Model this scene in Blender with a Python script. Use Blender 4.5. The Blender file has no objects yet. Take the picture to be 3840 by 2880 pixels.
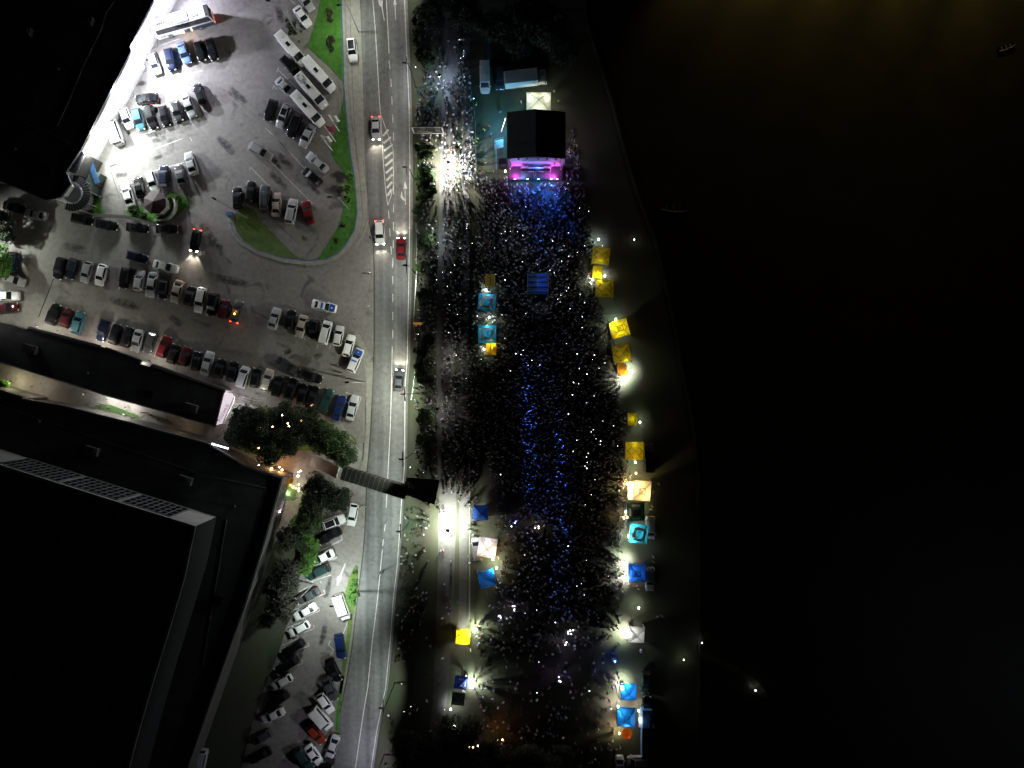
import bpy, bmesh, math, random
import numpy as np
from mathutils import Vector, Matrix
R = math.radians
SC = bpy.context.scene
COL = SC.collection
random.seed(11); NP = np.random.default_rng(5)

# ---------------------------------------------------------------- camera, sky, moon, exposure
S = 0.052          # metres on the ground per photograph pixel
H = 141.0          # height of the drone
def P(px, py, z=0.0):
    f = (H - z) / H
    return Vector(((px - 1920) * S * f, (1440 - py) * S * f, z))
cam = bpy.data.cameras.new('camera'); camo = bpy.data.objects.new('camera', cam); COL.objects.link(camo)
camo.location = (0, 0, H); cam.sensor_fit = 'HORIZONTAL'; cam.angle = 2 * math.atan(1920 * S / H)
cam.clip_start = 1; cam.clip_end = 2000
SC.camera = camo
W = bpy.data.worlds.new('World'); SC.world = W; W.use_nodes = True
wn = W.node_tree; bg = wn.nodes['Background']
sky = wn.nodes.new('ShaderNodeTexSky'); sky.sky_type = 'NISHITA'; sky.sun_disc = False
sky.sun_elevation = R(-4); sky.sun_rotation = R(200)
wn.links.new(sky.outputs[0], bg.inputs[0]); bg.inputs[1].default_value = 0.05
moon = bpy.data.lights.new('moon', 'SUN'); moon.energy = 0.012; moon.angle = R(0.5); moon.color = (.75, .82, 1)
mo = bpy.data.objects.new('moon', moon); COL.objects.link(mo); mo.rotation_euler = (R(40), 0, R(60))
vs = SC.view_settings; vs.view_transform = 'Standard'; vs.look = 'None'; vs.exposure = 0; vs.gamma = 1
SC.render.engine = 'CYCLES'
cy = SC.cycles
cy.max_bounces = 4; cy.diffuse_bounces = 2; cy.glossy_bounces = 2; cy.transmission_bounces = 3; cy.transparent_max_bounces = 6
cy.sample_clamp_indirect = 4; cy.use_denoising = True; cy.caustics_reflective = False; cy.caustics_refractive = False
try: cy.use_light_tree = True
except Exception: pass

# ---------------------------------------------------------------- helpers
TILES = dict(A=(0,0,2.765),B=(700,0,2.765),C=(0,500,2.765),D=(700,500,2.765),E=(0,900,2.765),F=(700,1000,2.765),
 G=(700,1500,2.765),H=(800,2000,2.765),I=(700,2280,2.765),J=(1450,0,2.765),K=(1450,500,2.765),L=(1450,1000,3.687),
 M=(1950,850,3.687),N=(2100,1150,4.424),O=(2100,1500,3.687),Q=(2100,1900,3.687),R=(2100,2430,3.687),U=(1450,1750,3.687),
 V=(1450,2100,2.765),W=(1950,2100,1.843),X=(2200,0,1.349),Y=(0,1400,2.765),Z=(0,1600,1.843),SG=(1750,350,4.424))
def T(t, x, y):
    a, b, k = TILES[t]; return (a + x / k, b + y / k)
def tag(o, label=None, cat=None, group=None, kind=None):
    if label: o['label'] = label
    if cat: o['category'] = cat
    if group: o['group'] = group
    if kind: o['kind'] = kind
    return o
def thing(name, loc, label, cat, group=None, rz=0.0):
    o = bpy.data.objects.new(name, None); COL.objects.link(o); o.location = loc; o.rotation_euler = (0, 0, rz)
    o.empty_display_size = .2
    return tag(o, label, cat, group)
def link(name, me, parent=None, loc=None, rot=None, scale=None, color=None):
    o = bpy.data.objects.new(name, me); COL.objects.link(o)
    if parent is not None: o.parent = parent
    if loc is not None: o.location = loc
    if rot is not None: o.rotation_euler = rot
    if scale is not None: o.scale = scale
    if color is not None: o.color = (*color, 1)
    return o
class MB:
    def __init__(s): s.v = []; s.f = []; s.m = []; s.sm = []
    def add(s, vs, fs, m=0, smooth=False):
        n = len(s.v); s.v += [tuple(v) for v in vs]
        for f in fs: s.f.append(tuple(i + n for i in f)); s.m.append(m); s.sm.append(smooth)
    def box(s, c, d, rz=0, m=0, M=None, bevel=0):
        x, y, z = d[0]/2, d[1]/2, d[2]/2
        vs = [Vector(p) for p in ((-x,-y,-z),(x,-y,-z),(x,y,-z),(-x,y,-z),(-x,-y,z),(x,-y,z),(x,y,z),(-x,y,z))]
        mt = Matrix.Translation(c) @ (M if M is not None else Matrix.Rotation(rz, 4, 'Z'))
        s.add([mt @ v for v in vs], [(0,3,2,1),(4,5,6,7),(0,1,5,4),(1,2,6,5),(2,3,7,6),(3,0,4,7)], m)
    def tube(s, pts, r, n=8, m=0, smooth=True, cap=True):
        pts = [Vector(p) for p in pts]; rs = r if isinstance(r, (list, tuple)) else [r]*len(pts)
        rings = []
        for i, p in enumerate(pts):
            d = (pts[min(i+1, len(pts)-1)] - pts[max(i-1, 0)])
            d = d.normalized() if d.length > 1e-6 else Vector((0,0,1))
            a = d.cross(Vector((0,0,1)))
            if a.length < .05: a = Vector((1,0,0))
            a.normalize(); b = d.cross(a)
            rings.append([p + (a*math.cos(t) + b*math.sin(t))*rs[i] for t in (2*math.pi*k/n for k in range(n))])
        vs = [v for rg in rings for v in rg]; fs = []
        for i in range(len(pts)-1):
            for k in range(n):
                fs.append((i*n+k, (i+1)*n+k, (i+1)*n+(k+1)%n, i*n+(k+1)%n))
        s.add(vs, fs, m, smooth)
        if cap:
            s.add(rings[0], [tuple(range(n))], m); s.add(rings[-1], [tuple(range(n-1,-1,-1))], m)
    def bar(s, a, b, w, h, m=0):
        a = Vector(a); b = Vector(b); d = b - a
        s.box((a+b)/2, (d.length, w, h), m=m, M=d.to_track_quat('X','Z').to_matrix().to_4x4())
    def prism(s, poly, z0, z1, m=0, mt=None, bottom=False):
        n = len(poly); ar = sum(poly[i][0]*poly[(i+1)%n][1]-poly[(i+1)%n][0]*poly[i][1] for i in range(n))
        if ar < 0: poly = poly[::-1]
        vs = [(p[0],p[1],z0) for p in poly] + [(p[0],p[1],z1) for p in poly]
        s.add(vs, [(i,(i+1)%n,(i+1)%n+n,i+n) for i in range(n)], m)
        s.add(vs[n:], [tuple(range(n))], m if mt is None else mt)
        if bottom: s.add(vs[:n], [tuple(range(n-1,-1,-1))], m)
    def walls(s, poly, z0, z1, m=0):
        n = len(poly); ar = sum(poly[i][0]*poly[(i+1)%n][1]-poly[(i+1)%n][0]*poly[i][1] for i in range(n))
        if ar < 0: poly = poly[::-1]
        s.add([(p[0],p[1],z0) for p in poly]+[(p[0],p[1],z1) for p in poly], [(i,(i+1)%n,(i+1)%n+n,i+n) for i in range(n)], m)
    def cyl(s, c, r, h, axis='Z', n=16, m=0, r2=None):
        ax = {'X':Vector((1,0,0)),'Y':Vector((0,1,0)),'Z':Vector((0,0,1))}[axis]; c = Vector(c)
        s.tube([c-ax*h/2, c+ax*h/2], [r, r if r2 is None else r2], n, m)
    def mesh(s, name, mats):
        me = bpy.data.meshes.new(name); me.from_pydata(s.v, [], s.f)
        for m in (mats if isinstance(mats, (list, tuple)) else [mats]): me.materials.append(m)
        me.polygons.foreach_set('material_index', s.m); me.polygons.foreach_set('use_smooth', s.sm); me.update()
        return me
    def build(s, name, mats, parent=None, **k):
        return link(name, s.mesh(name, mats), parent, **k)
def ss(bm_obj): return bm_obj

def mat(name, col, rough=.7, metal=0, var=.0, scale=2.0, bump=0, bscale=20, obj=False, coat=0, emit=None, estr=0, col2=None, spec=.5, detail=4, transl=0, sampling=True):
    m = bpy.data.materials.new(name); m.use_nodes = True; nt = m.node_tree; b = nt.nodes['Principled BSDF']
    L = nt.links.new
    b.inputs['Roughness'].default_value = rough; b.inputs['Metallic'].default_value = metal
    b.inputs['Coat Weight'].default_value = coat; b.inputs['Coat Roughness'].default_value = .05
    b.inputs['Specular IOR Level'].default_value = spec
    b.inputs['Base Color'].default_value = (*col, 1)
    src = None
    if obj:
        oi = nt.nodes.new('ShaderNodeObjectInfo'); src = oi.outputs['Color']
    if var or col2:
        tc = nt.nodes.new('ShaderNodeTexCoord'); nz = nt.nodes.new('ShaderNodeTexNoise')
        nz.inputs['Scale'].default_value = scale; nz.inputs['Detail'].default_value = detail; nz.inputs['Roughness'].default_value = .65
        L(tc.outputs['Object'], nz.inputs['Vector'])
        rp = nt.nodes.new('ShaderNodeMapRange'); rp.inputs['From Min'].default_value = .35; rp.inputs['From Max'].default_value = .65
        L(nz.outputs['Fac'], rp.inputs['Value'])
        mx = nt.nodes.new('ShaderNodeMix'); mx.data_type = 'RGBA'
        L(rp.outputs['Result'], mx.inputs['Factor'])
        if src is None:
            c2 = col2 if col2 else tuple(c*(1-var) for c in col)
            mx.inputs['A'].default_value = (*c2, 1); mx.inputs['B'].default_value = (*col, 1)
        else:
            ml = nt.nodes.new('ShaderNodeMix'); ml.data_type = 'RGBA'; ml.blend_type = 'MULTIPLY'; ml.inputs['Factor'].default_value = 1
            L(src, ml.inputs['A']); ml.inputs['B'].default_value = (1-var, 1-var, 1-var, 1)
            L(ml.outputs['Result'], mx.inputs['A']); L(src, mx.inputs['B'])
        src = mx.outputs['Result']
    if src is not None: L(src, b.inputs['Base Color'])
    if bump:
        tc = nt.nodes.new('ShaderNodeTexCoord'); nz = nt.nodes.new('ShaderNodeTexNoise'); nz.inputs['Scale'].default_value = bscale
        nz.inputs['Detail'].default_value = 3
        L(tc.outputs['Object'], nz.inputs['Vector']); bp = nt.nodes.new('ShaderNodeBump'); bp.inputs['Strength'].default_value = bump
        bp.inputs['Distance'].default_value = .05
        L(nz.outputs['Fac'], bp.inputs['Height']); L(bp.outputs['Normal'], b.inputs['Normal'])
    if emit:
        b.inputs['Emission Color'].default_value = (*emit, 1); b.inputs['Emission Strength'].default_value = estr
    if transl:
        tr = nt.nodes.new('ShaderNodeBsdfTranslucent'); ms = nt.nodes.new('ShaderNodeMixShader'); ms.inputs[0].default_value = transl
        if src is not None: L(src, tr.inputs['Color'])
        else: tr.inputs['Color'].default_value = (*col, 1)
        L(b.outputs[0], ms.inputs[1]); L(tr.outputs[0], ms.inputs[2]); L(ms.outputs[0], nt.nodes['Material Output'].inputs[0])
    if emit and not sampling:
        try: m.cycles.emission_sampling = 'NONE'
        except Exception: pass
    return m
def tarmac(name, col, stain=.5, patch=.8, tracks=False):
    """worn asphalt: fine grain, broad tone changes, separate oil stains and cracks"""
    m = bpy.data.materials.new(name); m.use_nodes = True; nt = m.node_tree; b = nt.nodes['Principled BSDF']; L = nt.links.new
    tc = nt.nodes.new('ShaderNodeTexCoord')
    def noise(sc, det=4, dist=0):
        n = nt.nodes.new('ShaderNodeTexNoise'); n.inputs['Scale'].default_value = sc; n.inputs['Detail'].default_value = det
        n.inputs['Distortion'].default_value = dist; L(tc.outputs['Object'], n.inputs['Vector']); return n.outputs['Fac']
    def rng(v, a, b_, c, d):
        r = nt.nodes.new('ShaderNodeMapRange'); r.inputs[1].default_value = a; r.inputs[2].default_value = b_
        r.inputs[3].default_value = c; r.inputs[4].default_value = d; L(v, r.inputs[0]); return r.outputs[0]
    def mul(a, b_):
        r = nt.nodes.new('ShaderNodeMath'); r.operation = 'MULTIPLY'; L(a, r.inputs[0]); L(b_, r.inputs[1]); return r.outputs[0]
    f = mul(rng(noise(.05, 5), .3, .7, patch, 1.15), rng(noise(1.2, 6), .3, .7, .82, 1.12))
    f = mul(f, rng(noise(25, 2), .2, .8, .75, 1.2))
    f = mul(f, rng(noise(.22, 4, 1.5), .60, .72, 1, stain))
    if tracks:   # wheel tracks run along the road
        mp = nt.nodes.new('ShaderNodeMapping'); mp.inputs['Scale'].default_value = (1.1,.018,1); mp.inputs['Rotation'].default_value = (0,0,R(1)); L(tc.outputs['Object'], mp.inputs['Vector'])
        n2 = nt.nodes.new('ShaderNodeTexNoise'); n2.inputs['Scale'].default_value = .7; n2.inputs['Detail'].default_value = 3; L(mp.outputs[0], n2.inputs['Vector'])
        f = mul(f, rng(n2.outputs['Fac'], .35, .65, .74, 1.2))
    vo = nt.nodes.new('ShaderNodeTexVoronoi'); vo.feature = 'DISTANCE_TO_EDGE'; vo.inputs['Scale'].default_value = .11
    mpn = nt.nodes.new('ShaderNodeVectorMath'); mpn.operation = 'ADD'
    nz = nt.nodes.new('ShaderNodeTexNoise'); nz.inputs['Scale'].default_value = .6; L(tc.outputs['Object'], nz.inputs['Vector'])
    sc2 = nt.nodes.new('ShaderNodeVectorMath'); sc2.operation = 'SCALE'; sc2.inputs['Scale'].default_value = 2.5; L(nz.outputs['Color'], sc2.inputs[0])
    L(tc.outputs['Object'], mpn.inputs[0]); L(sc2.outputs[0], mpn.inputs[1]); L(mpn.outputs[0], vo.inputs['Vector'])
    f = mul(f, rng(vo.outputs['Distance'], 0, .006, .72, 1))
    vm = nt.nodes.new('ShaderNodeVectorMath'); vm.operation = 'SCALE'; vm.inputs[0].default_value = col; L(f, vm.inputs['Scale'])
    L(vm.outputs[0], b.inputs['Base Color']); b.inputs['Roughness'].default_value = .75; b.inputs['Specular IOR Level'].default_value = .3
    return m
def attrmat(name, attr='col', rough=.8):
    m = bpy.data.materials.new(name); m.use_nodes = True; nt = m.node_tree; b = nt.nodes['Principled BSDF']
    a = nt.nodes.new('ShaderNodeAttribute'); a.attribute_name = attr; nt.links.new(a.outputs['Color'], b.inputs['Base Color'])
    b.inputs['Roughness'].default_value = rough; return m
M = {}
M['asphalt'] = tarmac('car_park_asphalt', (.192,.180,.168), .5, .80)
M['road'] = tarmac('road_asphalt', (.125,.127,.125), .75, .85, True)
M['concrete'] = tarmac('pavement_concrete', (.23,.225,.20), .75, .85)
M['path'] = tarmac('promenade_paving', (.095,.095,.09), .7, .8)
M['soil'] = mat('dark_soil', (.045,.042,.03), .95, col2=(.028,.036,.018), scale=.08, detail=8)
M['field'] = mat('worn_field', (.030,.047,.019), .95, col2=(.050,.045,.033), scale=.12, detail=10, bump=.3, bscale=6)
M['grass'] = mat('mown_grass', (.05,.17,.012), .95, col2=(.028,.09,.01), scale=1.2, detail=8, bump=.5, bscale=14)
M['grass2'] = mat('dry_grass', (.09,.14,.03), .95, col2=(.045,.08,.015), scale=.8, detail=8, bump=.5, bscale=14)
M['kerb'] = mat('kerb_stone', (.20,.20,.18), .85, var=.3, scale=3)
M['line'] = mat('road_paint', (.60,.60,.56), .6, var=.45, scale=1.5, detail=8)
M['lineold'] = mat('worn_paint', (.52,.52,.49), .7, var=.5, scale=1.2, detail=8)
M['gutter'] = mat('drain_slot', (.03,.03,.03), .9)
M['roof'] = mat('bitumen_roof', (.05,.05,.06), .9, var=.6, scale=.25, detail=8)
M['roofedge'] = mat('roof_flashing', (.16,.16,.165), .6, var=.3)
M['wallw'] = mat('white_render', (.70,.70,.70), .8, var=.12, scale=.7)
M['wallg'] = mat('grey_render', (.30,.29,.28), .85, var=.25, scale=.5)
M['walld'] = mat('dark_cladding', (.07,.065,.06), .8, var=.3)
M['glass'] = mat('dark_glass', (.012,.014,.018), .08, spec=.8)
M['metal'] = mat('galvanised_steel', (.35,.36,.36), .45, metal=.6, var=.2)
M['dmetal'] = mat('dark_steel', (.03,.03,.032), .5, metal=.3)
M['bluemetal'] = mat('blue_painted_steel', (.03,.09,.25), .45)
M['black'] = mat('matt_black', (.008,.008,.009), .8)
M['rubber'] = mat('tyre_rubber', (.015,.015,.015), .9)
M['rim'] = mat('alloy_rim', (.45,.45,.46), .35, metal=.8)
M['paint'] = mat('car_paint', (.5,.5,.5), .5, metal=.0, obj=True, coat=1, var=.06, scale=3, spec=.08)
M['tail'] = mat('tail_lens', (.35,.01,.01), .2)
M['headl'] = mat('head_lens', (.6,.6,.62), .1)
M['tailon'] = mat('tail_lens_lit', (.4,.01,.01), .2, emit=(1,.05,.02), estr=14, sampling=False)
M['headon'] = mat('head_lens_lit', (.8,.8,.8), .1, emit=(1,.93,.8), estr=40, sampling=False)
M['orange'] = mat('orange_lamp', (.8,.3,.05), .3, emit=(1,.33,.04), estr=25, sampling=False)
M['lamp'] = mat('lit_lamp', (.9,.9,.9), .3, emit=(.9,1,.93), estr=30, sampling=False)
M['lampw'] = mat('lit_warm_lamp', (.9,.8,.6), .3, emit=(1,.62,.25), estr=22, sampling=False)
M['phone'] = mat('phone_light', (.9,.9,.9), .3, emit=(.93,.95,1), estr=9, sampling=False)
M['phoneb'] = mat('blue_light', (.3,.4,.9), .3, emit=(.25,.25,1), estr=16, sampling=False)
M['magenta'] = mat('magenta_lamp', (.9,.3,.9), .3, emit=(1,.18,1), estr=25, sampling=False)
M['cyanl'] = mat('blue_lamp', (.3,.6,.9), .3, emit=(.12,.45,1), estr=30, sampling=False)
M['bark'] = mat('tree_bark', (.09,.07,.05), .9, var=.4, scale=4)
M['cloth'] = mat('clothing', (.3,.3,.3), .9, obj=True, var=.15, scale=8)
M['skin'] = mat('skin', (.42,.27,.20), .6)
M['jeans'] = mat('trousers', (.03,.04,.07), .9, var=.3, scale=8)
M['shoe'] = mat('shoes', (.05,.05,.05), .7)
M['hair'] = mat('hair', (.03,.02,.013), .55, obj=True, var=.2, scale=20)
M['white'] = mat('white_fabric', (.62,.62,.60), .8, var=.1)
M['water'] = mat('river_water', (.019,.0175,.009), .35, col2=(.012,.012,.006), scale=.15, bump=.25, bscale=1.2, spec=.25)

def light(name, typ, loc, power, col, parent=None, radius=.15, spot=None, aim=None, blend=.3):
    l = bpy.data.lights.new(name, typ); l.energy = power; l.color = col
    if typ != 'AREA': l.shadow_soft_size = radius
    o = bpy.data.objects.new(name, l); COL.objects.link(o)
    if typ == 'SPOT':
        l.spot_size = R(spot); l.spot_blend = blend
        d = Vector(aim) - Vector(loc); o.rotation_euler = d.to_track_quat('-Z', 'Y').to_euler()
    if parent is not None:
        o.parent = parent; bpy.context.view_layer.update() if False else None
        o.location = Vector(loc) - parent.location
        if abs(parent.rotation_euler.z) > 1e-6:
            rm = Matrix.Rotation(-parent.rotation_euler.z, 4, 'Z'); o.location = rm @ o.location
            o.rotation_euler = (rm @ o.rotation_euler.to_matrix().to_4x4()).to_euler()
    else: o.location = loc
    return o

# ---------------------------------------------------------------- ground, roads, grass, water
def sheet(name, pts, z, m, label=None, kind='structure', thick=None):
    b = MB(); q = [P(x, y)[:2] for x, y in pts]
    if thick: b.prism(q, 0, z)
    else:
        n = len(q); ar = sum(q[i][0]*q[(i+1)%n][1]-q[(i+1)%n][0]*q[i][1] for i in range(n))
        if ar < 0: q = q[::-1]
        b.add([(x, y, z) for x, y in q], [tuple(range(n))])
    me = b.mesh(name, m)
    bmm = bmesh.new(); bmm.from_mesh(me); bmesh.ops.triangulate(bmm, faces=bmm.faces[:]); bmm.to_mesh(me); bmm.free()
    return tag(link(name, me), label, None, None, kind)
b = MB(); b.add([(-900,-900,0),(900,-900,0),(900,900,0),(-900,900,0)], [(0,1,2,3)]); tag(b.build('ground', M['soil']), kind='structure')
ROADW = [(1350,-200),(1351,0),(1362,290),(1369,605),(1380,753),(1385,830),(1400,900),(1405,1000),(1405,1300),(1400,1400),(1397,1500),(1393,1600),(1385,1700),(1378,1770),(1370,2000),(1364,2072),(1342,2253),(1321,2434),(1300,2560),(1275,2678),(1253,2880),(1235,3000)]
ROADE = [(1527,-200),(1528,0),(1535,165),(1545,400),(1548,600),(1547,850),(1545,1000),(1538,1350),(1530,1450),(1526,1750),(1516,1860),(1507,2000),(1498,2127),(1483,2253),(1473,2398),(1455,2579),(1420,2750),(1401,2880),(1380,3000)]
sheet('car_park', [(-600,-600),(1350,-600)] + [(x-4, y) for x, y in ROADW] + [(1235,3400),(-600,3400)], .004, M['asphalt'])
sheet('road', ROADW + ROADE[::-1], .012, M['road'])
SHORE = [(2170,-300),(2200,75),(2290,370),(2350,600),(2400,760),(2455,900),(2510,1130),(2560,1400),(2600,1600),(2618,1800),(2622,2400),(2615,2900),(2610,3200)]
sheet('festival_field', [(x+9, y) for x, y in ROADE] + [(2610,3200)] + SHORE[::-1][1:], .004, M['field'])
sheet('river', SHORE + [(9000,3200),(9000,-3000),(2170,-3000)], .010, M['water'])
b = MB()
for (a, c) in zip(SHORE[:-1], SHORE[1:]):
    p, q = P(*a), P(*c); b.bar((p.x, p.y, .12), (q.x, q.y, .12), .5, .32)
tag(b.build('river_embankment', M['soil']), kind='structure')
# pavements
outer = [(1288,-200),(1290,0),(1298,200),(1303,330),(1312,430),(1330,560),(1345,660),(1352,740),(1356,800),(1352,850),(1340,885),(1310,935),(1260,975),(1205,992),(1160,996),(1060,984),(960,952),(900,915),(870,880),(856,840),(853,800)]
inner = [(875,800),(879,836),(890,872),(915,904),(966,938),(1062,967),(1160,979),(1226,974),(1268,952),(1298,919),(1331,865),(1342,800),(1339,740),(1331,660),(1316,570),(1301,440),(1292,330),(1289,200),(1282,0),(1280,-200)]
sheet('pavement', outer + inner, .13, M['concrete'], thick=True)
sheet('pavement', [(1296,0),(1298,-200),(1349,-200),(1350,0),(1361,290),(1368,605),(1379,753),(1383,830),(1370,880),(1330,935),(1352,880),(1362,800),(1358,740),(1351,660),(1337,560),(1318,430),(1309,330),(1304,200)], .009, M['concrete'])
sheet('pavement', [(1340,1240),(1373,1307),(1398,1360),(1398,1400),(1394,1500),(1388,1600),(1380,1700),(1373,1770),(1350,1770),(1368,1700),(1372,1600),(1373,1480),(1372,1400),(1360,1330),(1330,1260)], .12, M['concrete'], thick=True)
sheet('pavement', [(1100,1740),(1060,1860),(1030,1990),(1000,2100),(1060,2120),(1100,2010),(1120,1880),(1200,1770),(1340,1770),(1360,1700),(1280,1590),(1245,1600),(1260,1680)], .008, M['concrete'])
sheet('promenade', [(1668,-200),(1668,0),(1652,600),(1640,1000),(1635,1500),(1645,1850),(1643,2050),(1640,2200),(1632,2400),(1622,2640),(1590,2900),(1590,3200),(1650,3200),(1650,2900),(1676,2640),(1690,2450),(1702,2200),(1712,1895),(1705,1500),(1700,1000),(1712,600),(1722,0),(1722,-200)], .008, M['path'])
sheet('footpath', [(1736,-200),(1733,600),(1725,1300),(1722,1850),(1722,2200),(1716,2420),(1740,2420),(1752,2200),(1757,1850),(1757,1300),(1760,600),(1765,-200)], .010, M['path'])
sheet('kerb_line', [(1758,1700),(1763,1700),(1763,2330),(1758,2330)], .10, M['kerb'], thick=True)
# grass areas of the car park
sheet('grass_verge', [(1206,-200),(1203,0),(1190,60),(1175,110),(1155,165),(1160,182),(1235,250),(1285,305),(1292,310),(1289,200),(1281,0),(1280,-200)], .10, M['grass'], thick=True)
sheet('grass_verge', [(1279,416),(1268,470),(1245,540),(1238,560),(1255,600),(1290,645),(1300,690),(1296,745),(1288,790),(1270,850),(1235,910),(1203,960),(1190,975),(1225,972),(1268,951),(1298,918),(1331,864),(1342,800),(1338,740),(1330,660),(1315,570),(1300,440),(1291,360)], .10, M['grass'], thick=True)
sheet('grass_verge', [(881,803),(902,784),(930,779),(953,786),(975,825),(1007,862),(1062,916),(1098,952),(1125,968),(1062,966),(1012,951),(966,937),(917,906),(890,872),(880,838)], .10, M['grass2'], thick=True)
isl = [T('H',x,y) for x,y in ((1475,330),(1500,345),(1497,600),(1465,770),(1440,900),(1420,1100),(1390,1300),(1360,1480),(1330,1659),(1295,1659),(1335,1450),(1355,1250),(1385,1050),(1400,880),(1380,760),(1370,600),(1420,430))]
sheet('grass_median', isl + [], .12, M['grass2'], thick=True)
sheet('grass_median', [T('I',x,y) for x,y in ((1610,700),(1640,700),(1610,900),(1590,1100),(1570,1290),(1545,1290),(1555,1100),(1580,880))], .12, M['grass'], thick=True)
sheet('grass_lawn', [T('H',x,y) for x,y in ((860,700),(840,760),(770,920),(690,1200),(640,1330),(560,1520),(400,2000),(250,2600),(-300,2600),(300,1100),(500,400),(640,100),(760,0),(1000,-250),(1140,-300),(1100,60),(900,420))], .10, M['field'], thick=True)
sheet('grass_lawn', [(353,728),(368,728),(395,810),(345,812)], .10, M['grass'], thick=True)
sheet('grass_lawn', [(470,790),(530,770),(545,800),(600,770),(640,720),(700,735),(710,770),(660,815),(590,835),(500,825)], .10, M['grass'], thick=True)
sheet('grass_lawn', [(900,1560),(960,1520),(1250,1590),(1330,1640),(1355,1700),(1250,1690),(1100,1690),(1000,1720),(880,1680)], .006, M['grass2'])
sheet('grass_verge', [(1550,-100),(1585,-100),(1592,600),(1580,1400),(1570,1900),(1530,2300),(1470,2880),(1410,2880),(1482,2398),(1507,2127),(1536,1800),(1548,1300),(1556,700)], .008, M['field'])
sheet('green_paving', [T('Y',x,y) for x,y in ((1010,310),(1160,330),(1440,440),(1430,480),(1300,450),(1020,380))], .012, mat('green_carpet',(.04,.085,.02),.9,var=.3))
# painted markings
def stripe(b, pts, w=.14, z=.018, dash=None):
    pts = [P(*p) for p in pts]
    if dash:
        on, off = dash; out = []; pos = 0
        for a, c in zip(pts[:-1], pts[1:]):
            L = (c-a).length; t = 0
            while t < L:
                ph = (pos + t) % (on+off); step = (on-ph) if ph < on else (on+off-ph); step = min(max(step, 1e-3), L-t)
                if ph < on: out.append((a+(c-a)*(t/L), a+(c-a)*((t+step)/L)))
                t += step
            pos += L
    else: out = list(zip(pts[:-1], pts[1:]))
    for a, c in out:
        d = (c-a).normalized(); n = Vector((-d.y, d.x, 0))*w/2
        b.add([(a-n).xy.to_3d()+Vector((0,0,z)), (c-n).xy.to_3d()+Vector((0,0,z)), (c+n).xy.to_3d()+Vector((0,0,z)), (a+n).xy.to_3d()+Vector((0,0,z))], [(0,1,2,3)])
b = MB()
stripe(b, [(1394,-200),(1398,0),(1407,108),(1416,253),(1423,380),(1427,430)], .15)
stripe(b, [(1448,-200),(1449,0),(1459,200)], .15)
stripe(b, [(1459,228),(1466,300),(1476,506),(1476,735),(1475,900),(1473,1000),(1473,1290)], .15, dash=(1.6,1.9))
stripe(b, [(1457,789),(1464,900),(1472,1004)], .15, dash=(1.6,1.9))
stripe(b, [(1471,1300),(1468,1450),(1464,1600),(1456,1753),(1448,1905)], .15)
stripe(b, [(1445,1965),(1435,2047)], .15, dash=(1.4,1.6))
stripe(b, [(1434,2060),(1415,2253),(1397,2398),(1379,2579),(1362,2678),(1333,2880),(1318,3000)], .15)
stripe(b, [(x-(11 if y < 1600 else 9), y) for x, y in ROADE], .12)
stripe(b, [(1428,432),(1437,600),(1445,700),(1454,770)], .12)
stripe(b, [(1429,432),(1446,480),(1474,560),(1475,640),(1475,700)], .12)
stripe(b, [(1455,768),(1465,740),(1475,700)], .12)
for i in range(9):
    y = 500 + i*28; xl = 1430 + (y-430)*.075; xr = min(1474, 1440 + (y-440)*.30)
    if y > 640: xr = 1474 - (y-640)*.05
    if xr - xl > 6: stripe(b, [(xl+1, y+10), (xr-1, y-14)], .42)
tag(b.build('lane_markings', M['line']), kind='structure')
def arrow(name, pts, m):
    b = MB(); q = [P(*p) for p in pts]; b.add([(p.x, p.y, .018) for p in q], [tuple(range(len(q)))]); me = b.mesh(name, m)
    bmm = bmesh.new(); bmm.from_mesh(me); bmesh.ops.triangulate(bmm, faces=bmm.faces[:]); bmesh.ops.recalc_face_normals(bmm, faces=bmm.faces[:])
    if bmm.faces[0].normal.z < 0: bmesh.ops.reverse_faces(bmm, faces=bmm.faces[:])
    bmm.to_mesh(me); bmm.free(); tag(link(name, me), kind='structure')
arrow('arrow_marking', [T('B',x,y) for x,y in ((1985,0),(2035,5),(2030,70),(2052,212),(2046,214),(2020,75),(1995,50))], M['line'])
arrow('arrow_marking', [T('B',x,y) for x,y in ((2158,-20),(2176,48),(2164,50),(2170,200),(2164,200),(2156,50),(2144,48))], M['line'])
arrow('arrow_marking', [T('K',x,y) for x,y in ((190,490),(212,575),(194,575),(200,745),(194,745),(188,575),(172,575))], M['lineold'])
arrow('arrow_marking', [T('K',x,y) for x,y in ((155,600),(170,660),(196,690),(196,705),(164,690),(143,660))], M['lineold'])
arrow('arrow_marking', [T('H',x,y) for x,y in ((1367,308),(1373,310),(1322,455),(1335,458),(1282,545),(1284,450),(1298,452),(1310,440))], M['line'])
b = MB()
def seg(t, *xy, w=.15): stripe(b, [T(t, x, y) for x, y in xy], w, .011)
seg('A',(1640,480),(1870,400)); seg('A',(1530,940),(1850,850)); seg('A',(1400,1420),(1640,1345)); seg('A',(1820,810),(2100,730))
seg('C',(1210,315),(1900,50)); seg('C',(1210,535),(1410,455)); seg('C',(1560,400),(1910,300)); seg('C',(1970,40),(1990,80))
seg('D',(650,385),(662,350),(830,525)); seg('D',(870,575),(915,615)); seg('D',(860,280),(1310,735)); seg('D',(870,-10),(1220,360)); seg('D',(1200,910),(1250,960))
seg('B',(935,750),(955,685),(950,725),(1140,915)); seg('B',(890,925),(910,865),(905,895),(935,930)); seg('B',(1160,690),(1260,800)); seg('B',(1040,130),(1050,110)); seg('B',(1075,0),(1180,90))
seg('B',(815,1325),(1150,1659))
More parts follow.
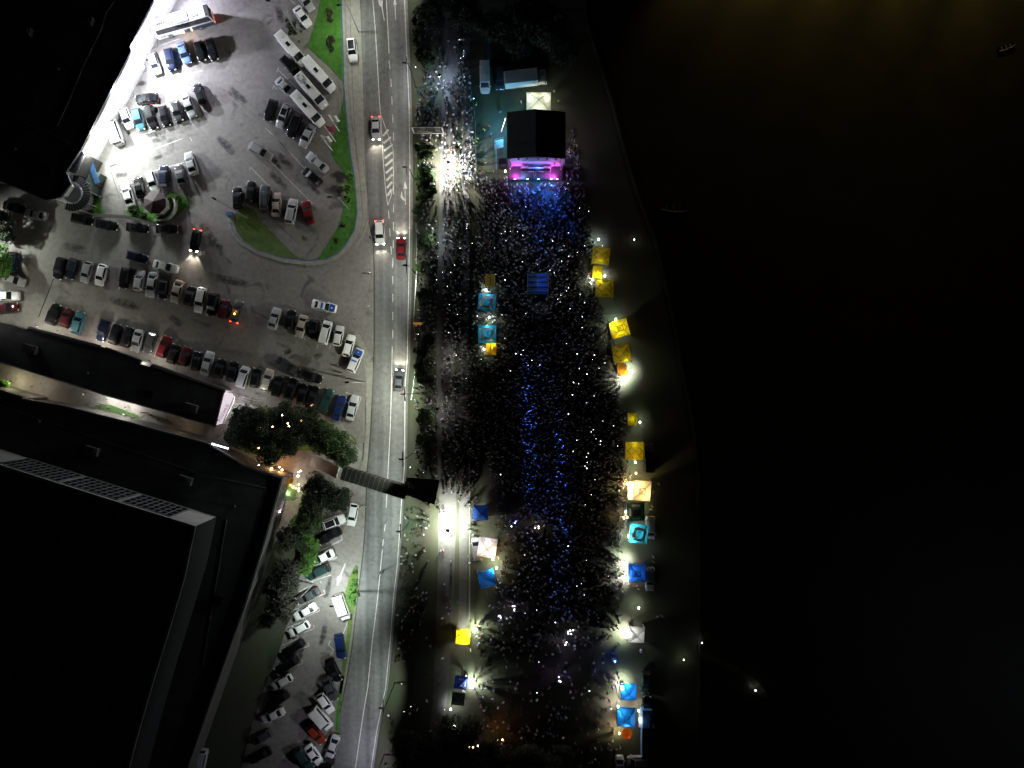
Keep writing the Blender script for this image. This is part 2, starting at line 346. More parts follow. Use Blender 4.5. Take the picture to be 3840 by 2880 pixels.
for x0, y0, x1, y1 in ((1110,185,1340,70),(1095,130,1095,130),(1060,340,1290,240),(1000,505,1225,430),(890,605,1040,530),(890,725,1160,625),(820,800,1000,745),(885,905,1105,800),(775,975,960,900),(800,1080,1050,985),(720,1160,880,1090),(760,1260,995,1165),(660,1340,760,1280),(740,1420,930,1345),(600,1520,700,1465)):
    seg('H',(x0,y0),(x1,y1), w=.16)
    seg('H',(x1,y1),(x1-14,y1-34), w=.14)
seg('H',(1225,430),(1210,395)); seg('H',(1110,495),(1120,520)); seg('H',(1290,240),(1280,215))
seg('H',(1345,1045),(1390,925),w=.12); seg('H',(1210,1110),(1195,1160),(1250,1210),(1215,1265)); seg('H',(1090,1495),(1120,1480))
seg('G',(1560,1310),(1690,1270)); seg('G',(1500,1500),(1615,1440),(1600,1405)); seg('G',(1510,1660),(1560,1630))
seg('I',(1365,725),(1395,705)); seg('I',(1320,905),(1335,880)); seg('I',(1255,1065),(1280,1050)); seg('I',(1150,1390),(1180,1370))
seg('F',(1650,1305),(1810,1350),(1770,1480)); seg('F',(1480,850),(1520,740)); seg('F',(1350,850),(1400,700)); seg('F',(1220,760),(1250,640)); seg('F',(850,640),(870,560)); seg('F',(990,640),(1010,560))
seg('E',(1600,1210),(1680,1000)); seg('E',(1230,520),(1290,300)); seg('E',(1480,1160),(1530,1000))
seg('I',(1010,1530),(1020,1600),(1000,1530),w=.25)
tag(b.build('parking_bay_markings', M['lineold']), kind='structure')
b = MB()
def slot(t, *xy, w=.13): stripe(b, [T(t, x, y) for x, y in xy], w, .014)
slot('A',(1800,0),(1710,30),(1745,130)); slot('A',(1630,410),(1640,480),(1460,545),(1520,735),(1330,800),(1390,1000),(1205,1060),(1240,1170),w=.12)
slot('D',(780,790),(1180,1160),w=.08); slot('D',(1240,950),(1330,1060),w=.08); slot('D',(1330,500),(1500,385),w=.06)
slot('E',(640,190),(400,800),w=.22); slot('C',(1140,345),(1210,320),w=.3); slot('C',(1140,360),(1240,670),w=.1)
slot('B',(1695,0),(1700,340),(1720,900),(1740,1300),(1770,1659),w=.06); slot('G',(1855,0),(1850,260),w=.1); slot('G',(1835,440),(1820,740),w=.2); slot('G',(1915,0),(1900,600),w=.06)
slot('D',(1830,280),(1880,660),(1870,900),(1790,1100),w=.07)
tag(b.build('drain_slots', M['gutter']), kind='structure')

stm = bpy.data.materials.new('oil_stain'); stm.use_nodes = True; nt = stm.node_tree; pb_ = nt.nodes['Principled BSDF']; pb_.inputs['Base Color'].default_value = (.02,.019,.018,1); pb_.inputs['Roughness'].default_value = .7
tc_ = nt.nodes.new('ShaderNodeTexCoord'); nz_ = nt.nodes.new('ShaderNodeTexNoise'); nz_.inputs['Scale'].default_value = 1.1; nz_.inputs['Detail'].default_value = 7; nt.links.new(tc_.outputs['Object'], nz_.inputs['Vector'])
at_ = nt.nodes.new('ShaderNodeAttribute'); at_.attribute_name = 'soft'; mu_ = nt.nodes.new('ShaderNodeMath'); mu_.operation = 'MULTIPLY'; nt.links.new(nz_.outputs['Fac'], mu_.inputs[0]); nt.links.new(at_.outputs['Fac'], mu_.inputs[1])
mr_ = nt.nodes.new('ShaderNodeMapRange'); mr_.inputs[1].default_value = .2; mr_.inputs[2].default_value = .55; mr_.inputs[4].default_value = .75; nt.links.new(mu_.outputs[0], mr_.inputs[0]); nt.links.new(mr_.outputs[0], pb_.inputs['Alpha'])
b = MB(); soft = []
def stain(t, x0, y0, x1, y1, w):
    a_, c_ = P(*T(t,x0,y0)), P(*T(t,x1,y1)); d = c_-a_; n_ = Vector((-d.y,d.x,0)).normalized()*w
    k = 8
    vs = [(a_+d*(i/k)+n_*j/2) for i in range(k+1) for j in (-2,-1,0,1,2)]; b.add([(v.x,v.y,.0075) for v in vs], [(i*5+j,(i+1)*5+j,(i+1)*5+j+1,i*5+j+1) for i in range(k) for j in range(4)])
    soft.extend([math.sin(math.pi*i/k)**.5*(0,.8,1,.8,0)[j+2] if 0 < i < k else 0 for i in range(k+1) for j in (-2,-1,0,1,2)])
for a_ in (('D',930,200,1130,390,.9),('D',840,380,1060,600,1.0),('D',1230,480,1400,650,.9),('D',1180,1050,1260,1130,.7),('A',1380,880,1540,850,.7),('A',1560,1470,1740,1420,.8),('C',1580,270,1700,230,.6),('C',1180,440,1340,420,.7),('B',840,1560,1000,1800,.7),('A',1640,60,1800,130,.9),('A',1480,620,1560,600,.6),('F',1000,900,1100,860,.8),('F',1300,950,1420,900,.8),('E',1100,600,1500,720,1.2),('E',1750,780,1900,900,1.0),('C',1500,20,1640,0,.8),('B',420,900,640,1100,1.3),('B',300,1400,520,1620,1.2),('D',100,900,420,1300,1.4),('F',250,100,700,200,1.2),('H',1150,700,1230,420,.8),('H',1100,1200,1180,900,.9),('I',1150,600,1220,300,.8),('C',620,1150,940,1230,1.2),('B',940,40,990,260,1.0)): stain(*a_)
me_ = b.mesh('oil_stains', stm); at2 = me_.attributes.new('soft','FLOAT','POINT'); at2.data.foreach_set('value', soft); tag(link('oil_stains', me_), kind='structure')
# ---------------------------------------------------------------- vehicles
KIND = {  # L, W, H, hood z, belt z, windshield base x, roof front x, roof rear x, rear base x, tail deck z
 'hatch': (4.15,1.78,1.48,.93,.98, .98,.30,-1.50,-1.92,.98),
 'sedan': (4.65,1.82,1.45,.90,.96,1.02,.28,-1.02,-1.72,1.00),
 'wagon': (4.70,1.82,1.50,.92,.98,1.05,.35,-1.85,-2.20,1.00),
 'suv':   (4.65,1.90,1.72,1.05,1.10,1.10,.45,-1.80,-2.18,1.08),
 'mpv':   (4.50,1.86,1.82,1.12,1.15,1.55,.85,-2.00,-2.17,1.12),
 'van':   (5.60,2.00,2.35,1.25,1.35,2.05,1.45,-2.65,-2.76,1.3),
 'minibus':(7.1,2.05,2.75,1.35,1.45,2.75,2.05,-3.42,-3.52,1.4),
 'coach': (12.0,2.55,3.60,1.5,1.7,5.97,5.72,-5.85,-5.98,1.7),
 'pickup':(5.2,1.90,1.78,1.08,1.12,1.15,.50,-.75,-1.05,1.0),
}
def car_meshes(kind):
    L, Wd, Ht, zh, zb, xw, xf, xr, xb, zt = KIND[kind]
    out = {}; hl = L/2; hw = Wd/2; big = kind in ('van','minibus','coach'); box = kind == 'coach'
    b = MB()
    if box: st = [(-hl,.94,zb-.1,.45),(-hl+.12,1,zb,.3),(0,1,zb,.3),(hl-.35,1,zb,.3),(hl-.1,.95,zb-.05,.35),(hl,.86,zb-.3,.45)]
    else:
        st = [(-hl,.80,zt-.22,.42),(-hl+.10,.90,zt-.06,.28),(-hl+.30,.965,zt,.22),(xb+.1,1,max(zt,zb-.02),.18),(0,1,zb,.18),(xw-.1,1,zb-.02,.18),
              (min(xw+.3,hl-.7),.99,zh,.18),(hl-.55,.96,zh-.05,.20),(hl-.25,.90,zh-.12,.24),(hl-.08,.80,zh-.24,.30),(hl,.66,zh-.36,.42)]
        st = [s for i, s in enumerate(st) if i == 0 or s[0] > st[i-1][0]+.02]
    sec = []
    for x, k, z, zl in st:
        w = hw*k; m_ = (z+zl)/2
        pts = [(-w*.93,zl),(-w,zl+.12),(-w*1.0,m_),(-w*.985,z-.10),(-w*.93,z-.02),(-w*.6,z+.015),(0,z+.03)]
        pts = pts + [(-p[0],p[1]) for p in pts[-2::-1]]
        sec.append([(x,p[0],p[1]) for p in pts])
    n = len(sec[0]); vs = [v for s_ in sec for v in s_]; fs = []
    for i in range(len(sec)-1):
        for j in range(n-1): fs.append((i*n+j, (i+1)*n+j, (i+1)*n+j+1, i*n+j+1))
        fs.append((i*n+n-1,(i+1)*n+n-1,(i+1)*n,i*n))
    b.add(vs, fs, 0, True); b.add(sec[0], [tuple(range(n))]); b.add(sec[-1], [tuple(range(n-1,-1,-1))])
    # cabin shell with a crowned roof
    wb = hw*.93; wt = hw*(.92 if big else .74); ws = []
    z0 = zb-.03
    cs = []
    for t in (0, .5, 1):
        pass
    def ring(x, w, z): return [(x,-w,z),(x,w,z)]
    base = [(xb,-wb,z0),(xw,-wb,z0),(xw,wb,z0),(xb,wb,z0)]
    zr = Ht-.06
    mid = [(xr,-wt,zr),(xf,-wt,zr),(xf,wt,zr),(xr,wt,zr)]
    ins = [(xr+.14,-wt+.13,Ht-.012),(xf-.18,-wt+.13,Ht-.012),(xf-.18,wt-.13,Ht-.012),(xr+.14,wt-.13,Ht-.012)]
    ctr = [(xr+.35,0,Ht),(xf-.4,0,Ht)]
    vs = base+mid+ins+ctr
    fs = [(0,1,5,4),(1,2,6,5),(2,3,7,6),(3,0,4,7),(4,5,9,8),(5,6,10,9),(6,7,11,10),(7,4,8,11),(8,9,13,12),(9,10,13),(10,11,12,13),(11,8,12)]
    b.add(vs, fs, 0, False)
    if kind in ('suv','wagon','mpv'):
        for s_ in (-1,1): b.tube([(xr+.25,s_*(wt-.1),Ht+.0),(xr+.35,s_*(wt-.1),Ht+.05),(xf-.4,s_*(wt-.1),Ht+.05),(xf-.3,s_*(wt-.1),Ht)], .018, 5)
    if big:
        b.box((xr*.1, 0, Ht+.03), (.75,.55,.09)); 
        if kind != 'van': b.box((xr*.72, 0, Ht+.03), (.75,.55,.09))
    if box:
        for x in (-3.2, 1.8): b.box((x,0,Ht+.05), (1.1,.9,.12))
        b.box((-.6,0,Ht+.09), (2.4,1.7,.2))
    out['body'] = b
    def quadpane(name, a, c, d, e, off=.012, mg=(.10,.08,.12,.08)):
        a, c, d, e = map(Vector, (a, c, d, e))   # bottom-left, bottom-right, top-right, top-left
        nrm = (c-a).cross(e-a).normalized()*off
        u0, v0, u1, v1 = mg
        def q(u, v): return (a*(1-u)+c*u)*(1-v) + (e*(1-u)+d*u)*v + nrm
        mb = MB(); mb.add([q(u0,v0),q(1-u1,v0),q(1-u1,1-v1),q(u0,1-v1)], [(0,1,2,3)])
        mb.add([q(u0,v0)-nrm*.9,q(1-u1,v0)-nrm*.9,q(1-u1,1-v1)-nrm*.9,q(u0,1-v1)-nrm*.9], [(3,2,1,0)]); out[name] = mb
    zg = zb+.0
    quadpane('windshield', (xw,-wb,zg), (xw,wb,zg), (xf,wt,zr), (xf,-wt,zr), mg=(.05,.04,.05,.03))
    quadpane('rear_window', (xb,wb,zg), (xb,-wb,zg), (xr,-wt,zr), (xr,wt,zr), mg=(.08,.10,.08,.05))
    u = .02 if kind in('coach','minibus') else .09
    quadpane('side_window_r', (xb,-wb,zg), (xw,-wb,zg), (xf,-wt,zr), (xr,-wt,zr), mg=(u,.10,.05,.08))
    quadpane('side_window_l', (xw,wb,zg), (xb,wb,zg), (xr,wt,zr), (xf,wt,zr), mg=(.05,.10,u,.08))
    for s_, nm in ((-1,'r'),(1,'l')):
        hb = MB(); zhl = zh-.28 if not box else .85
        hb.box((hl-.16, s_*hw*.66, zhl), (.28,.34,.15), rz=-s_*.38); out['headlight_'+nm] = hb
        tb = MB(); tb.box((-hl+.06, s_*hw*.74, (zt-.20 if not box else 1.1)), (.14,.30,.16), rz=s_*.3); out['taillight_'+nm] = tb
        mb = MB(); mx = xw-.28 if not box else hl-.05
        mb.box((mx, s_*(hw+.09), zb+.04 if not box else 2.6), (.12,.20,.13) if not box else (.18,.35,.3)); mb.bar((mx,s_*hw*.9,zb-.03 if not box else 2.7),(mx,s_*(hw+.05),zb+.03 if not box else 2.7),.05,.05); out['mirror_'+nm] = mb
    r = .33 if not box else .5
    if big and not box: r = .36
    wm = MB(); wm.cyl((0,0,0), r, .22, 'Y', 18, 0); wm.cyl((0,0,0), r*.62, .235, 'Y', 12, 1); out['wheel'] = wm
    wx = (hl-.88, -hl+.82) if not box else (hl-2.7, -hl+3.2)
    out['_wheels'] = [(x, s_*(hw-.095), r) for x in wx for s_ in (-1,1)]
    return out
CM = {}
def get_kind(kind):
    if kind in CM: return CM[kind]
    cm = car_meshes(kind); d = {}
    for k, v in cm.items():
        if k == '_wheels': d[k] = v; continue
        mt = {'body':M['paint'],'windshield':M['glass'],'rear_window':M['glass'],'wheel':[M['rubber'],M['rim']]}.get(k)
        if mt is None:
            mt = M['glass'] if k.startswith('side') else M['headl'] if k.startswith('head') else M['tail'] if k.startswith('tail') else M['paint']
        me = v.mesh(kind+'_'+k, mt)
        if k == 'body':
            bm_ = bmesh.new(); bm_.from_mesh(me)
            bmesh.ops.recalc_face_normals(bm_, faces=bm_.faces[:]); bm_.to_mesh(me); bm_.free()
        d[k] = me
    CM[kind] = d; return d
CCOL = dict(white=(.62,.62,.61), silver=(.33,.34,.35), grey=(.05,.053,.056), black=(.0035,.0035,.004), blue=(.006,.018,.08), navy=(.004,.008,.025),
            red=(.10,.006,.008), maroon=(.05,.005,.008), teal=(.035,.11,.14), green=(.015,.04,.04), beige=(.38,.32,.27), orange=(.22,.03,.012), skyblue=(.08,.13,.26))
WORD = dict(hatch='hatchback', sedan='saloon', wagon='estate car', suv='SUV', mpv='people carrier', van='van', minibus='minibus', coach='coach', pickup='pickup')
CARS = []
FOOT = []
def car(kind, tile, rx, ry, fx, fy, color, label, lights=None, glass=None, group='parked cars', extra=None):
    L, Wd, Ht = KIND[kind][:3]
    r = P(*T(tile, rx, ry), Ht*.5); f = P(*T(tile, fx, fy), Ht*.5); c = (r+f)/2; d = f-r
    ang = math.atan2(d.y, d.x); sx = max(.92, min(1.07, d.length/L))
    name = {'coach':'coach','minibus':'minibus','van':'van','pickup':'pickup'}.get(kind, 'car')
    t = thing(name, (c.x, c.y, .012), label, 'car' if name == 'car' else name, group, ang)
    t.scale = (sx, 1, 1)
    km = get_kind(kind); cc = CCOL[color]; j = random.uniform(.85, 1.15); cc = tuple(x*j for x in cc)
    for k in ('body','windshield','rear_window'): link(k, km[k], t, color=cc)
    for k in ('side_window','headlight','taillight','mirror'):
        for s_ in ('_r','_l'):
            me = km[k+s_]
            o = link(k, me, t, color=cc)
            if lights and k == 'headlight' and 'h' in lights: o.data = me.copy(); o.data.materials[0] = M['headon']
            if lights and k == 'taillight' and 't' in lights: o.data = me.copy(); o.data.materials[0] = M['tailon']
    for w in km['_wheels']: link('wheel', km['wheel'], t, loc=w)
    FOOT.append((c.x, c.y, ang, L/2+.3, Wd/2+.3)); CARS.append((t, c, ang, L))
    if lights and 'h' in lights:
        for s_ in (-1, 1):
            a = Vector((math.cos(ang), math.sin(ang), 0)); n = Vector((-a.y, a.x, 0))
            p = c.xy.to_3d() + a*(L/2+.12) + n*s_*.6 + Vector((0,0,.65))
            light('headlight_beam', 'SPOT', p, 900, (1,.88,.7), t, .05, 75, p + a*10 - Vector((0,0,1.6)), .6)
    if lights and 't' in lights:
        a = Vector((math.cos(ang), math.sin(ang), 0)); p = c.xy.to_3d() - a*(L/2+.25) + Vector((0,0,.7))
        light('taillight_glow', 'POINT', p, 6, (1,.05,.03), t, .2)
    return t
ORD = ['leftmost','second from left','third from left','fourth from left','fifth from left','sixth from left','seventh from left','eighth from left','ninth from left','tenth from left','eleventh from left','twelfth from left','thirteenth from left','fourteenth from left','fifteenth from left','sixteenth from left']
ORDT = ['topmost','second from top','third from top','fourth from top','fifth from top','sixth from top','seventh from top','eighth from top','ninth from top','tenth from top','eleventh from top','twelfth from top','thirteenth from top','fourteenth from top']
def row(phrase, items, ords=ORD):
    for i, (kind, tile, rx, ry, fx, fy, color, *o) in enumerate(items):
        lg = o[0] if o else None
        car(kind, tile, rx, ry, fx, fy, color, f"{color} {WORD[kind]}, {ords[i]} {phrase}", lights=lg, group='cars parked '+phrase)
row('in row below the coach', [('hatch','A',1565,552,1640,768,'white'),('hatch','A',1738,495,1788,738,'navy'),('sedan','A',1872,440,1948,662,'skyblue'),('hatch','A',2045,425,2100,632,'black'),('hatch','B',225,392,292,626,'black')])
row('in slanting row by floodlit wall', [('van','A',1232,1500,1135,1222,'white'),('hatch','A',1272,1120,1352,1332,'white'),('hatch','A',1402,1115,1468,1356,'teal'),('suv','A',1530,1095,1602,1338,'black'),('hatch','A',1680,1098,1732,1306,'black'),('hatch','A',1808,1045,1862,1254,'grey'),('sedan','A',1915,982,2005,1216,'silver')])
car('sedan','A',1640,1008,1402,1035,'black','black car parked crosswise above the slanting row by floodlit wall')
car('hatch','A',2112,1078,2032,868,'black','black hatchback parked alone at right end above the slanting row')
row('in row beside dark red kiosk', [('sedan','C',1368,775,1283,500,'white'),('sedan','C',1468,670,1425,445,'black'),('hatch','C',1545,390,1612,604,'white'),('suv','C',1705,555,1692,330,'navy'),('sedan','C',1900,545,1845,320,'grey')])
car('sedan','C',2015,432,1945,192,'silver','silver saloon standing alone right of the kiosk row')
car('sedan','C',490,866,256,822,'silver','silver car standing in the dim yard at far left')
car('sedan','C',38,740,262,795,'black','black car in the dim yard beyond the silver one')
row('in dark line under low canopy', [('suv','C',740,872,960,910,'black'),('sedan','C',1000,932,1212,968,'black'),('sedan','C',1310,968,1540,988,'black'),('sedan','C',1620,990,1842,992,'black')])
car('hatch','C',2050,1000,2004,1225,'black','black car driving with lit headlights between parking rows','ht',group='moving cars')
car('hatch','C',132,1240,110,1424,'blue','bright blue car beside green tree at left edge')
row('at left photo edge under yard lamp', [('sedan','E',38,375,258,450,'silver'),('pickup','E',-50,582,190,578,'white'),('wagon','E',-60,715,186,690,'maroon')], ORDT)
car('hatch','E',1312,150,1530,205,'navy','dark blue car in shade above the middle parking row')
car('sedan','E',1590,248,1846,308,'white','white saloon parked crosswise above the middle parking row')
row('in middle parking row', [('suv','E',650,188,590,398,'black'),('hatch','E',775,195,712,405,'navy'),('hatch','E',930,225,868,442,'silver'),('hatch','E',1078,252,1020,474,'white'),('hatch','E',1310,285,1272,505,'black'),('hatch','E',1428,528,1462,312,'silver'),('sedan','E',1598,332,1548,596,'silver'),('hatch','E',1705,430,1676,600,'black'),('sedan','E',1868,418,1800,652,'beige'),
 ('hatch','E',1940,680,1992,474,'black'),('wagon','F',168,216,112,478,'white'),('suv','F',292,268,238,512,'black'),('hatch','F',366,540,402,340,'maroon'),('hatch','F',490,578,550,352,'grey','t')])
row('in row north of the long roof', [('suv','E',515,872,592,668,'black'),('hatch','E',662,905,722,712,'maroon'),('wagon','E',775,978,842,742,'teal'),('sedan','E',1095,828,1032,1048,'navy'),('hatch','E',1165,1085,1220,868,'black'),('hatch','E',1290,1110,1350,900,'black'),('sedan','E',1455,932,1388,1158,'silver'),('hatch','E',1595,960,1520,1175,'grey'),('hatch','E',1655,1218,1742,992,'red'),('hatch','E',1768,1282,1830,1078,'black'),('hatch','E',1888,1295,1950,1110,'maroon'),('hatch','E',2020,1340,2052,1165,'black'),('sedan','F',180,1130,250,880,'silver')])
row('in lower dim row beside tall trees', [('hatch','F',320,1160,368,955,'black'),('hatch','F',455,1195,495,980,'black'),('mpv','F',548,1256,618,1036,'silver'),('hatch','F',695,1255,732,1050,'black'),('wagon','F',805,1296,870,1064,'beige'),('hatch','F',915,1345,965,1135,'black'),('suv','F',1045,1380,1115,1158,'black'),('hatch','F',1175,1435,1228,1218,'black'),('sedan','F',1265,1475,1345,1240,'black'),('wagon','F',1390,1530,1496,1266,'green'),('sedan','F',1535,1590,1622,1338,'blue'),('sedan','F',1685,1602,1752,1328,'silver')])
car('sedan','F',930,952,1158,1102,'grey','grey saloon parked crosswise above the lower dim row')
car('hatch','F',1165,1082,1420,1188,'black','black car parked crosswise beside lamp post near road')
row('in upper row behind the police saloon', [('sedan','F',878,654,942,428,'silver'),('hatch','F',1050,655,1090,448,'black'),('sedan','F',1222,504,1158,732,'beige'),('hatch','F',1330,548,1298,748,'black'),('mpv','F',1405,806,1468,562,'white'),('hatch','F',1555,822,1594,612,'white'),('hatch','F',1650,935,1712,706,'white')])
pc1 = car('sedan','F',1298,382,1554,440,'white','white police saloon with blue bonnet and blue roof stripe')
pc2 = car('suv','F',1690,1108,1805,838,'white','white police off-roader with blue bonnet near two officers')
coach = car('coach','A',2195,150,1590,318,'white','white and blue coach with lit side lamps by floodlit building','t',group='buses and minibuses')
car('sedan','B',1160,-85,1300,105,'silver','silver saloon at the top edge beside green verge')
car('sedan','B',1132,72,1272,270,'white','white saloon beside verge and lamp post at the top')
row('in slanting cluster beside the verge', [('minibus','B',958,360,1212,652,'white'),('minibus','B',1238,622,1512,925,'white'),('minibus','B',1140,765,1448,1122,'white'),('minibus','B',1105,965,1412,1300,'white')], ORDT)
car('suv','B',985,590,1165,778,'black','black SUV wedged between white minibuses')
car('sedan','B',940,820,1112,990,'silver','silver saloon just behind the lowest minibus')
row('in row below the minibuses', [('hatch','B',905,1035,834,1252,'black'),('wagon','B',1058,1068,952,1338,'silver'),('suv','B',1155,1195,1068,1422,'black'),('sedan','B',1302,1298,1196,1526,'silver')])
car('wagon','B',648,1502,884,1638,'silver','silver estate car driving alone across the middle of car park',group='moving cars')
car('suv','B',1702,388,1728,636,'white','white SUV with black glass roof standing on pavement by road')
car('sedan','D',1456,392,1252,212,'silver','silver saloon right of the diagonal bay lines')
car('hatch','D',1394,532,1202,368,'black','black hatchback beside the silver saloon on diagonal bays')
row('in row above the oval lawn', [('hatch','D',530,792,520,552,'black'),('hatch','D',655,732,672,490,'black'),('suv','D',803,790,812,532,'grey'),('sedan','D',930,862,934,612,'beige'),('suv','D',1060,940,1112,680,'silver'),('sedan','D',1282,942,1228,698,'red')])
car('sedan','B',1960,1210,1966,1450,'silver','silver car driving toward viewer beside hatched road island','ht',group='moving cars')
car('suv','D',1996,905,2008,1155,'white','white car driving down the road below the hatched island','ht',group='moving cars')
car('sedan','K',150,1310,150,1080,'red','red car driving up the right-hand lane','h',group='moving cars')
car('sedan','L',158,1705,180,1440,'grey','grey car driving up the right-hand lane near large trees','h',group='moving cars')
car('hatch','G',1745,1068,1698,1312,'white','white car half under the tree beside the footbridge shadow')
row('in slanting row below the footbridge', [('suv','G',1412,1310,1640,1222,'white'),('sedan','G',1600,1345,1368,1478,'black'),('sedan','H',1252,190,1010,312,'white'),('suv','H',1212,345,955,458,'green'),('sedan','H',1100,592,866,705,'grey'),('sedan','H',1072,745,828,882,'white'),('hatch','H',1002,928,774,1052,'white'),('wagon','H',945,1112,708,1268,'black'),('suv','H',885,1290,640,1448,'black'),('hatch','H',820,1480,600,1602,'white'),('suv','I',1060,878,818,1040,'black'),('sedan','I',1012,1058,768,1168,'white'),('hatch','I',880,1285,660,1400,'grey'),('sedan','I',870,1470,640,1590,'black')], ORDT)
row('in slanting row along the thin grass median', [('van','H',1288,640,1374,892,'white'),('wagon','I',1570,262,1612,532,'blue'),('sedan','I',1455,495,1595,792,'black'),('sedan','I',1425,700,1545,975,'grey'),('hatch','I',1368,882,1512,1092,'white'),('van','I',1308,1048,1478,1246,'white'),('hatch','I',1258,1205,1424,1408,'orange'),('sedan','I',1560,1310,1462,1575,'silver'),('sedan','I',1248,1420,1390,1622,'white'),('suv','I',1140,1450,1290,1670,'green')], ORDT)
car('suv','I',1500,1560,1390,1760,'black','black SUV cut by bottom edge beside the road')
car('van','I',155,1518,120,1690,'silver','pale van at bottom edge below the long dark roof')
# backstage and stall vehicles
car('van','J',1016,628,1020,968,'white','white van lit teal behind the stage',group='festival vehicles')
car('mpv','J',1170,690,1176,932,'grey','dark people carrier between white van and box lorry',group='festival vehicles')
car('van','O',1240,1008,1222,604,'grey','dark van parked beside yellow canopy on the river side',group='festival vehicles')
car('mpv','Q',1255,135,1250,448,'silver','silver people carrier behind the turquoise canopy',group='festival vehicles')
car('wagon','Q',1248,838,1240,1168,'silver','silver estate car beside blue canopy on river side',group='festival vehicles')
car('wagon','R',1190,322,1178,628,'green','dark estate car right of the bright blue canopy',group='festival vehicles')
car('sedan','R',1196,910,1200,738,'black','black car above the blue market trailer',group='festival vehicles')
car('mpv','R',1215,1560,940,1568,'silver','silver car parked crosswise at bottom of stall row',group='festival vehicles')
car('mpv','R',822,1760,820,1515,'white','white van with blue roof at bottom edge of stalls',group='festival vehicles')
car('mpv','U',1258,1302,1232,985,'silver','silver car tucked against the white lit canopy',group='festival vehicles')

# extra parts on single vehicles
def on_car(t, name, boxes, m, z):
    b = MB()
    for (x, y, dx, dy) in boxes: b.box((x, y, z), (dx, dy, .012))
    o = b.build(name, m, t); return o
bluep = mat('blue_livery', (.015,.07,.35), .35, coat=1); M['bluep'] = bluep
def hood_panel(t, kind):
    L, Wd, Ht, zh, zb, xw, xf, xr, xb, zt = KIND[kind]; b = MB()
    x0 = xw+.02; x1 = L/2-.28; w = Wd/2*.86
    zs = lambda x: zh+.045-.10*max(0,(x-(L/2-.7)))/.45
    b.add([(x0,-w,zs(x0)),(x1,-w*.9,zs(x1)),(x1,w*.9,zs(x1)),(x0,w,zs(x0)),(x0,0,zs(x0)+.02),(x1,0,zs(x1)+.02)], [(0,1,5,4),(4,5,2,3)])
    b.build('bonnet', bluep, t)
    b = MB(); b.box((xf-.55,0,Ht+.05),(.28,1.1,.11)); b.build('light_bar', bluep, t)
    b = MB(); b.cyl((x0+.45,0,zs(x0)+.03),.17,.012,'Z',6); b.build('badge', M['white'], t)
hood_panel(pc1,'sedan'); hood_panel(pc2,'suv')
b = MB(); b.box((-.35,0,1.458),(.16,1.2,.012)); b.box((-.05,0,1.458),(.06,1.2,.012)); b.build('roof_stripe', bluep, pc1)
sun = [c for c in CARS if 'black glass roof' in c[0]['label']][0][0]
b = MB(); b.box((-.6,0,1.728),(1.7,1.15,.012)); b.build('glass_roof', M['glass'], sun)
for c in CARS:
    lb = c[0]['label']
    if lb.startswith('silver estate car, second from left in row below'):
        b = MB(); b.box((-.55,0,1.506),(1.2,1.0,.012)); b.build('sunroof', M['glass'], c[0])
    if lb.startswith('white SUV, topmost in slanting row below'):
        b = MB(); b.box((-.65,0,1.728),(1.9,1.2,.012)); b.build('glass_roof', M['glass'], c[0])
    if lb.startswith('grey hatchback, fourteenth'):
        b = MB(); b.cyl((-.5,0,1.56),.13,.14,'Z',10); b.build('interior_lamp', M['orange'], c[0])  # orange interior lamp, raised onto the roof
        light('interior_lamp_glow','POINT', c[1].xy.to_3d()+Vector((0,0,1.9)), 25, (1,.35,.05), c[0], .12)
    if 'with blue roof at' in lb:
        if True:
            b = MB(); b.box((-.6,0,1.83),(2.4,1.15,.014)); b.build('roof_panel', bluep, c[0])
            b = MB(); b.cyl((.1,0,1.845),.16,.012,'Z',6); b.build('badge', M['white'], c[0])
# minibus roof hatches in black and lettering
for c in CARS:
    if c[0].name.startswith('minibus'):
        b = MB(); b.box((-.35,0,2.83),(.95,.62,.02)); b.build('roof_hatch', M['glass'], c[0])
# coach livery: dark blue rear half, glazed band, rear cap, side lamps, luggage of details
b = MB()
for s_ in (-1,1):
    b.box((-3.4,s_*1.283,1.05),(5.0,.012,1.1)); b.box((-.3,s_*1.284,1.05),(1.6,.012,1.1))
b.build('side_livery', mat('dark_blue_livery',(.006,.022,.06),.4,coat=1), coach)
b = MB(); b.box((-5.6,0,3.615),(.85,2.2,.02)); b.box((-5.99,0,2.6),(.02,2.2,1.7)); b.build('rear_cap', M['black'], coach)
for x in (.6,-1.1):
    b = MB(); b.box((x, 1.33, .85), (.2,.10,.2)); b.build('side_lamp', M['lampw'], coach)
    mw = coach.matrix_basis; p = mw @ Vector((x, 1.65, .8)); light('side_lamp_glow','POINT', p, 30, (1,.6,.25), coach, .08)
b = MB()
for i in range(4): b.cyl((4.3-.42*i, .15+.0*i, 3.61), .13, .014, 'Z', 8)
b.build('roof_vent', M['dmetal'], coach)
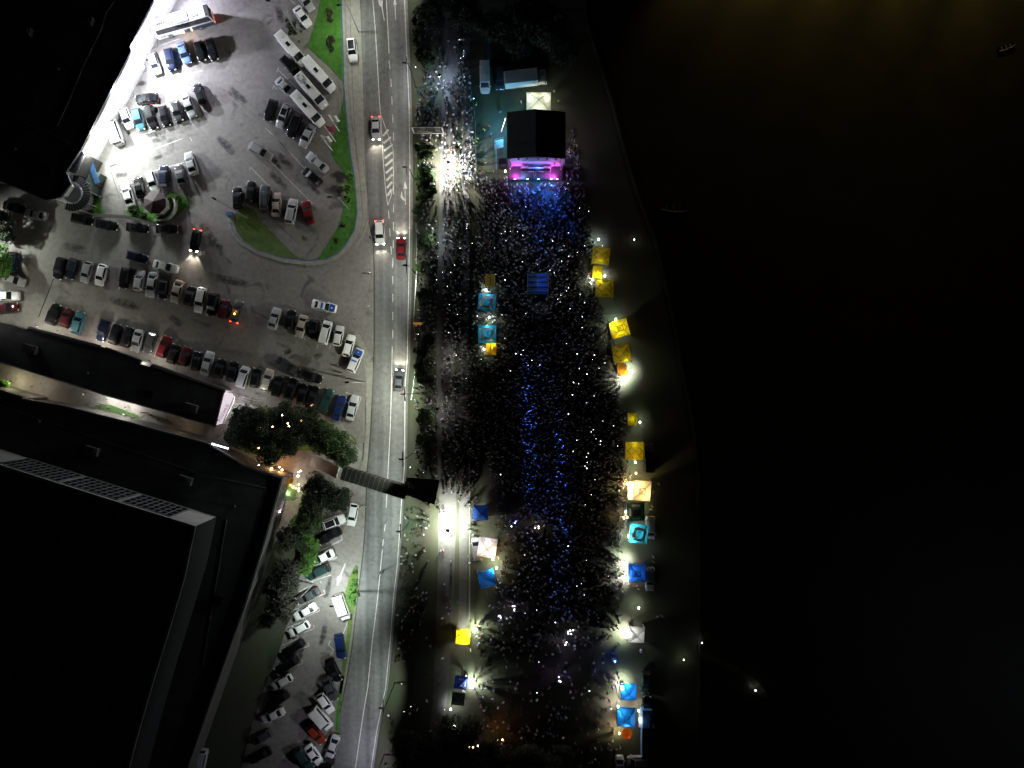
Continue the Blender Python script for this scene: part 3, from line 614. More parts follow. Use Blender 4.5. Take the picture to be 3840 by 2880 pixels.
# lettering
TXT = {}
def text_mesh(s, size, m, font_shear=0):
    k = (s, size, m.name)
    if k in TXT: return TXT[k]
    cu = bpy.data.curves.new('lettering', 'FONT'); cu.body = s; cu.size = size; cu.align_x = 'CENTER'; cu.align_y = 'CENTER'; cu.extrude = .004; cu.shear = font_shear; cu.offset = size*.012
    o = bpy.data.objects.new('tmp_text', cu); COL.objects.link(o)
    dg = bpy.context.evaluated_depsgraph_get(); me = bpy.data.meshes.new_from_object(o.evaluated_get(dg)); bpy.data.objects.remove(o)
    me.materials.clear(); me.materials.append(m); TXT[k] = me; return me
def strokes(n, size, m, seed=1):
    """a run of letter-like marks, for lettering too small to read in the photo"""
    k = ('st', n, size, m.name, seed)
    if k in TXT: return TXT[k]
    rr = random.Random(seed); b = MB(); w = size*.11
    for i in range(n):
        x = (i-(n-1)/2)*size*.72; h = size*.7
        b.box((x-size*.2,0,.004),(w,h,.008))
        if rr.random() < .7: b.box((x+size*.2,0,.004),(w,h*rr.choice((1,.5)),.008))
        for y in rr.sample((-.5,0,.5), 2): b.box((x,y*(h-w),.005),(size*.4,w,.008))
    TXT[k] = b.mesh('lettering', m); return TXT[k]
o = link('lettering', text_mesh('europa', .85, M['black']), coach); o.matrix_basis = Matrix.Translation((3.9,1.292,1.25)) @ Matrix.Rotation(R(180),4,'Z') @ Matrix.Rotation(R(90),4,'X')
mbs = [c[0] for c in CARS if c[0]['label'].startswith('white minibus, third')][0]
o = link('lettering', strokes(4, .8, M['black'], 3), mbs); o.matrix_basis = Matrix.Translation((-2.1,0,2.765)) @ Matrix.Rotation(R(180),4,'Z')
b = MB(); b.box((-2.1,.55,2.764),(1.3,.07,.012)); b.box((-2.1,-.55,2.764),(1.3,.07,.012)); b.build('roof_stripe', M['black'], mbs)
# box lorry
a_ = P(*T('J',1240,825),1.6); c_ = P(*T('J',1650,815),1.6); cc_ = (a_+c_)/2; ang = math.atan2(c_.y-a_.y, c_.x-a_.x)+R(5)
lo = thing('lorry', (cc_.x, cc_.y, 0), 'white box lorry with cab to the right behind the stage', 'lorry', 'festival vehicles', ang)
b = MB(); b.box((-1.0,0,2.15),(6.3,2.45,2.5)); b.box((-1.0,0,3.42),(6.3,2.3,.03)); b.build('cargo_box', M['white'], lo)
b = MB(); b.box((-.6,0,.72),(7.6,1.0,.25)); b.build('chassis', M['dmetal'], lo)
b = MB(); b.box((3.1,0,1.55),(1.7,2.2,1.7)); b.box((3.0,0,2.45),(1.2,2.0,.25)); b.build('cab', M['white'], lo)
b = MB(); b.box((3.96,0,1.95),(.03,1.9,.75)); b.build('windshield', M['glass'], lo)
for x in (3.0,-2.6):
    for s_ in (-1,1): b = MB(); b.cyl((x,s_*1.05,.48),.48,.28,'Y',16); b.build('wheel', M['rubber'], lo)
for s_ in (-1,1): b = MB(); b.box((3.6,s_*1.3,2.0),(.12,.2,.4)); b.build('mirror', M['dmetal'], lo)
FOOT.append((cc_.x, cc_.y, ang, 4.3, 1.5))
# ---------------------------------------------------------------- buildings
def pp(pts, z): return [tuple(P(x, y, z)[:2]) for x, y in pts]
def tri(me):
    bm_ = bmesh.new(); bm_.from_mesh(me); bmesh.ops.triangulate(bm_, faces=[f for f in bm_.faces if len(f.verts) > 4]); bm_.to_mesh(me); bm_.free()
def building(poly_px, z, label, wall, roofm, parapet=.35, edge=.45, name='building', inset=0.35):
    q = pp(poly_px, z); n = len(q)
    t = thing(name, (sum(p[0] for p in q)/n, sum(p[1] for p in q)/n, 0), label, 'building')
    o = t.location; loc = [(p[0]-o.x, p[1]-o.y) for p in q]
    ar = sum(loc[i][0]*loc[(i+1)%n][1]-loc[(i+1)%n][0]*loc[i][1] for i in range(n))
    if ar < 0: loc = loc[::-1]
    def shrink(pl, d):
        out = []
        for i in range(len(pl)):
            a, b_, c = Vector(pl[i-1]), Vector(pl[i]), Vector(pl[(i+1)%len(pl)])
            e1 = (b_-a).normalized(); e2 = (c-b_).normalized(); n1 = Vector((-e1.y,e1.x)); n2 = Vector((-e2.y,e2.x))
            m_ = n1+n2; m_ = m_/max(.35, m_.length_squared)*2*d if m_.length > 1e-3 else n1*d
            out.append(tuple(b_+m_))
        return out
    wl = shrink(loc, inset)
    b = MB(); b.walls(wl, 0, z-.02); b.build('wall', wall, t)
    b = MB(); b.prism(loc, z-.25, z, bottom=True); me = b.mesh('roof', roofm); tri(me); link('roof', me, t)
    if parapet:
        b = MB(); inn = shrink(loc, edge); m_ = len(loc)
        vs = [(p[0],p[1],z+.004) for p in loc]+[(p[0],p[1],z+parapet) for p in loc]+[(p[0],p[1],z+parapet) for p in inn]+[(p[0],p[1],z+.004) for p in inn]
        fs = []
        for i in range(m_):
            j = (i+1)%m_
            for k in range(3): fs.append((i+k*m_, j+k*m_, j+(k+1)*m_, i+(k+1)*m_))
        b.add(vs, fs); b.build('parapet', M['roofedge'] if parapet > .2 else M['roofedge'], t)
    return t, wl
nwp = [(-300,-300),(660,-170),(606,-50),(579,0),(488,178),(494,190),(398,376),(304,564),(250,645),(268,690),(231,739),(174,753),(90,717),(0,680),(-300,640)]
nw, nwl = building(nwp, 7.0, 'big dark flat-roofed building with floodlit white front at upper left', M['wallw'], M['roof'], parapet=.12, edge=.25, inset=.9)
b = MB()
pts = [P(x, y, 7.02) for x, y in ((430,0),(395,55),(380,110),(315,240),(258,380),(215,470))]
for a, c in zip(pts[:-1], pts[1:]): b.bar(a-nw.location+Vector((0,0,.04)), c-nw.location+Vector((0,0,.04)), .18, .10)
pts = [P(x, y, 7.02) for x, y in ((40,430),(130,478),(217,513),(260,540))]
for a, c in zip(pts[:-1], pts[1:]): b.bar(a-nw.location+Vector((0,0,.04)), c-nw.location+Vector((0,0,.04)), .18, .10)
b.build('roof_seam', M['roofedge'], nw)
a, c = P(490,185,7), P(304,564,7); d = (c-a); nrm = Vector((d.y,-d.x,0)).normalized(); nrm = nrm if nrm.x > 0 else -nrm
a0 = a-nrm*.86-nw.location; dd = d.normalized(); ang = math.atan2(dd.y, dd.x)
b = MB(); b.bar(a-nw.location-Vector((0,0,.35)), c-nw.location-Vector((0,0,.35)), .16, .5); b.build('fascia', M['walld'], nw)
for i in range(0):
    ctr = a0+dd*(1.6+i*(d.length-3.2)/6); ctr.z = 2.2
    b = MB(); b.box(ctr, (1.9,.06,1.7), rz=ang); b.build('window', M['glass'], nw)
# floodlights on the facade
def flood(px, py, z, power, col, aim, label, size=150):
    p = P(px, py, z); t = thing('floodlight', (p.x, p.y, z), label, 'floodlight', 'floodlights on the white front')
    ap = P(*aim); dv = (ap - p).normalized()
    m3 = dv.to_track_quat('-Z','Y').to_matrix().to_4x4()
    b = MB(); b.box((0,0,0), (.55,.4,.14), M=m3); b.build('housing', M['dmetal'], t)
    b = MB(); b.box(dv*.09, (.48,.34,.04), M=m3); b.build('lens', M['lamp'], t)
    b = MB(); b.bar(-dv.xy.to_3d()*.9, (0,0,0), .05, .05); b.build('bracket', M['dmetal'], t)
    light('flood_fill', 'POINT', p+Vector((1.1,-.6,-.9)), power*.16, col, t, .3)  # extra point light added to blow out the wall and near ground
    light('flood_beam', 'SPOT', p+dv*.2, power, col, t, .25, size, p+dv*5, .6)
NL = 1.0
flood(602,-35,6.2, 19000, (.80,.80,1), (1000,200), 'floodlight at the top edge above the coach')
flood(500,168,6.2, 27000, (.84,.86,1), (900,420), 'bluish floodlight at the bend of white front')
flood(428,330,6.0, 17500, (.90,.96,1), (800,620), 'floodlight halfway down the white front')
flood(350,490,6.0, 15500, (.93,1,.97), (750,760), 'brightest floodlight above the overexposed white van')
flood(312,556,6.0, 7500, (.93,1,.94), (650,900), 'lowest floodlight beside the small box annex')
# annex box and curved ribbed canopy
an, _ = building([(290,558),(326,576),(288,655),(250,640)], 5.5, 'small dark box annex joined to the white front', M['walld'], M['roof'], parapet=.15, edge=.2, inset=.1)
ctr = P(268,722,4.6)
t = thing('curved_canopy', (ctr.x, ctr.y, 0), 'curved dark ribbed canopy around the glass stair drum', 'canopy')
b = MB(); n = 40; r0, r1 = 2.1, 3.4; a0_, a1_ = R(-115), R(85); vs = []; fs = []
for i in range(n+1):
    a_ = a0_+(a1_-a0_)*i/n
    for r_, z_ in ((r0,4.5),(r1,4.3),(r1,4.15),(r0,4.35)): vs.append((r_*math.cos(a_), r_*math.sin(a_), z_))
for i in range(n):
    for k in range(4): fs.append((i*4+k,(i+1)*4+k,(i+1)*4+(k+1)%4,i*4+(k+1)%4))
b.add(vs, fs); b.add(vs[:4],[(0,1,2,3)]); b.build('canopy_roof', M['roof'], t)
b = MB()
for i in range(0, n+1, 2):
    a_ = a0_+(a1_-a0_)*i/n; b.bar((r0*math.cos(a_), r0*math.sin(a_), 4.56),((r1+.06)*math.cos(a_),(r1+.06)*math.sin(a_),4.36),.09,.07)
b.build('rib', M['roofedge'], t)
for i in range(0, n+1, 8):
    a_ = a0_+(a1_-a0_)*i/n; b = MB(); b.tube([((r1-.25)*math.cos(a_),(r1-.25)*math.sin(a_),0),((r1-.25)*math.cos(a_),(r1-.25)*math.sin(a_),4.3)],.08,8); b.build('post', M['metal'], t)
b = MB(); b.cyl((-.2,0,2.1),1.75,4.2,'Z',32); b.build('glass_drum', mat('frosted_glass',(.28,.31,.35),.25), t)
# small awning by the annex
p = P(349,640,2.6); t = thing('awning', (p.x,p.y,0), 'small bright blue awning beside the box annex', 'awning')
b = MB(); b.box((0,0,2.6),(1.0,5.2,.08), rz=R(18)); b.build('awning_cloth', mat('blue_cloth',(.015,.07,.18),.7), t)
b = MB()
for s_ in (-1,1): b.tube([(.3,s_*2.3,0),(.3,s_*2.3,2.56)],.04,6)
b.build('post', M['metal'], t)
p = P(352,685,1.2); t = thing('utility_box', (p.x,p.y,0), 'dark green steel container beside the curved canopy', 'container')
b = MB(); b.box((0,0,1.1),(2.0,4.2,2.2), rz=R(-25)); b.box((0,0,2.23),(1.8,4.0,.06), rz=R(-25)); b.build('container_body', mat('dull_green_steel',(.07,.10,.08),.7,var=.2), t)
b = MB(); b.box(Matrix.Rotation(R(-25),3,'Z')@Vector((1.02,0,1.0)),(.04,1.2,1.9), rz=R(-25)); b.build('door', M['dmetal'], t)
# kiosk
p = P(578,758,3); t = thing('kiosk', (p.x,p.y,0), 'small octagonal kiosk with dark red roof and curved white wall', 'building')
oc = [(2.25*math.cos(R(22.5+45*i)), 2.3*math.sin(R(22.5+45*i))) for i in range(8)]
b = MB(); b.walls([(x*.86,y*.86) for x,y in oc], 0, 2.7); b.build('wall', M['wallg'], t)
b = MB(); b.add([(x,y,2.7) for x,y in oc]+[(0,0,3.5)], [(i,(i+1)%8,8) for i in range(8)]); b.add([(x,y,2.68) for x,y in oc],[tuple(range(7,-1,-1))]); b.build('roof', mat('maroon_sheet_roof',(.028,.007,.008),.7,var=.3), t)
b = MB(); pts=[(3.0*math.cos(a_), 3.0*math.sin(a_), .5) for a_ in [R(-110+i*11) for i in range(13)]]
for a_, c_ in zip(pts[:-1],pts[1:]): b.bar(a_,c_,.3,1.0)
b.build('curved_wall', M['wallg'], t)
# low canopy in the dark yard
p = P(455,855,3)
t = thing('low_canopy', (p.x,p.y,0), 'long narrow dark canopy over a line of parked cars', 'canopy')
b = MB(); q = [P(x,y,3)-t.location for x,y in ((345,812),(470,820),(585,850),(580,838),(480,808),(350,800))]
b.prism([tuple(v[:2]) for v in q], 2.92, 3.05, bottom=True); me = b.mesh('canopy_roof', M['walld']); tri(me); link('canopy_roof', me, t)
b = MB()
for x,y in ((350,806),(430,812),(510,828),(580,844)): v = P(x,y,0)-t.location; b.tube([(v.x,v.y,0),(v.x,v.y,2.95)],.06,6)
b.build('post', M['metal'], t)
# long low building
lp = [(-200,1160),(45,1215),(100,1233),(108,1226),(160,1244),(394,1305),(396,1300),(533,1350),(527,1366),(562,1374),(575,1364),(848,1458),(838,1480),(808,1602),(640,1552),(440,1498),(220,1428),(0,1360),(-200,1300)]
lb, _ = building(lp, 5.5, 'long narrow flat dark roof between car park and restaurant alley', M['wallg'], M['roof'], parapet=.1, edge=.25, inset=.7)
b = MB()
for (x0,y0,x1,y1) in ((110,1228,380,1300),(575,1372,845,1462)):
    b.bar(P(x0,y0,5.5)-lb.location+Vector((0,0,.15)), P(x1,y1,5.5)-lb.location+Vector((0,0,.15)), .5, .12)
b.build('roof_rail', M['roofedge'], lb)
# bright shop end wall with canopy
shop = [(838,1472),(868,1476),(879,1490),(874,1512),(836,1588),(822,1590),(808,1596)]
q = pp(shop, 4.2); t = thing('shop_front', (q[3][0]-2, q[3][1], 0), 'brightly lit white shop porch at the end of long dark roof', 'shop front')
lq = [(x-t.location.x, y-t.location.y) for x, y in q]
b = MB(); b.prism(lq, 3.9, 4.15, bottom=True); me = b.mesh('porch_roof', mat('glowing_white_panel',(.75,.70,.74),.6,emit=(1,.86,.95),estr=.75)); tri(me); link('porch_roof', me, t)  # emission stands in for the light falling on the white porch
b = MB(); b.bar(Vector((*q[2],4.3))-t.location, Vector((*q[4],4.3))-t.location, .12, .3); b.build('fascia', M['white'], t)
o = link('lettering', strokes(6, .9, mat('pink_letters',(.6,.15,.25),.6), 4), t); v = (Vector((*q[3],0))+Vector((*q[4],0)))/2-t.location
dvv = Vector((*q[4],0))-Vector((*q[3],0)); o.matrix_basis = Matrix.Translation((v.x-.9,v.y+.1,4.165)) @ Matrix.Rotation(math.atan2(dvv.y,dvv.x)+math.pi,4,'Z')
for k in (1,3,5): b = MB(); b.tube([(lq[k][0]-.3,lq[k][1],0),(lq[k][0]-.3,lq[k][1],3.9)],.06,6); b.build('post', M['metal'], t)
for (x,y) in ((884,1500),(868,1545)): light('shop_glow','POINT',P(x,y,3.2), 420, (1,.93,.97), t, .3)
# ramp with railings next to it
t = thing('ramp', tuple(P(925,1500,0)), 'pale concrete ramp with dark railings beside the lit shop porch', 'ramp')
b = MB(); q = [P(x,y,.5)-t.location for x,y in ((885,1508),(975,1528),(965,1560),(870,1545))]; b.prism([tuple(v[:2]) for v in q], 0, .5); b.build('ramp_slab', M['concrete'], t)
for k in range(3):
    b = MB(); u = P(893-k*3,1478+k*9,1.2)-t.location; v = P(968-k*3,1500+k*9,1.2)-t.location; b.bar(u+Vector((0,0,.5)),v+Vector((0,0,.5)),.10,.08)
    for f in (0,.33,.66,1): w_ = u.lerp(v,f); b.tube([(w_.x,w_.y,0),(w_.x,w_.y,1.6)],.04,5)
    b.build('railing', M['dmetal'], t)
# big building, lower roof
bp = [(-300,1370),(0,1460),(90,1487),(86,1494),(240,1520),(500,1585),(781,1660),(917,1742),(1065,1789),(993,2045),(920,2280),(890,2360),(718,2850),(640,3080),(-300,3100)]
bb, bbl = building(bp, 8.0, 'huge dark flat-roofed hall filling the lower left', M['walld'], M['roof'], parapet=.3, edge=.35, inset=.5)
up = [(-300,1650),(0,1744),(420,1877),(732,1974),(690,2170),(640,2340),(575,2550),(520,2740),(420,3120),(-300,3120)]
q18 = pp(up, 17.0)
b = MB(); o = bb.location; lq = [(x-o.x, y-o.y) for x, y in q18]
b.walls(lq, 8.0, 17.0)
for k_,f_ in enumerate(b.f):
    a_ = Vector(b.v[f_[0]]); c_ = Vector(b.v[f_[1]]); b.m[k_] = 1 if abs((c_-a_).y) > abs((c_-a_).x) else 0
b.build('upper_wall', [M['wallg'], M['black']], bb)  # black slot puts the shade of the east side into its colour
b = MB(); b.prism(lq, 17.0, 17.1, bottom=False); me = b.mesh('upper_roof', M['roof']); tri(me); link('upper_roof', me, bb)
b = MB()
for a_, c_ in zip(q18[1:8], q18[2:9]): b.bar(Vector((*a_,17.3))-o, Vector((*c_,17.3))-o, .45, .45)
b.build('upper_parapet', M['wallg'], bb)
a_ = Vector((*q18[1],0)); c_ = Vector((*q18[3],0)); dv = c_-a_; ang = math.atan2(dv.y, dv.x); dn = dv.normalized(); nr = Vector((dn.y,-dn.x,0)); nr = nr if nr.y > 0 else -nr
for g in range(3):
    w0 = (-.02, .30, .61)[g]; w1 = (.28, .585, .86)[g]
    Lg = (w1-w0)*dv.length; cen = a_+dv*(w0+w1)/2 + nr*.03 - o
    b = MB(); b.box((cen.x, cen.y, 12.6), (Lg, .10, 7.2), rz=ang); wo = b.build('window', M['glass'], bb)
    b = MB(); nn = int(Lg/1.05)
    for i in range(nn+1):
        p = a_+dv*w0+dn*(i*Lg/nn)+nr*.12-o; b.box((p.x,p.y,12.6),(.09,.08,7.2), rz=ang)
    for z in (9.0,10.8,12.6,14.4,16.2): b.box((cen.x+nr.x*.1, cen.y+nr.y*.1, z), (Lg,.07,.09), rz=ang)
    b.build('window_bar', M['metal'], wo)
light('facade_fill','POINT', P(930,1640,7.5), 60, (.9,.9,1))
bpy.data.objects.remove(bpy.data.objects['facade_fill'])
# footbridge
t = thing('footbridge', tuple(P(1450,1820,0)), 'dark covered footbridge crossing the road to the promenade', 'footbridge')
o = t.location
A_, B_ = P(1293,1768,6.0), P(1530,1842,6.0)
b = MB(); b.bar(A_-o, B_-o, 2.2, .35); b.build('deck', M['walld'], t)
cov = mat('smoked_roof_sheet',(.045,.052,.042),.4,var=.3)
b = MB(); b.bar(A_-o+Vector((0,0,2.6)), B_-o+Vector((0,0,2.6)), 2.35, .08); b.build('cover', cov, t)
b = MB(); dv = (B_-A_); ang = math.atan2(dv.y, dv.x)
for i in range(15):
    p = A_+dv*(i/14)-o; b.box((p.x,p.y,8.66),(.08,2.42,.05), rz=ang)
b.build('cover_rib', M['roofedge'], t)
b = MB(); sd = Vector((-dv.y,dv.x,0)).normalized()*1.12
for s_ in (-1,1):
    b.bar(A_-o+sd*s_+Vector((0,0,1.15)), B_-o+sd*s_+Vector((0,0,1.15)), .07,.07)
    for i in range(15): p = A_+dv*(i/14)-o+sd*s_; b.tube([(p.x,p.y,6.1),(p.x,p.y,8.6)],.04,5)
b.build('railing', M['dmetal'], t)
b = MB(); q = [P(x,y,6.2)-o for x,y in ((1525,1790),(1650,1799),(1629,1892),(1505,1852))]; b.prism([tuple(v[:2]) for v in q], 6.0, 6.25, bottom=True); b.build('stair_landing', mat('dull_steel_deck',(.11,.115,.10),.8,var=.3), t)
b = MB()
for x,y in ((1400,1800),(1545,1815),(1620,1870),(1630,1805),(1520,1850),(1310,1772)): v = P(x,y,0)-o; b.tube([(v.x,v.y,0),(v.x,v.y,6.0)],.25,10)
b.build('pier', M['wallg'], t)
b = MB(); q = [P(x,y,0)-o for x,y in ((1295,1758),(1175,1722))]
b.bar((q[0].x,q[0].y,5.9),(q[1].x,q[1].y,1.2),2.2,.25); b.build('stair', M['wallg'], t)
for k in range(2):
    b = MB(); s2 = Vector((-(q[1]-q[0]).y,(q[1]-q[0]).x,0)).normalized()*(1.1 if k else -1.1)
    b.bar(Vector((q[0].x,q[0].y,7.0))+s2, Vector((q[1].x,q[1].y,2.3))+s2, .07,.07); b.build('stair_railing', M['metal'], t)
# restaurant terrace canopies (lit awnings)
def awning(px, py, w, d, rz, z, col, label, emis=0, ec=(1,1,1)):
    p = P(px, py, z); t = thing('terrace_awning', (p.x,p.y,0), label, 'awning', None, R(rz))
    b = MB(); b.add([(-w/2,-d/2,z-.25),(w/2,-d/2,z-.25),(w/2,d/2,z+.1),(-w/2,d/2,z+.1),(-w/2,-d/2,z-.31),(w/2,-d/2,z-.31),(w/2,d/2,z+.04),(-w/2,d/2,z+.04)],[(0,1,2,3),(7,6,5,4),(0,4,5,1),(1,5,6,2),(2,6,7,3),(3,7,4,0)])
    b.build('cloth', mat('awning_cloth', col, .8, transl=.5), t)
    b = MB()
    for x in (-w/2+.1,w/2-.1): b.tube([(x,-d/2+.1,0),(x,-d/2+.1,z-.3)],.04,6)
    b.build('post', M['metal'], t)
    return t
awning(1082,1850,3.0,2.6,-18,2.8,(.45,.60,.38),'pale green square terrace awning beside the dark hall')
awning(1058,1858,1.2,3.0,-18,2.9,(.7,.7,.68),'white narrow awning against the hall wall')
awning(1052,1893,1.0,2.0,-18,2.9,(.6,.6,.66),'small white awning below the green terrace awning')
awning(1075,1805,2.3,2.2,-18,2.8,(.65,.42,.12),'amber lit terrace parasol cloth at the hall corner')
for x,y,z,pw,c in ((1082,1850,2.3,420,(.8,1,.65)),(1066,1856,2.0,160,(1,1,.95)),(1078,1812,2.2,420,(1,.55,.16)),(1019,1757,2.2,330,(1,.48,.12)),(1058,1762,2.0,130,(1,.4,.1)),(1118,1785,2.0,60,(.6,.4,1)),(1100,1830,2.0,110,(1,.65,.3)),(1048,1918,2.5,130,(1,.5,.6)),(1027,1950,3.0,420,(.86,.82,1)),(1015,1990,3,110,(.9,.85,1)),(990,1602,2.0,40,(1,.6,.3)),(1125,1580,2.0,60,(1,.6,.35))):
    p = P(x,y,z); t = thing('terrace_lamp', (p.x,p.y,0), {1082:'greenish lamp under pale awning',1066:'white lamp by the hall wall',1078:'brightest amber lamp at hall corner',1019:'orange lamp at upper edge of hall roof',1058:'small orange lamp among terrace tables',1118:'violet lamp near the footbridge stair',1100:'amber lamp beside green awning',1048:'pink lamp low by hall wall',1027:'violet-white wall lamp lighting the passage',1015:'faint wall lamp at end of passage',990:'tiny warm lamp under left tree',1125:'small reddish lamp inside the tree cluster'}[x], 'lamp', 'terrace lamps')
    b = MB(); b.tube([(0,0,0),(0,0,z-.1)],.03,6); b.build('pole', M['dmetal'], t)
    b = MB(); b.cyl((0,0,z),.13,.16,'Z',10); b.build('globe', M['lampw'] if c[2] < .5 else M['lamp'], t)
    light('lamp_glow','POINT', P(x,y,z)+Vector((0,0,.3)), pw*2, c, t, .2)
def _ord(k): return (ORD+['seventeenth from left','eighteenth from left','nineteenth from left','twentieth from left','second from right','rightmost'])[k]
for k,(x,y,m_) in enumerate(sorted([(978,1603,'lampw'),(970,1680,'lampw'),(1058,1557,'lamp'),(1079,1588,'lampw'),(1084,1598,'lamp'),(1128,1578,'lampw'),(1022,1600,'lampw'),(1012,1735,'lampw'),(1035,1768,'lamp'),(1045,1770,'lamp'),(1048,1752,'lamp'),(1120,1770,'lamp'),(1128,1766,'lamp'),(1099,1825,'lampw'),(1120,1817,'lampw'),(1121,1832,'lampw'),(1110,1832,'lampw'),(1090,1818,'lampw'),(1120,1840,'lampw'),(1062,1827,'lampw'),(1010,1722,'lampw'),(970,1745,'lamp')])):
    p = P(x,y,7.6 if y < 1700 else 2.6); b = MB(); b.cyl((0,0,0),.09,.14,'Z',8)
    tag(b.build('garden_light', M[m_], loc=p), _ord(k)+' glowing garden light among dark trees by the terrace', 'light', 'garden lights of the terrace')
# alley lights
def wall_lamp(px, py, z, power, col, label, rad=.25):
    p = P(px, py, z); t = thing('wall_lamp', (p.x,p.y,z), label, 'lamp', 'wall lamps')
    b = MB(); b.box((0,0,0),(.35,.2,.12)); b.build('housing', M['dmetal'], t)
    b = MB(); b.box((0,0,-.08),(.28,.15,.04)); b.build('lens', M['lamp'], t)
    light('lamp_glow','POINT', p-Vector((0,0,.25)), power, col, t, rad)
wall_lamp(400,1497,2.3,1000,(1,.98,.90),'lamp over the white paved strip in the alley')
wall_lamp(470,1527,2.3,800,(1,.98,.88),'lamp over right end of the green alley strip')
wall_lamp(40,1430,2.6,380,(1,.92,.55),'yellowish lamp at left end of the alley')
wall_lamp(120,1450,3.2,260,(1,.85,.65),'warm lamp in the left part of the alley')
wall_lamp(680,1600,3.0,60,(1,.7,.4),'weak warm lamp at right end of the alley')
wall_lamp(215,1240,3.6,260,(1,.86,.72),'warm lamp on north side of long roof')
wall_lamp(352,1290,3.6,1100,(1,.88,.78),'pinkish lamp near the step of long roof')
wall_lamp(560,1352,3.6,550,(1,.92,.8),'lamp at the notch of the long roof')
wall_lamp(138,1222,3.8,700,(1,.98,.8),'lamp at left corner of long roof')
wall_lamp(962,1475,3.0,170,(.85,1,.92),'greenish lamp beside the ramp')
t = thing('light_strip', tuple(P(820,1670,7.4)), 'thin bright white light strip on hall roof edge', 'light strip')
b = MB(); a_ = P(794,1664,8.4)-t.location; c_ = P(856,1682,8.4)-t.location; b.bar(a_, c_, .22, .12); b.build('tube', mat('strip_light',(1,1,1),.4,emit=(.85,.88,1),estr=7,sampling=False), t)

# ---------------------------------------------------------------- street lamps, flags, signs, fences
def street_lamp(bx, by, hgt, heads, label, power=0, col=(1,1,1), aim=None, spot=120, group='street lamps', r=.09, lampm='lamp', arm=1.6, blend=.5):
    """heads: list of (dx, dy) arm directions in metres"""
    p = P(bx, by, 0); t = thing('street_lamp', (p.x,p.y,0), label, 'street lamp', group)
    b = MB(); b.tube([(0,0,0),(0,0,.9),(0,0,hgt)],[r*1.5,r*1.1,r*.6],8); dk_ = M['dmetal'] if label.startswith('roadside') else M['metal']; b.build('pole', dk_, t)
    for dx, dy in heads:
        b = MB(); b.tube([(0,0,hgt-.4),(dx*.4,dy*.4,hgt),(dx,dy,hgt+.05)],.045,6); b.build('arm', dk_, t)
        a_ = math.atan2(dy,dx); b = MB(); b.box((dx*1.15,dy*1.15,hgt+.06),(.75,.30,.14), rz=a_); b.build('lamp_head', M['dmetal'], t)
        if power:
            b = MB(); b.box((dx*1.15,dy*1.15,hgt-.03),(.55,.22,.03), rz=a_); b.build('lens', M[lampm], t)
            lp = t.location+Vector((dx*1.15,dy*1.15,hgt-.08)); am = P(*aim) if aim else lp-Vector((0,0,1))
            if label.startswith('roadside'):
                b = MB(); b.box((dx*1.15+.32,dy*1.15,hgt-.45),(.03,2.6,.95)); b.build('added_light_blocker', M['dmetal'], t)  # plate added to block lamp light spilling east
            light('lamp_light','SPOT', lp, power, col, t, .18, spot, am, blend)
    return t
GW = (.90,1,.90)
street_lamp(925,818,12.5,[(-1.0,.5)],'tall unlit lamp post leaning over the oval lawn')
street_lamp(1116,126,11.5,[(-1.6,.25)],'tall unlit lamp post among small shrubs at top')
street_lamp(1315,791,10.5,[(-1.3,0),(1.3,0)],'double-armed unlit lamp post by the round green trees')
street_lamp(1370,1434,11.5,[(-.8,0)],'unlit lamp post on pavement below the police cars')
street_lamp(1176,2190,10,[(-.9,-.2)],'unlit lamp post between slanting parked cars')
street_lamp(1325,2217,9.5,[(-1.6,0)],'lit lamp post on thin grass median above white van',15000,(.88,1,.95),(1240,2180),150)
RW = (1,.97,.88)
street_lamp(1556,-60,11,[(-.6,0)],'roadside lamp at the top edge of photo',7892,RW,(1344,-60),124,blend=.35)
street_lamp(1561,330,11,[(-.6,0)],'roadside lamp above the road sign by the crowd',5918,RW,(1349,330),124,blend=.35)
street_lamp(1562,690,11,[(-.6,0)],'roadside lamp level with the stage front',7892,(1,.96,.86),(1350,700),124,blend=.35)
street_lamp(1561,1030,11,[(-.6,0)],'roadside lamp level with the blue mixing tent',9583,(.95,.98,.88),(1349,1030),124,blend=.35)
street_lamp(1555,1475,11,[(-.6,0)],'roadside lamp level with the parked police cars',18603,(.96,1,.84),(1343,1480),124,blend=.35)
street_lamp(1548,1700,11,[(-.6,0)],'roadside fill lamp added just above the footbridge',6200,(.92,1,.88),(1330,1700),124,blend=.35)  # added to fill the dark gap between its neighbours
street_lamp(1540,1950,11,[(-.6,0)],'roadside lamp just below the footbridge',12937,(.88,1,.90),(1328,1960),124,blend=.35)
street_lamp(1480,2560,11,[(-.6,0)],'roadside lamp near the bottom of road',6392,(.90,1,.92),(1268,2560),124,blend=.35)
street_lamp(1440,2830,11,[(-.6,0)],'roadside lamp at bottom edge of road',5479,(.85,.82,1),(1228,2840),124,blend=.35)
street_lamp(1345,120,10,[(-1.3,0)],'lamp post beside bright green verge at top',5200,(.93,1,.86),(1240,150),130)
street_lamp(-30,900,9,[(1.5,0)],'yard lamp at left photo edge',11000,(.90,1,.88),(70,960),140)
street_lamp(-30,1130,9,[(1.5,0)],'yard lamp at left edge above the maroon car',2600,(.98,1,.86),(80,1150),130)
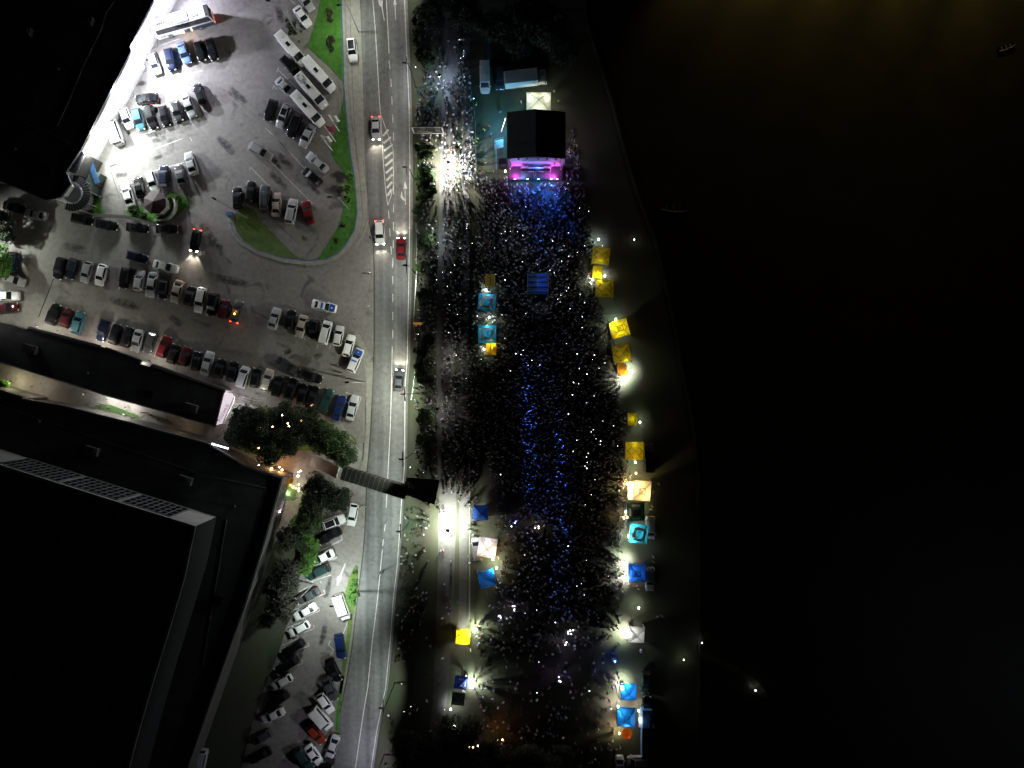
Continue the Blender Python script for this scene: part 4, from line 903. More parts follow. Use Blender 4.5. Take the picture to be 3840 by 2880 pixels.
# promenade lamps
def path_lamp(bx, by, h_, label, power, col, ring=False):
    p = P(bx,by,0); t = thing('path_lamp',(p.x,p.y,0),label,'lamp','promenade lamps')
    b = MB(); b.tube([(0,0,0),(0,0,h_)],[.08,.05],8); b.build('pole', M['metal'], t)
    b = MB(); b.cyl((0,0,h_+.05),.26,.22,'Z',14,r2=.2); b.build('lantern', M['lamp'], t)
    b = MB(); b.cyl((0,0,h_+.22),.34,.05,'Z',14); b.build('cap', M['dmetal'], t)
    py_ = by; q_ = P(bx,by,0)+Vector((0,0,h_-.15)); light('lantern_light','SPOT', q_, power*.6, col, t, .9, 152, q_-Vector((0,0,3)), 1.0); light('lantern_light','POINT', q_-Vector((0,0,.3)), power*(.04 if py_ < 1500 else .012), col, t, .3)
path_lamp(1690,640,5.2,'dazzling path lamp amid crowd left of the stage',48000,(1,.99,.90))
path_lamp(1688,1968,5.2,'dazzling path lamp on the paved promenade',42000,(.97,1,.88))
path_lamp(1712,2680,5.0,'path lamp at bottom of promenade',500,(.75,.9,1))
path_lamp(1690,1350,4.5,'faint added fill lamp on the dark promenade beside canopies',1000,(1,.96,.85))  # added to light the crowd along the promenade
path_lamp(1655,320,4.5,'faint lamp at the upper end of promenade',5000,(.55,.7,1))
path_lamp(1650,1530,4.8,'faint added fill lamp in the dark strip above footbridge landing',1300,(1,.97,.9))  # added to brighten the unlit crowd strip
path_lamp(1640,900,4.8,'faint added fill lamp in crowd strip between stage and turquoise canopies',1800,(.85,.95,1))  # bluish fill added for the west crowd
# flags
FW = (.55,.53,.52)
for k,(bs,tp,m_,lab) in enumerate([((1273,493),(1235,429),'white','white flag with dark lettering, topmost of three'),((1259,531),(1215,466),'maroon','dark red and white flag, middle of three'),((1246,565),(1204,503),'white','white flag with dark lettering, lowest of three')]):
    p = P(*bs,0); t = thing('flagpole',(p.x,p.y,0),lab+' on the verge','flag','flags beside the verge')
    h_ = 8.8; b = MB(); b.tube([(0,0,0),(0,0,h_)],[.07,.035],8); b.build('pole', M['white'], t)
    b = MB(); n = 8; vs = []; fs = []
    for i in range(n+1):
        u = i/n; vs += [(.05+1.35*u, .10*math.sin(u*7), h_-.15-.3*u),(.05+1.35*u, .12*math.sin(u*7+.7), h_-3.4-.3*u)]
    for i in range(n): fs.append((2*i,2*i+1,2*i+3,2*i+2))
    b.add(vs, fs, 0, True); fl = b.build('flag', M['white'] if m_ == 'white' else mat('maroon_cloth',(.16,.01,.03),.8), t)
    if m_ == 'white':
        o = link('lettering', strokes(3, .8, M['dmetal'], 6), t); o.matrix_basis = Matrix.Translation((.75,-.16,h_-1.9)) @ Matrix.Rotation(R(90),4,'X') @ Matrix.Rotation(R(-90),4,'Z')
# road sign board by the crowd
a_ = P(1553,498,2.2); c_ = P(1663,498,2.2)
t = thing('sign_board', ((a_.x+c_.x)/2, a_.y, 0), 'framed road sign board with pale lettering beside the road', 'sign')
w_ = c_.x-a_.x
b = MB(); b.box((0,0,3.8),(w_,.12,3.2)); b.build('panel', M['black'], t)
b = MB()
for x in (-w_/2,w_/2): b.box((x,-.02,3.8),(.22,.3,3.45))
for z in (2.15,5.45): b.box((0,-.02,z),(w_+.2,.24,.14))
b.build('frame', M['white'], t)
b = MB()
for x in (-w_*.28,w_*.28): b.tube([(x,.1,0),(x,.1,5.4)],.12,8)
b.build('post', M['metal'], t)
mp = mat('pale_letters',(.55,.60,.38),.6)
for n_, z, x, sz in ((10,2.75,-.75,.42),(7,3.35,-.95,.40),(4,4.5,-.9,.36),(4,4.5,1.9,.32),(4,3.7,1.9,.32),(4,2.95,1.9,.32)):
    o = link('lettering', strokes(n_, sz, mp, n_+int(z*10)), t); o.matrix_basis = Matrix.Translation((x,-.075,z)) @ Matrix.Rotation(R(90),4,'X')
light('sign_light','POINT',P(1570,540,1.5)+Vector((0,0,0)),60,(1,1,.85),t,.2)
# orange banner bar by the road
p = P(1566,1213,3.5); t = thing('bus_shelter',(p.x,p.y,0),'narrow orange roof of a small shelter at road edge','shelter')
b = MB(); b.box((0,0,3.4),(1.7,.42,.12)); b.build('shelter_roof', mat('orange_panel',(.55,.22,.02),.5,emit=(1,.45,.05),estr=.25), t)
b = MB()
for x in (-.7,.7): b.tube([(x,0,0),(x,0,3.35)],.05,6)
b.build('post', M['metal'], t)
# fences
def fence(pts, label, m_, step=1.9, h_=1.05, rails=(1.05,.55), grp='fences', ground=0.0):
    P3 = [P(x,y,0) for x,y in pts]; t = thing('fence', tuple(P3[0]), label, 'fence', None); o = t.location
    b = MB()
    for a_, c_ in zip(P3[:-1],P3[1:]):
        for z in rails: b.bar(a_-o+Vector((0,0,z+ground)), c_-o+Vector((0,0,z+ground)), .06,.05)
    b.build('rail', m_, t)
    pos = 0; acc = 0; cnt = 0; pb = MB(); pb.tube([(0,0,0),(0,0,h_)],.04,6); pm = pb.mesh('post', m_)
    for a_, c_ in zip(P3[:-1],P3[1:]):
        L = (c_-a_).length
        while acc <= L and cnt < 98:
            q = a_+(c_-a_)*(acc/L)-o; link('post', pm, t, loc=(q.x,q.y,ground)); acc += step; cnt += 1
        acc -= L
    return t
fence([(1283,-60),(1287,180),(1292,330),(1301,440),(1316,570),(1331,660),(1340,740),(1344,800),(1334,866),(1300,921),(1268,954),(1225,975),(1160,981),(1062,969),(964,939),(908,903),(882,873),(870,838)],'long blue railing curving round the green verge and oval lawn',M['bluemetal'],2.1,ground=.12)
fence([(868,806),(850,795),(880,806)][:2],'short blue barrier at the left tip of oval lawn',M['bluemetal'],.6)
t = thing('barrier', tuple(P(832,795,0)), 'long thin barrier pole left of the oval lawn', 'barrier')
b = MB(); b.bar(P(855,798,1)-t.location+Vector((0,0,0)), P(775,782,1)-t.location, .09,.09); b.build('boom', M['metal'], t)
b = MB(); b.box(P(866,806,0)-t.location+Vector((0,0,.55)),(1.1,.6,1.1),rz=.3); b.build('post', M['bluemetal'], t)
fence([(1562,840),(1566,1010),(1560,1090),(1553,1210),(1556,1240),(1566,1310),(1558,1400),(1545,1500)],'thin wire fence along the crowd side of road',M['metal'],2.4)
fence([(1765,330),(1780,420),(1783,480),(1786,600),(1786,660)],'metal crowd barrier left of the backstage yard',M['metal'],1.2)
fence([(1860,560),(1862,640)],'short barrier beside the stage steps',M['metal'],1.0)
fence([(1135,1965),(1100,2060)],'pale wire fence beside the hedge',M['metal'],2.0)
t = thing('stage_steps', tuple(P(1884,545,0)), 'metal steps with railings at left side of stage', 'steps')
b = MB()
for i in range(5): b.box((-1.4+i*.35,0,.15+i*.27),(.35,1.6,.06))
b.build('tread', M['metal'], t)
b = MB()
for s_ in (-.8,.8): b.bar((-1.5,s_,1.1),(.3,s_,2.3),.05,.05); b.tube([(-1.5,s_,0),(-1.5,s_,1.1)],.03,5)
b.build('railing', M['metal'], t)

# roof furniture on the dark roofs
RK = mat('dark_roof_plant', (.05,.05,.055), .8, var=.4)
def roof_kit(t, pts, z):
    for k,(x,y) in enumerate(pts):
        p = P(x,y,z)-t.location; p.z = z
        if k % 3 == 0: b = MB(); b.box(p+Vector((0,0,.5)),(2.4,1.5,1.0),rz=R(-16)); b.cyl(p+Vector((.4,0,1.06)),.5,.12,'Z',12); b.build('air_handler', RK, t)
        elif k % 3 == 1: b = MB(); b.cyl(p+Vector((0,0,.3)),.25,.6,'Z',10); b.cyl(p+Vector((0,0,.68)),.38,.12,'Z',10); b.build('roof_vent', RK, t)
        else: b = MB(); b.box(p+Vector((0,0,.15)),(1.6,1.6,.3),rz=R(-16)); b.build('skylight', M['glass'], t)
roof_kit(bb, [(150,2050),(320,2120),(480,2200),(200,2350),(420,2480),(120,2600),(300,2720)], 17.1)
roof_kit(bb, [(700,1800),(880,1900),(820,2250),(350,1690),(150,1580)], 8.0)
roof_kit(nw, [(100,120),(220,260),(120,380),(330,80),(60,560),(180,640)], 7.0)
roof_kit(lb, [(120,1310),(330,1400),(560,1480),(720,1530)], 5.5)
for t_, z_, ls in ((bb,17.12,((60,1800,20,2880),(250,1840,190,2880),(450,1900,380,2880),(600,1950,540,2400))),(bb,8.02,((0,1520,760,1780),(760,1780,1000,1830),(850,1950,760,2500)))):
    b = MB()
    for (x0_,y0_,x1_,y1_) in ls: b.bar(P(x0_,y0_,z_)-t_.location+Vector((0,0,.02)),P(x1_,y1_,z_)-t_.location+Vector((0,0,.02)),.12,.05)
    b.build('roof_seam', M['roofedge'], t_)
# ---------------------------------------------------------------- stage
SGY = lambda v: 350+v/4.424
def SP(zx, zy, z): return P(1750+zx/4.424, 350+zy/4.424, z)
st = thing('stage', tuple(SP(1140,900,0)), 'concert stage under dark gabled roof, lit magenta and blue', 'stage'); so = st.location
b = MB(); x0 = SP(700,0,1.4).x; x1 = SP(1590,0,1.4).x; y1 = SP(0,1425,1.4).y; y0 = SP(0,420,1.4).y
floorm = mat('stage_floor',(.035,.035,.04),.5,var=.3); b.box(((x0+x1)/2-so.x,(y0+y1)/2-so.y,.7),(x1-x0,y0-y1,1.4)); b.build('deck', floorm, st)
c0 = SP(905,1290,1.41); c1 = SP(1395,1408,1.41)
b = MB(); b.box(((c0.x+c1.x)/2-so.x,(c0.y+c1.y)/2-so.y,1.42),(c1.x-c0.x,c0.y-c1.y,.03)); b.build('carpet', mat('dark_carpet',(.05,.06,.07),.9), st)
# roof: ridge runs along y
rl, rr, rm = SP(668,0,7.4).x-so.x, SP(1640,0,7.4).x-so.x, SP(1148,0,8.6).x-so.x
yf, yb = SP(0,1085,7.4).y-so.y, SP(0,310,7.4).y-so.y
yfm, ybm = SP(0,1048,8.6).y-so.y, SP(0,258,8.6).y-so.y
b = MB(); tl = .12
vs = [(rl,yf,7.4),(rm,yfm,8.6),(rr,yf,7.4),(rr,yb,7.4),(rm,ybm,8.6),(rl,yb,7.4)]; vs2 = [(x,y,z-tl) for x,y,z in vs]
b.add(vs+vs2, [(0,1,4,5),(1,2,3,4),(11,10,7,6),(10,9,8,7),(0,6,7,1),(1,7,8,2),(2,8,9,3),(3,9,10,4),(4,10,11,5),(5,11,6,0)])
b.build('roof', mat('stage_roof_canvas',(.016,.017,.018),.85), st)
def truss(b, a_, c_, w=.32, n=None):
    a_ = Vector(a_); c_ = Vector(c_); d = c_-a_; L = d.length; q = d.to_track_quat('X','Z').to_matrix().to_4x4(); n = n or int(L/.5)
    cs = [q @ Vector((0,s,t)) for s,t in ((-w/2,-w/2),(w/2,-w/2),(w/2,w/2),(-w/2,w/2))]
    for c in cs: b.bar(a_+c, c_+c, .04,.04)
    for i in range(n):
        p0 = a_+d*(i/n); p1 = a_+d*((i+1)/n)
        for k in range(4): b.bar(p0+cs[k], p1+cs[(k+1)%4], .02,.02)
for (x,y) in ((rl+.4,yf+.3),(rr-.4,yf+.3),(rl+.4,yb-.3),(rr-.4,yb-.3)):
    b = MB(); truss(b,(x,y,0),(x,y,7.2)); b.build('tower', M['metal'], st)
b = MB(); truss(b,(rl+.4,yf+.05,7.05),(rr-.4,yf+.05,7.05),.4); b.build('front_truss', M['metal'], st)
b = MB(); b.box(((rl+rr)/2, yb-.5, 4.2),(rr-rl-.8,.06,5.4)); b.build('backdrop', M['black'], st)
b = MB(); 
p0 = SP(730,1160,2.4)-so; p1 = SP(1555,1150,2.4)-so
b.box(((p0.x+p1.x)/2,p0.y+.3,2.0),(p1.x-p0.x,.9,1.15), M=Matrix.Rotation(R(-35),4,'X')); b.build('riser_front', mat('pale_scrim',(.3,.25,.34),.8), st)
for i in range(4):
    xa = 905+i*124; u = (xa+60-1150)/245; p = SP(xa+60, 1262-u*u*22, 2.0)-so
    b = MB(); b.box((p.x,p.y,1.95),(1.42,.95,.10), M=Matrix.Rotation(-u*.22,4,'Z')@Matrix.Rotation(R(38),4,'X')); b.build('panel', mat('pale_panel',(.38,.32,.42),.7) if i == 0 else bpy.data.materials['pale_panel'], st)
b = MB(); p = SP(1148,1290,2.2)-so; b.box((p.x,p.y+.3,1.75),(5.6,.5,.7)); b.build('riser', M['black'], st)
for x in (800,1010,1190,1400,1500):
    p = SP(x,1418,1.45)-so; b = MB(); b.box((p.x,p.y+.1,1.58),(.4,.35,.3)); sl = b.build('stage_lamp', M['dmetal'], st)
    b = MB(); b.box((p.x,p.y-.08,1.62),(.34,.05,.26)); b.build('lens', M['magenta'] if x in (800,1500) else M['cyanl'], sl)
for x in (860,1000,1190,1330,1480):
    p = SP(x,1092,6.7)-so; b = MB(); b.cyl((p.x,p.y,6.7),.2,.45,'Z',10); sl = b.build('stage_lamp', M['dmetal'], st); b = MB(); b.cyl((p.x,p.y-.02,6.44),.17,.04,'Z',10); b.build('lens', M['cyanl'] if x in (1000,1190) else M['magenta'], sl)
MG = (1,.16,.95)
for (x,y,z,pw,c,ra) in ((820,1375,2.1,420,(1,.05,.75),.3),(1410,1350,2.2,360,(1,.05,.75),.25),(1430,1425,2.4,260,(.45,.45,1),.2),(905,1425,2.2,500,(.15,.5,1),.2),(1190,1445,1.8,260,(.05,.3,1),.2),(1420,1470,1.9,260,(.06,.32,1),.2),(800,1385,1.7,260,(1,.06,.8),.2),(1470,1395,1.7,260,(1,.06,.8),.2),(1190,1250,2.4,90,(.05,.25,1),.2),
  (840,1120,4.5,90,(.8,.1,.95),.3),(1150,1130,4.5,60,(.35,.4,1),.3),(1450,1120,4.5,90,(.8,.1,.95),.3),(1230,1030,6.9,160,(.1,.4,1),.3),(760,1040,6.6,120,(.9,.2,1),.3)):
    light('stage_glow','POINT', SP(x,y,z), pw, c, st, ra)
BL = (.03,.16,1)
for (x,y,pw) in ((1190,1430,3600),(1420,1440,5200),(905,1430,2200)): light('stage_wash','SPOT', SP(x,y,3.2), pw, (.02,.13,1), st, .2, 105, SP(x,y+60,1.0)+Vector((0,-2.5,0)), .9)
for (xa,xt,yt,ang,pw) in ((1190,2030,900,12,30000),(1000,1975,1500,3.6,260000),(1100,1990,1620,3.6,260000),(1330,2095,1620,2.6,300000),(1200,2110,1790,3.0,300000),(1000,2000,1800,3,220000),(1330,2105,2080,2.6,260000),(900,2060,1950,2.4,200000),(1250,2110,800,10,16000),(1200,2040,1300,6,30000)):
    light('stage_beam','SPOT', SP(xa,1110,6.7), pw*2.6, BL, st, .12, ang, P(xt,yt,1.5), .7)
for (xa,xt,yt,pw,an_) in ((720,1880,1250,8500,62),(1500,2090,1500,8500,36),(1150,2000,1300,6500,50)):
    light('crowd_fill_light','SPOT', SP(xa,1110,6.9), pw, (.70,.82,1), st, .2, an_, P(xt,yt,1.5), .6)  # white spots added at the stage roof to brighten the crowd
# side work light: teal wash left of stage
for (x,y,z,pw,c) in ((1888,470,3.6,1700,(.10,.55,1)),(1880,545,3.0,350,(.15,.55,1)),(1893,440,4.0,500,(.12,.6,1)),(2135,500,3.5,150,(1,.8,.8)),(2128,580,3.2,160,(.8,.7,1))):
    light('side_light','POINT',P(x,y,z),pw,c,st,.3)
b = MB(); b.bar(P(1896,443,3.2)-so,P(1880,493,1.2)-so,.10,.10); b.build('light_bar', mat('pink_tube',(1,.4,.5),.4,emit=(1,.25,.35),estr=3,sampling=False), st)
# performer and microphone
# speaker stacks
for x, y, lab in ((1884,1130,'black speaker stack left of the stage front'),(1648,1130,'black speaker stack right of the stage front')):
    zx = 595 if x == 1884 else 1690; p = SP(zx,1150,2.2); t = thing('speaker_stack',(p.x,p.y,0),lab,'speaker','speaker stacks')
    for k in range(3): b = MB(); b.box((0,0,.55+k*1.05),(1.5,1.1,1.0)); sp = b.build('speaker', M['black'], t); b = MB(); b.box((0,-.565,.55+k*1.05),(1.3,.03,.8)); b.build('grille', M['dmetal'], sp)
    b = MB(); truss(b,(1.2 if x==1884 else -1.2,0,0),(1.2 if x==1884 else -1.2,0,5.5),.3); b.build('tower', M['metal'], t)
    FOOT.append((p.x,p.y,0,1.4,1.2))
for k,(zx0,zy0,zx1,zy1) in enumerate(((1620,1060,1570,1240),(1850,1020,1790,1220),(485,1100,480,1270))):
    p = SP(zx0,zy0,2.5); t = thing('truss_tower',(p.x,p.y,0),['lattice truss just right of the stage','outer lattice truss among people right of stage','lattice truss left of the stage'][k],'truss','lighting trusses')
    q = SP(zx1,zy1,2.5); b = MB(); truss(b,(0,0,2.4),(q.x-p.x,q.y-p.y,2.4),.35); b.build('beam', M['metal'], t)
    b = MB(); b.tube([(0,0,0),(0,0,2.3)],.08,6); b.tube([(q.x-p.x,q.y-p.y,0),(q.x-p.x,q.y-p.y,2.3)],.08,6); b.build('leg', M['metal'], t)
    light('truss_light','POINT',P(0,0,0)*0+Vector((p.x,p.y-1,2.2)),45,(.6,.5,1),t,.2)

# ---------------------------------------------------------------- canopies
TENTM = {}
def cloth(col, tr=.45):
    k = (col, tr)
    if k not in TENTM: TENTM[k] = mat('canopy_cloth', col, .75, transl=tr, var=.12, scale=1.5, bump=.15, bscale=3)
    return TENTM[k]
YEL = (.75,.56,.01); TURQ = (.03,.42,.62); BLU = (.01,.09,.50); GRN = (.01,.09,.05); CRM = (.75,.66,.42); WHT = (.75,.74,.72); ORG = (.75,.16,.01)
inkk = mat('dark_ink',(.03,.025,.01),.8); inkb = mat('blue_ink',(.01,.06,.14),.8); inkw = mat('white_ink',(.7,.7,.7),.8)
def canopy(px, py, wpx, hpx, rot, col, label, deco=None, z=2.2, top=1.2, lights=(), cat='canopy', name='market_canopy', peak=True, crown=False, group='festival canopies'):
    """wpx x hpx = size in photo pixels at eave height; rot in degrees counter-clockwise"""
    f = (H-z)/H; w, h = wpx*S*f, hpx*S*f; p = P(px, py, z); t = thing(name,(p.x,p.y,0),label,cat,group,R(rot))
    hw, hh = w/2, h/2; ztop = z+top; m_ = cloth(col)
    b = MB()
    if peak:
        n = 6; sides = [((-hw,-hh),(hw,-hh)),((hw,-hh),(hw,hh)),((hw,hh),(-hw,hh)),((-hw,hh),(-hw,-hh))]
        for (a_, c_) in sides:    # slopes sag slightly towards the eave
            rows = []
            for i in range(n+1):
                u = i/n; k = 1-u; zz = z+top*(u**1.12)
                rows.append([(a_[0]*k+(c_[0]-a_[0])*k*j/4, a_[1]*k+(c_[1]-a_[1])*k*j/4, zz-(.05*math.sin(math.pi*j/4)*k)) for j in range(5)])
            vs = [v for r_ in rows for v in r_]; fs = [(i*5+j,i*5+j+1,(i+1)*5+j+1,(i+1)*5+j) for i in range(n) for j in range(4)]
            b.add(vs, fs, 0, False)
            b.add([(*a_,z),(*c_,z),(*c_,z-.28),(*a_,z-.28)],[(3,2,1,0)])
    else:
        for j in range(4):   # barrel roof of parallel bays
            xa = -hw+w*j/4; xc = xa+w/4
            for i in range(4):
                u0, u1 = i/4, (i+1)/4; z0_ = z+top*math.sin(math.pi*((j+u0)/4))*.9+.06*math.sin(math.pi*u0); z1_ = z+top*math.sin(math.pi*((j+u1)/4))*.9+.06*math.sin(math.pi*u1)
                b.add([(xa+(xc-xa)*u0,-hh,z0_),(xa+(xc-xa)*u1,-hh,z1_),(xa+(xc-xa)*u1,hh,z1_),(xa+(xc-xa)*u0,hh,z0_)],[(0,1,2,3)])
        for s_ in (-1,1): b.add([(-hw,s_*hh,z),(hw,s_*hh,z),(hw,s_*hh,z-.25),(-hw,s_*hh,z-.25)],[(3,2,1,0)])
    b.build('canopy_cloth', m_, t)
    for x in (-hw+.06,hw-.06):
        for y in (-hh+.06,hh-.06): bb_ = MB(); bb_.tube([(x,y,0),(x,y,z)],.035,6); bb_.build('leg', M['metal'], t)
    bb_ = MB()
    for (x0_,y0_,x1_,y1_) in ((-hw,-hh,hw,-hh),(hw,-hh,hw,hh),(hw,hh,-hw,hh),(-hw,hh,-hw,-hh)): bb_.bar((x0_,y0_,z-.03),(x1_,y1_,z-.03),.05,.05)
    if peak:
        for x in (-hw,hw):
            for y in (-hh,hh): bb_.bar((x,y,z+.02),(0,0,ztop+.025),.05,.04)
    bb_.build('frame', M['roofedge'], t)
    if crown:
        bb_ = MB(); s_ = hw*.30; zz = z+top*.70+.05
        for k in range(4):
            a_ = R(45+90*k); c_ = R(135+90*k); bb_.bar((s_*1.41*math.cos(a_),s_*1.41*math.sin(a_),zz),(s_*1.41*math.cos(c_),s_*1.41*math.sin(c_),zz),.10,.04)
        bb_.build('vent_seam', inkk if col not in (GRN,) else inkw, t)
    def on_slope(k, u, me, up=1, name='lettering', dz=.05):
        """k: 0 south,1 east,2 north,3 west; u: 0 eave..1 apex"""
        a_ = R(-90+90*k); dirv = Vector((math.cos(a_), math.sin(a_), 0)); hd = hh if k in (0,2) else hw
        out = dirv*hd*(1-u); pos = Vector((out.x, out.y, z+top*(u**1.12)+dz))
        sl = (Vector((0,0,ztop))-Vector((dirv.x*hd,dirv.y*hd,z))).normalized()
        yv = sl*up; zv = Vector((0,0,1)); xv = yv.cross(zv).normalized(); zv = xv.cross(yv)
        m4 = Matrix((xv,yv,zv)).transposed().to_4x4(); m4.translation = pos
        o = link(name, me, t); o.matrix_basis = m4; return o
    if deco == 'jelen':
        for k in (0,2): on_slope(k,.24,text_mesh('Jelen',min(.62,w*.2),inkk,.2))
        for k in (1,3): on_slope(k,.36,antler_mesh(),name='emblem')
    if deco == 'jelen1': on_slope(1 if rot < 500 else 1,.40,text_mesh('Jelen',.5,inkk,.2)); 
    if deco == 'elsun':
        for k in range(4):
            on_slope(k,.42,blob_mesh(),-1,'badge',.045); on_slope(k,.42,text_mesh('Elsun',.62,inkb,.2),-1,dz=.075)
    if deco == 'blob':
        for k in range(4): on_slope(k,.30,blob_mesh2(),-1,'badge',.05)
        q = MB(); q.box((0,0,ztop-.12),(hw*.72,hw*.72,.03)); q.build('crown_panel', mat('brown_panel',(.12,.06,.04),.8), t)
    if deco == 'small':
        for k in range(4): on_slope(k,.30,strokes(3,.45,inkw,k))
    if deco == 'edge':
        for k in range(4): on_slope(k,.05,strokes(7,.30,inkw,7))
    if deco == 'pepsi': on_slope(2,.25,strokes(6,.40,mat('red_ink',(.5,.02,.08),.7),5)); on_slope(0,.2,strokes(3,.45,mat('red_ink',(.6,.02,.02),.7),9))
    ca, sa = math.cos(R(rot)), math.sin(R(rot))
    for (lx, ly, lz, pw, lc) in lights:
        lz = z-.08; pw *= 2.2; wp = Vector((p.x+lx*ca-ly*sa, p.y+lx*sa+ly*ca, lz))
        bb_ = MB(); bb_.cyl((lx,ly,lz+.10),.11,.06,'Z',8); bb_.build('bulb', M['lampw'] if lc[2] < .5 else M['lamp'], t)
        light('bulb_light','POINT', wp-Vector((0,0,.05)), pw, lc, t, .15)
    bb_ = MB(); bb_.box((-hw+.35 if px > 2000 else hw-.35,0,.5),(.5,h*.8,1.0)); bb_.build('counter', M['wallg'], t)
    if (py < 1900 or 2100 < py < 2420) and name == 'market_canopy' and cat == 'canopy' and z < 2.5:
        sx = hw-.02 if px > 2000 else -hw+.02
        bb_ = MB(); n_ = 8
        for i in range(n_):
            y0_ = -hh+2*hh*i/n_; y1_ = y0_+2*hh/n_; bb_.add([(sx+.03*(i%2),y0_,.05),(sx+.03*((i+1)%2),y1_,.05),(sx+.03*((i+1)%2),y1_,z-.05),(sx+.03*(i%2),y0_,z-.05)],[(0,1,2,3)])
        bb_.build('side_wall', m_, t)  # cloth added to block stall light spilling behind the canopy
    FOOT.append((p.x,p.y,R(rot),hw+.1,hh+.1)); return t
AM = {}
def antler_mesh():
    if 'a' in AM: return AM['a']
    b = MB()
    def strip(pts, w):
        for a_, c_ in zip(pts[:-1],pts[1:]):
            a_ = Vector((*a_,0)); c_ = Vector((*c_,0)); b.bar(a_,c_,w,.01)
    for s_ in (-1,1):
        strip([(.05*s_,-.3),(.2*s_,-.1),(.45*s_,0),(.62*s_,.2),(.55*s_,.45)],.09)
        strip([(.28*s_,-.05),(.25*s_,.2)],.07); strip([(.45*s_,0),(.42*s_,.3)],.07); strip([(.6*s_,.18),(.8*s_,.3)],.07)
    b.add([(-.14,-.3,.006),(0,-.62,.006),(.14,-.3,.006),(0,-.2,.006)],[(0,1,2,3)])
    AM['a'] = b.mesh('emblem', inkk); return AM['a']
def blob_mesh():
    if 'b' in AM: return AM['b']
    b = MB(); pts = [(-1.0,-.18),(-.75,-.32),(.2,-.36),(1.05,-.26),(1.15,-.05),(.75,.12),(.2,.20),(-.1,.42),(-.55,.45),(-.85,.22)]
    b.add([(x,y,0) for x,y in pts],[tuple(range(len(pts)))]); AM['b'] = b.mesh('badge', mat('pale_badge',(.55,.62,.55),.8)); tri(AM['b']); return AM['b']
def blob_mesh2():
    if 'c' in AM: return AM['c']
    b = MB(); pts = [(-.8,-.1),(-.6,-.25),(.5,-.25),(.75,-.1),(.8,.1),(.55,.25),(.3,.18),(0,.28),(-.35,.2),(-.65,.22)]
    b.add([(x,y,0) for x,y in pts],[tuple(range(len(pts)))]); AM['c'] = b.mesh('badge', mat('tan_badge',(.35,.28,.2),.8)); tri(AM['c']); return AM['c']
WL = (.95,1,.92); WM = (1,.68,.30)
canopy(2254,959,66,64,-6,YEL,'yellow beer canopy, topmost on the river side','jelen',lights=((0,-.9,1.9,14,WL),))
canopy(2240,1021,34,46,-4,YEL,'small yellow barrel-roofed stall glowing between two yellow canopies','jelen1',peak=False,top=.4,lights=((.2,-.8,1.9,110,(1,1,.85)),))
canopy(2268,1081,68,66,0,YEL,'yellow beer canopy just below the glowing small stall','jelen',lights=((-.9,1.2,1.9,16,WL),))
canopy(2324,1232,67,65,15,YEL,'brightest yellow beer canopy, tilted, on the river side','jelen',crown=True,lights=((-.8,.7,1.8,170,WL),(0,-.6,1.8,40,WL)))
canopy(2331,1326,67,66,9,YEL,'dull olive yellow canopy below the brightest tilted one','jelen',lights=((.6,-1.2,1.9,18,WL),))
canopy(2334,1386,34,44,9,(.7,.32,.02),'small orange stall above a dazzling white lamp',None,peak=False,top=.4,lights=((.2,-.9,1.8,75,(1,.95,.8)),))
canopy(2372,1572,34,48,2,YEL,'small yellow stall standing alone with a white lamp','jelen1',peak=False,top=.4,lights=((0,0,1.8,7,WL),))
canopy(2380,1691,68,68,-1,YEL,'yellow canopy with bright upper slope above the cream one','jelen',lights=((0,1.0,1.9,26,WL),(.2,-1.0,1.8,20,WM)))
canopy(2406,1840,70,76,-5,CRM,'glowing cream canopy, brightest on the river side','',crown=True,lights=((-1.0,.5,1.8,330,(1,.78,.42)),(.8,-.7,1.8,110,(1,.78,.42))),name='market_canopy')
canopy(2370,1838,28,70,2,(.8,.75,.6),'narrow overexposed cream awning left of the cream canopy',None,peak=False,top=.2,lights=((0,.6,1.8,420,(1,.82,.5)),(-.4,-1.0,1.8,180,(1,.75,.4))))
canopy(2384,1919,65,70,1,GRN,'dark green canopy with brown centre square','blob',crown=True)
canopy(2396,2002,68,72,-6,TURQ,'turquoise canopy with ring of pale badges, river side','elsun',lights=((-1.0,1.0,1.8,160,WL),(-1.2,-1.3,1.9,120,WL)))
canopy(2389,2148,65,66,-1,BLU,'deep blue canopy beside a silver estate car','edge',crown=True,lights=((-1.0,.1,1.8,70,WL),(-1.3,-.9,1.9,60,WL)))
canopy(2388,2381,58,58,-4,WHT,'white canopy with peaked grey roof on river side','',lights=((-1.4,.1,2.0,150,(1,1,.93)),))
canopy(2358,2596,56,60,0,(.01,.20,.70),'bright azure canopy with lamp at its top edge','',lights=((-.9,.3,1.8,130,WL),(-.2,1.2,1.9,110,WL)))
canopy(2349,2690,68,70,-3,(.01,.16,.50),'azure canopy with dark seams beside red parasol','',crown=True,lights=((-.9,.9,1.8,110,WL),(.1,-1.3,1.8,80,WL)))
canopy(1838,1051,37,46,0,(.45,.33,.03),'small dull ochre stall above the left turquoise canopies','jelen1',peak=False,top=.4)
canopy(1826,1133,67,64,-5,TURQ,'dimmer turquoise canopy, upper of the pair left of crowd','elsun',lights=((0,1.1,1.9,26,(.6,.8,1)),))
canopy(1827,1253,68,67,0,TURQ,'brighter turquoise canopy, lower of the pair left of crowd','elsun',lights=((0,1.0,1.9,60,(.8,.95,1)),))
canopy(1842,1309,37,44,0,(.75,.42,.01),'small amber stall below the lower left turquoise canopy','jelen1',peak=False,top=.4,lights=((0,.8,1.8,70,(1,.9,.7)),))
canopy(1802,1923,57,56,0,(.01,.12,.62),'blue pyramid canopy with one pale slope beside promenade','')
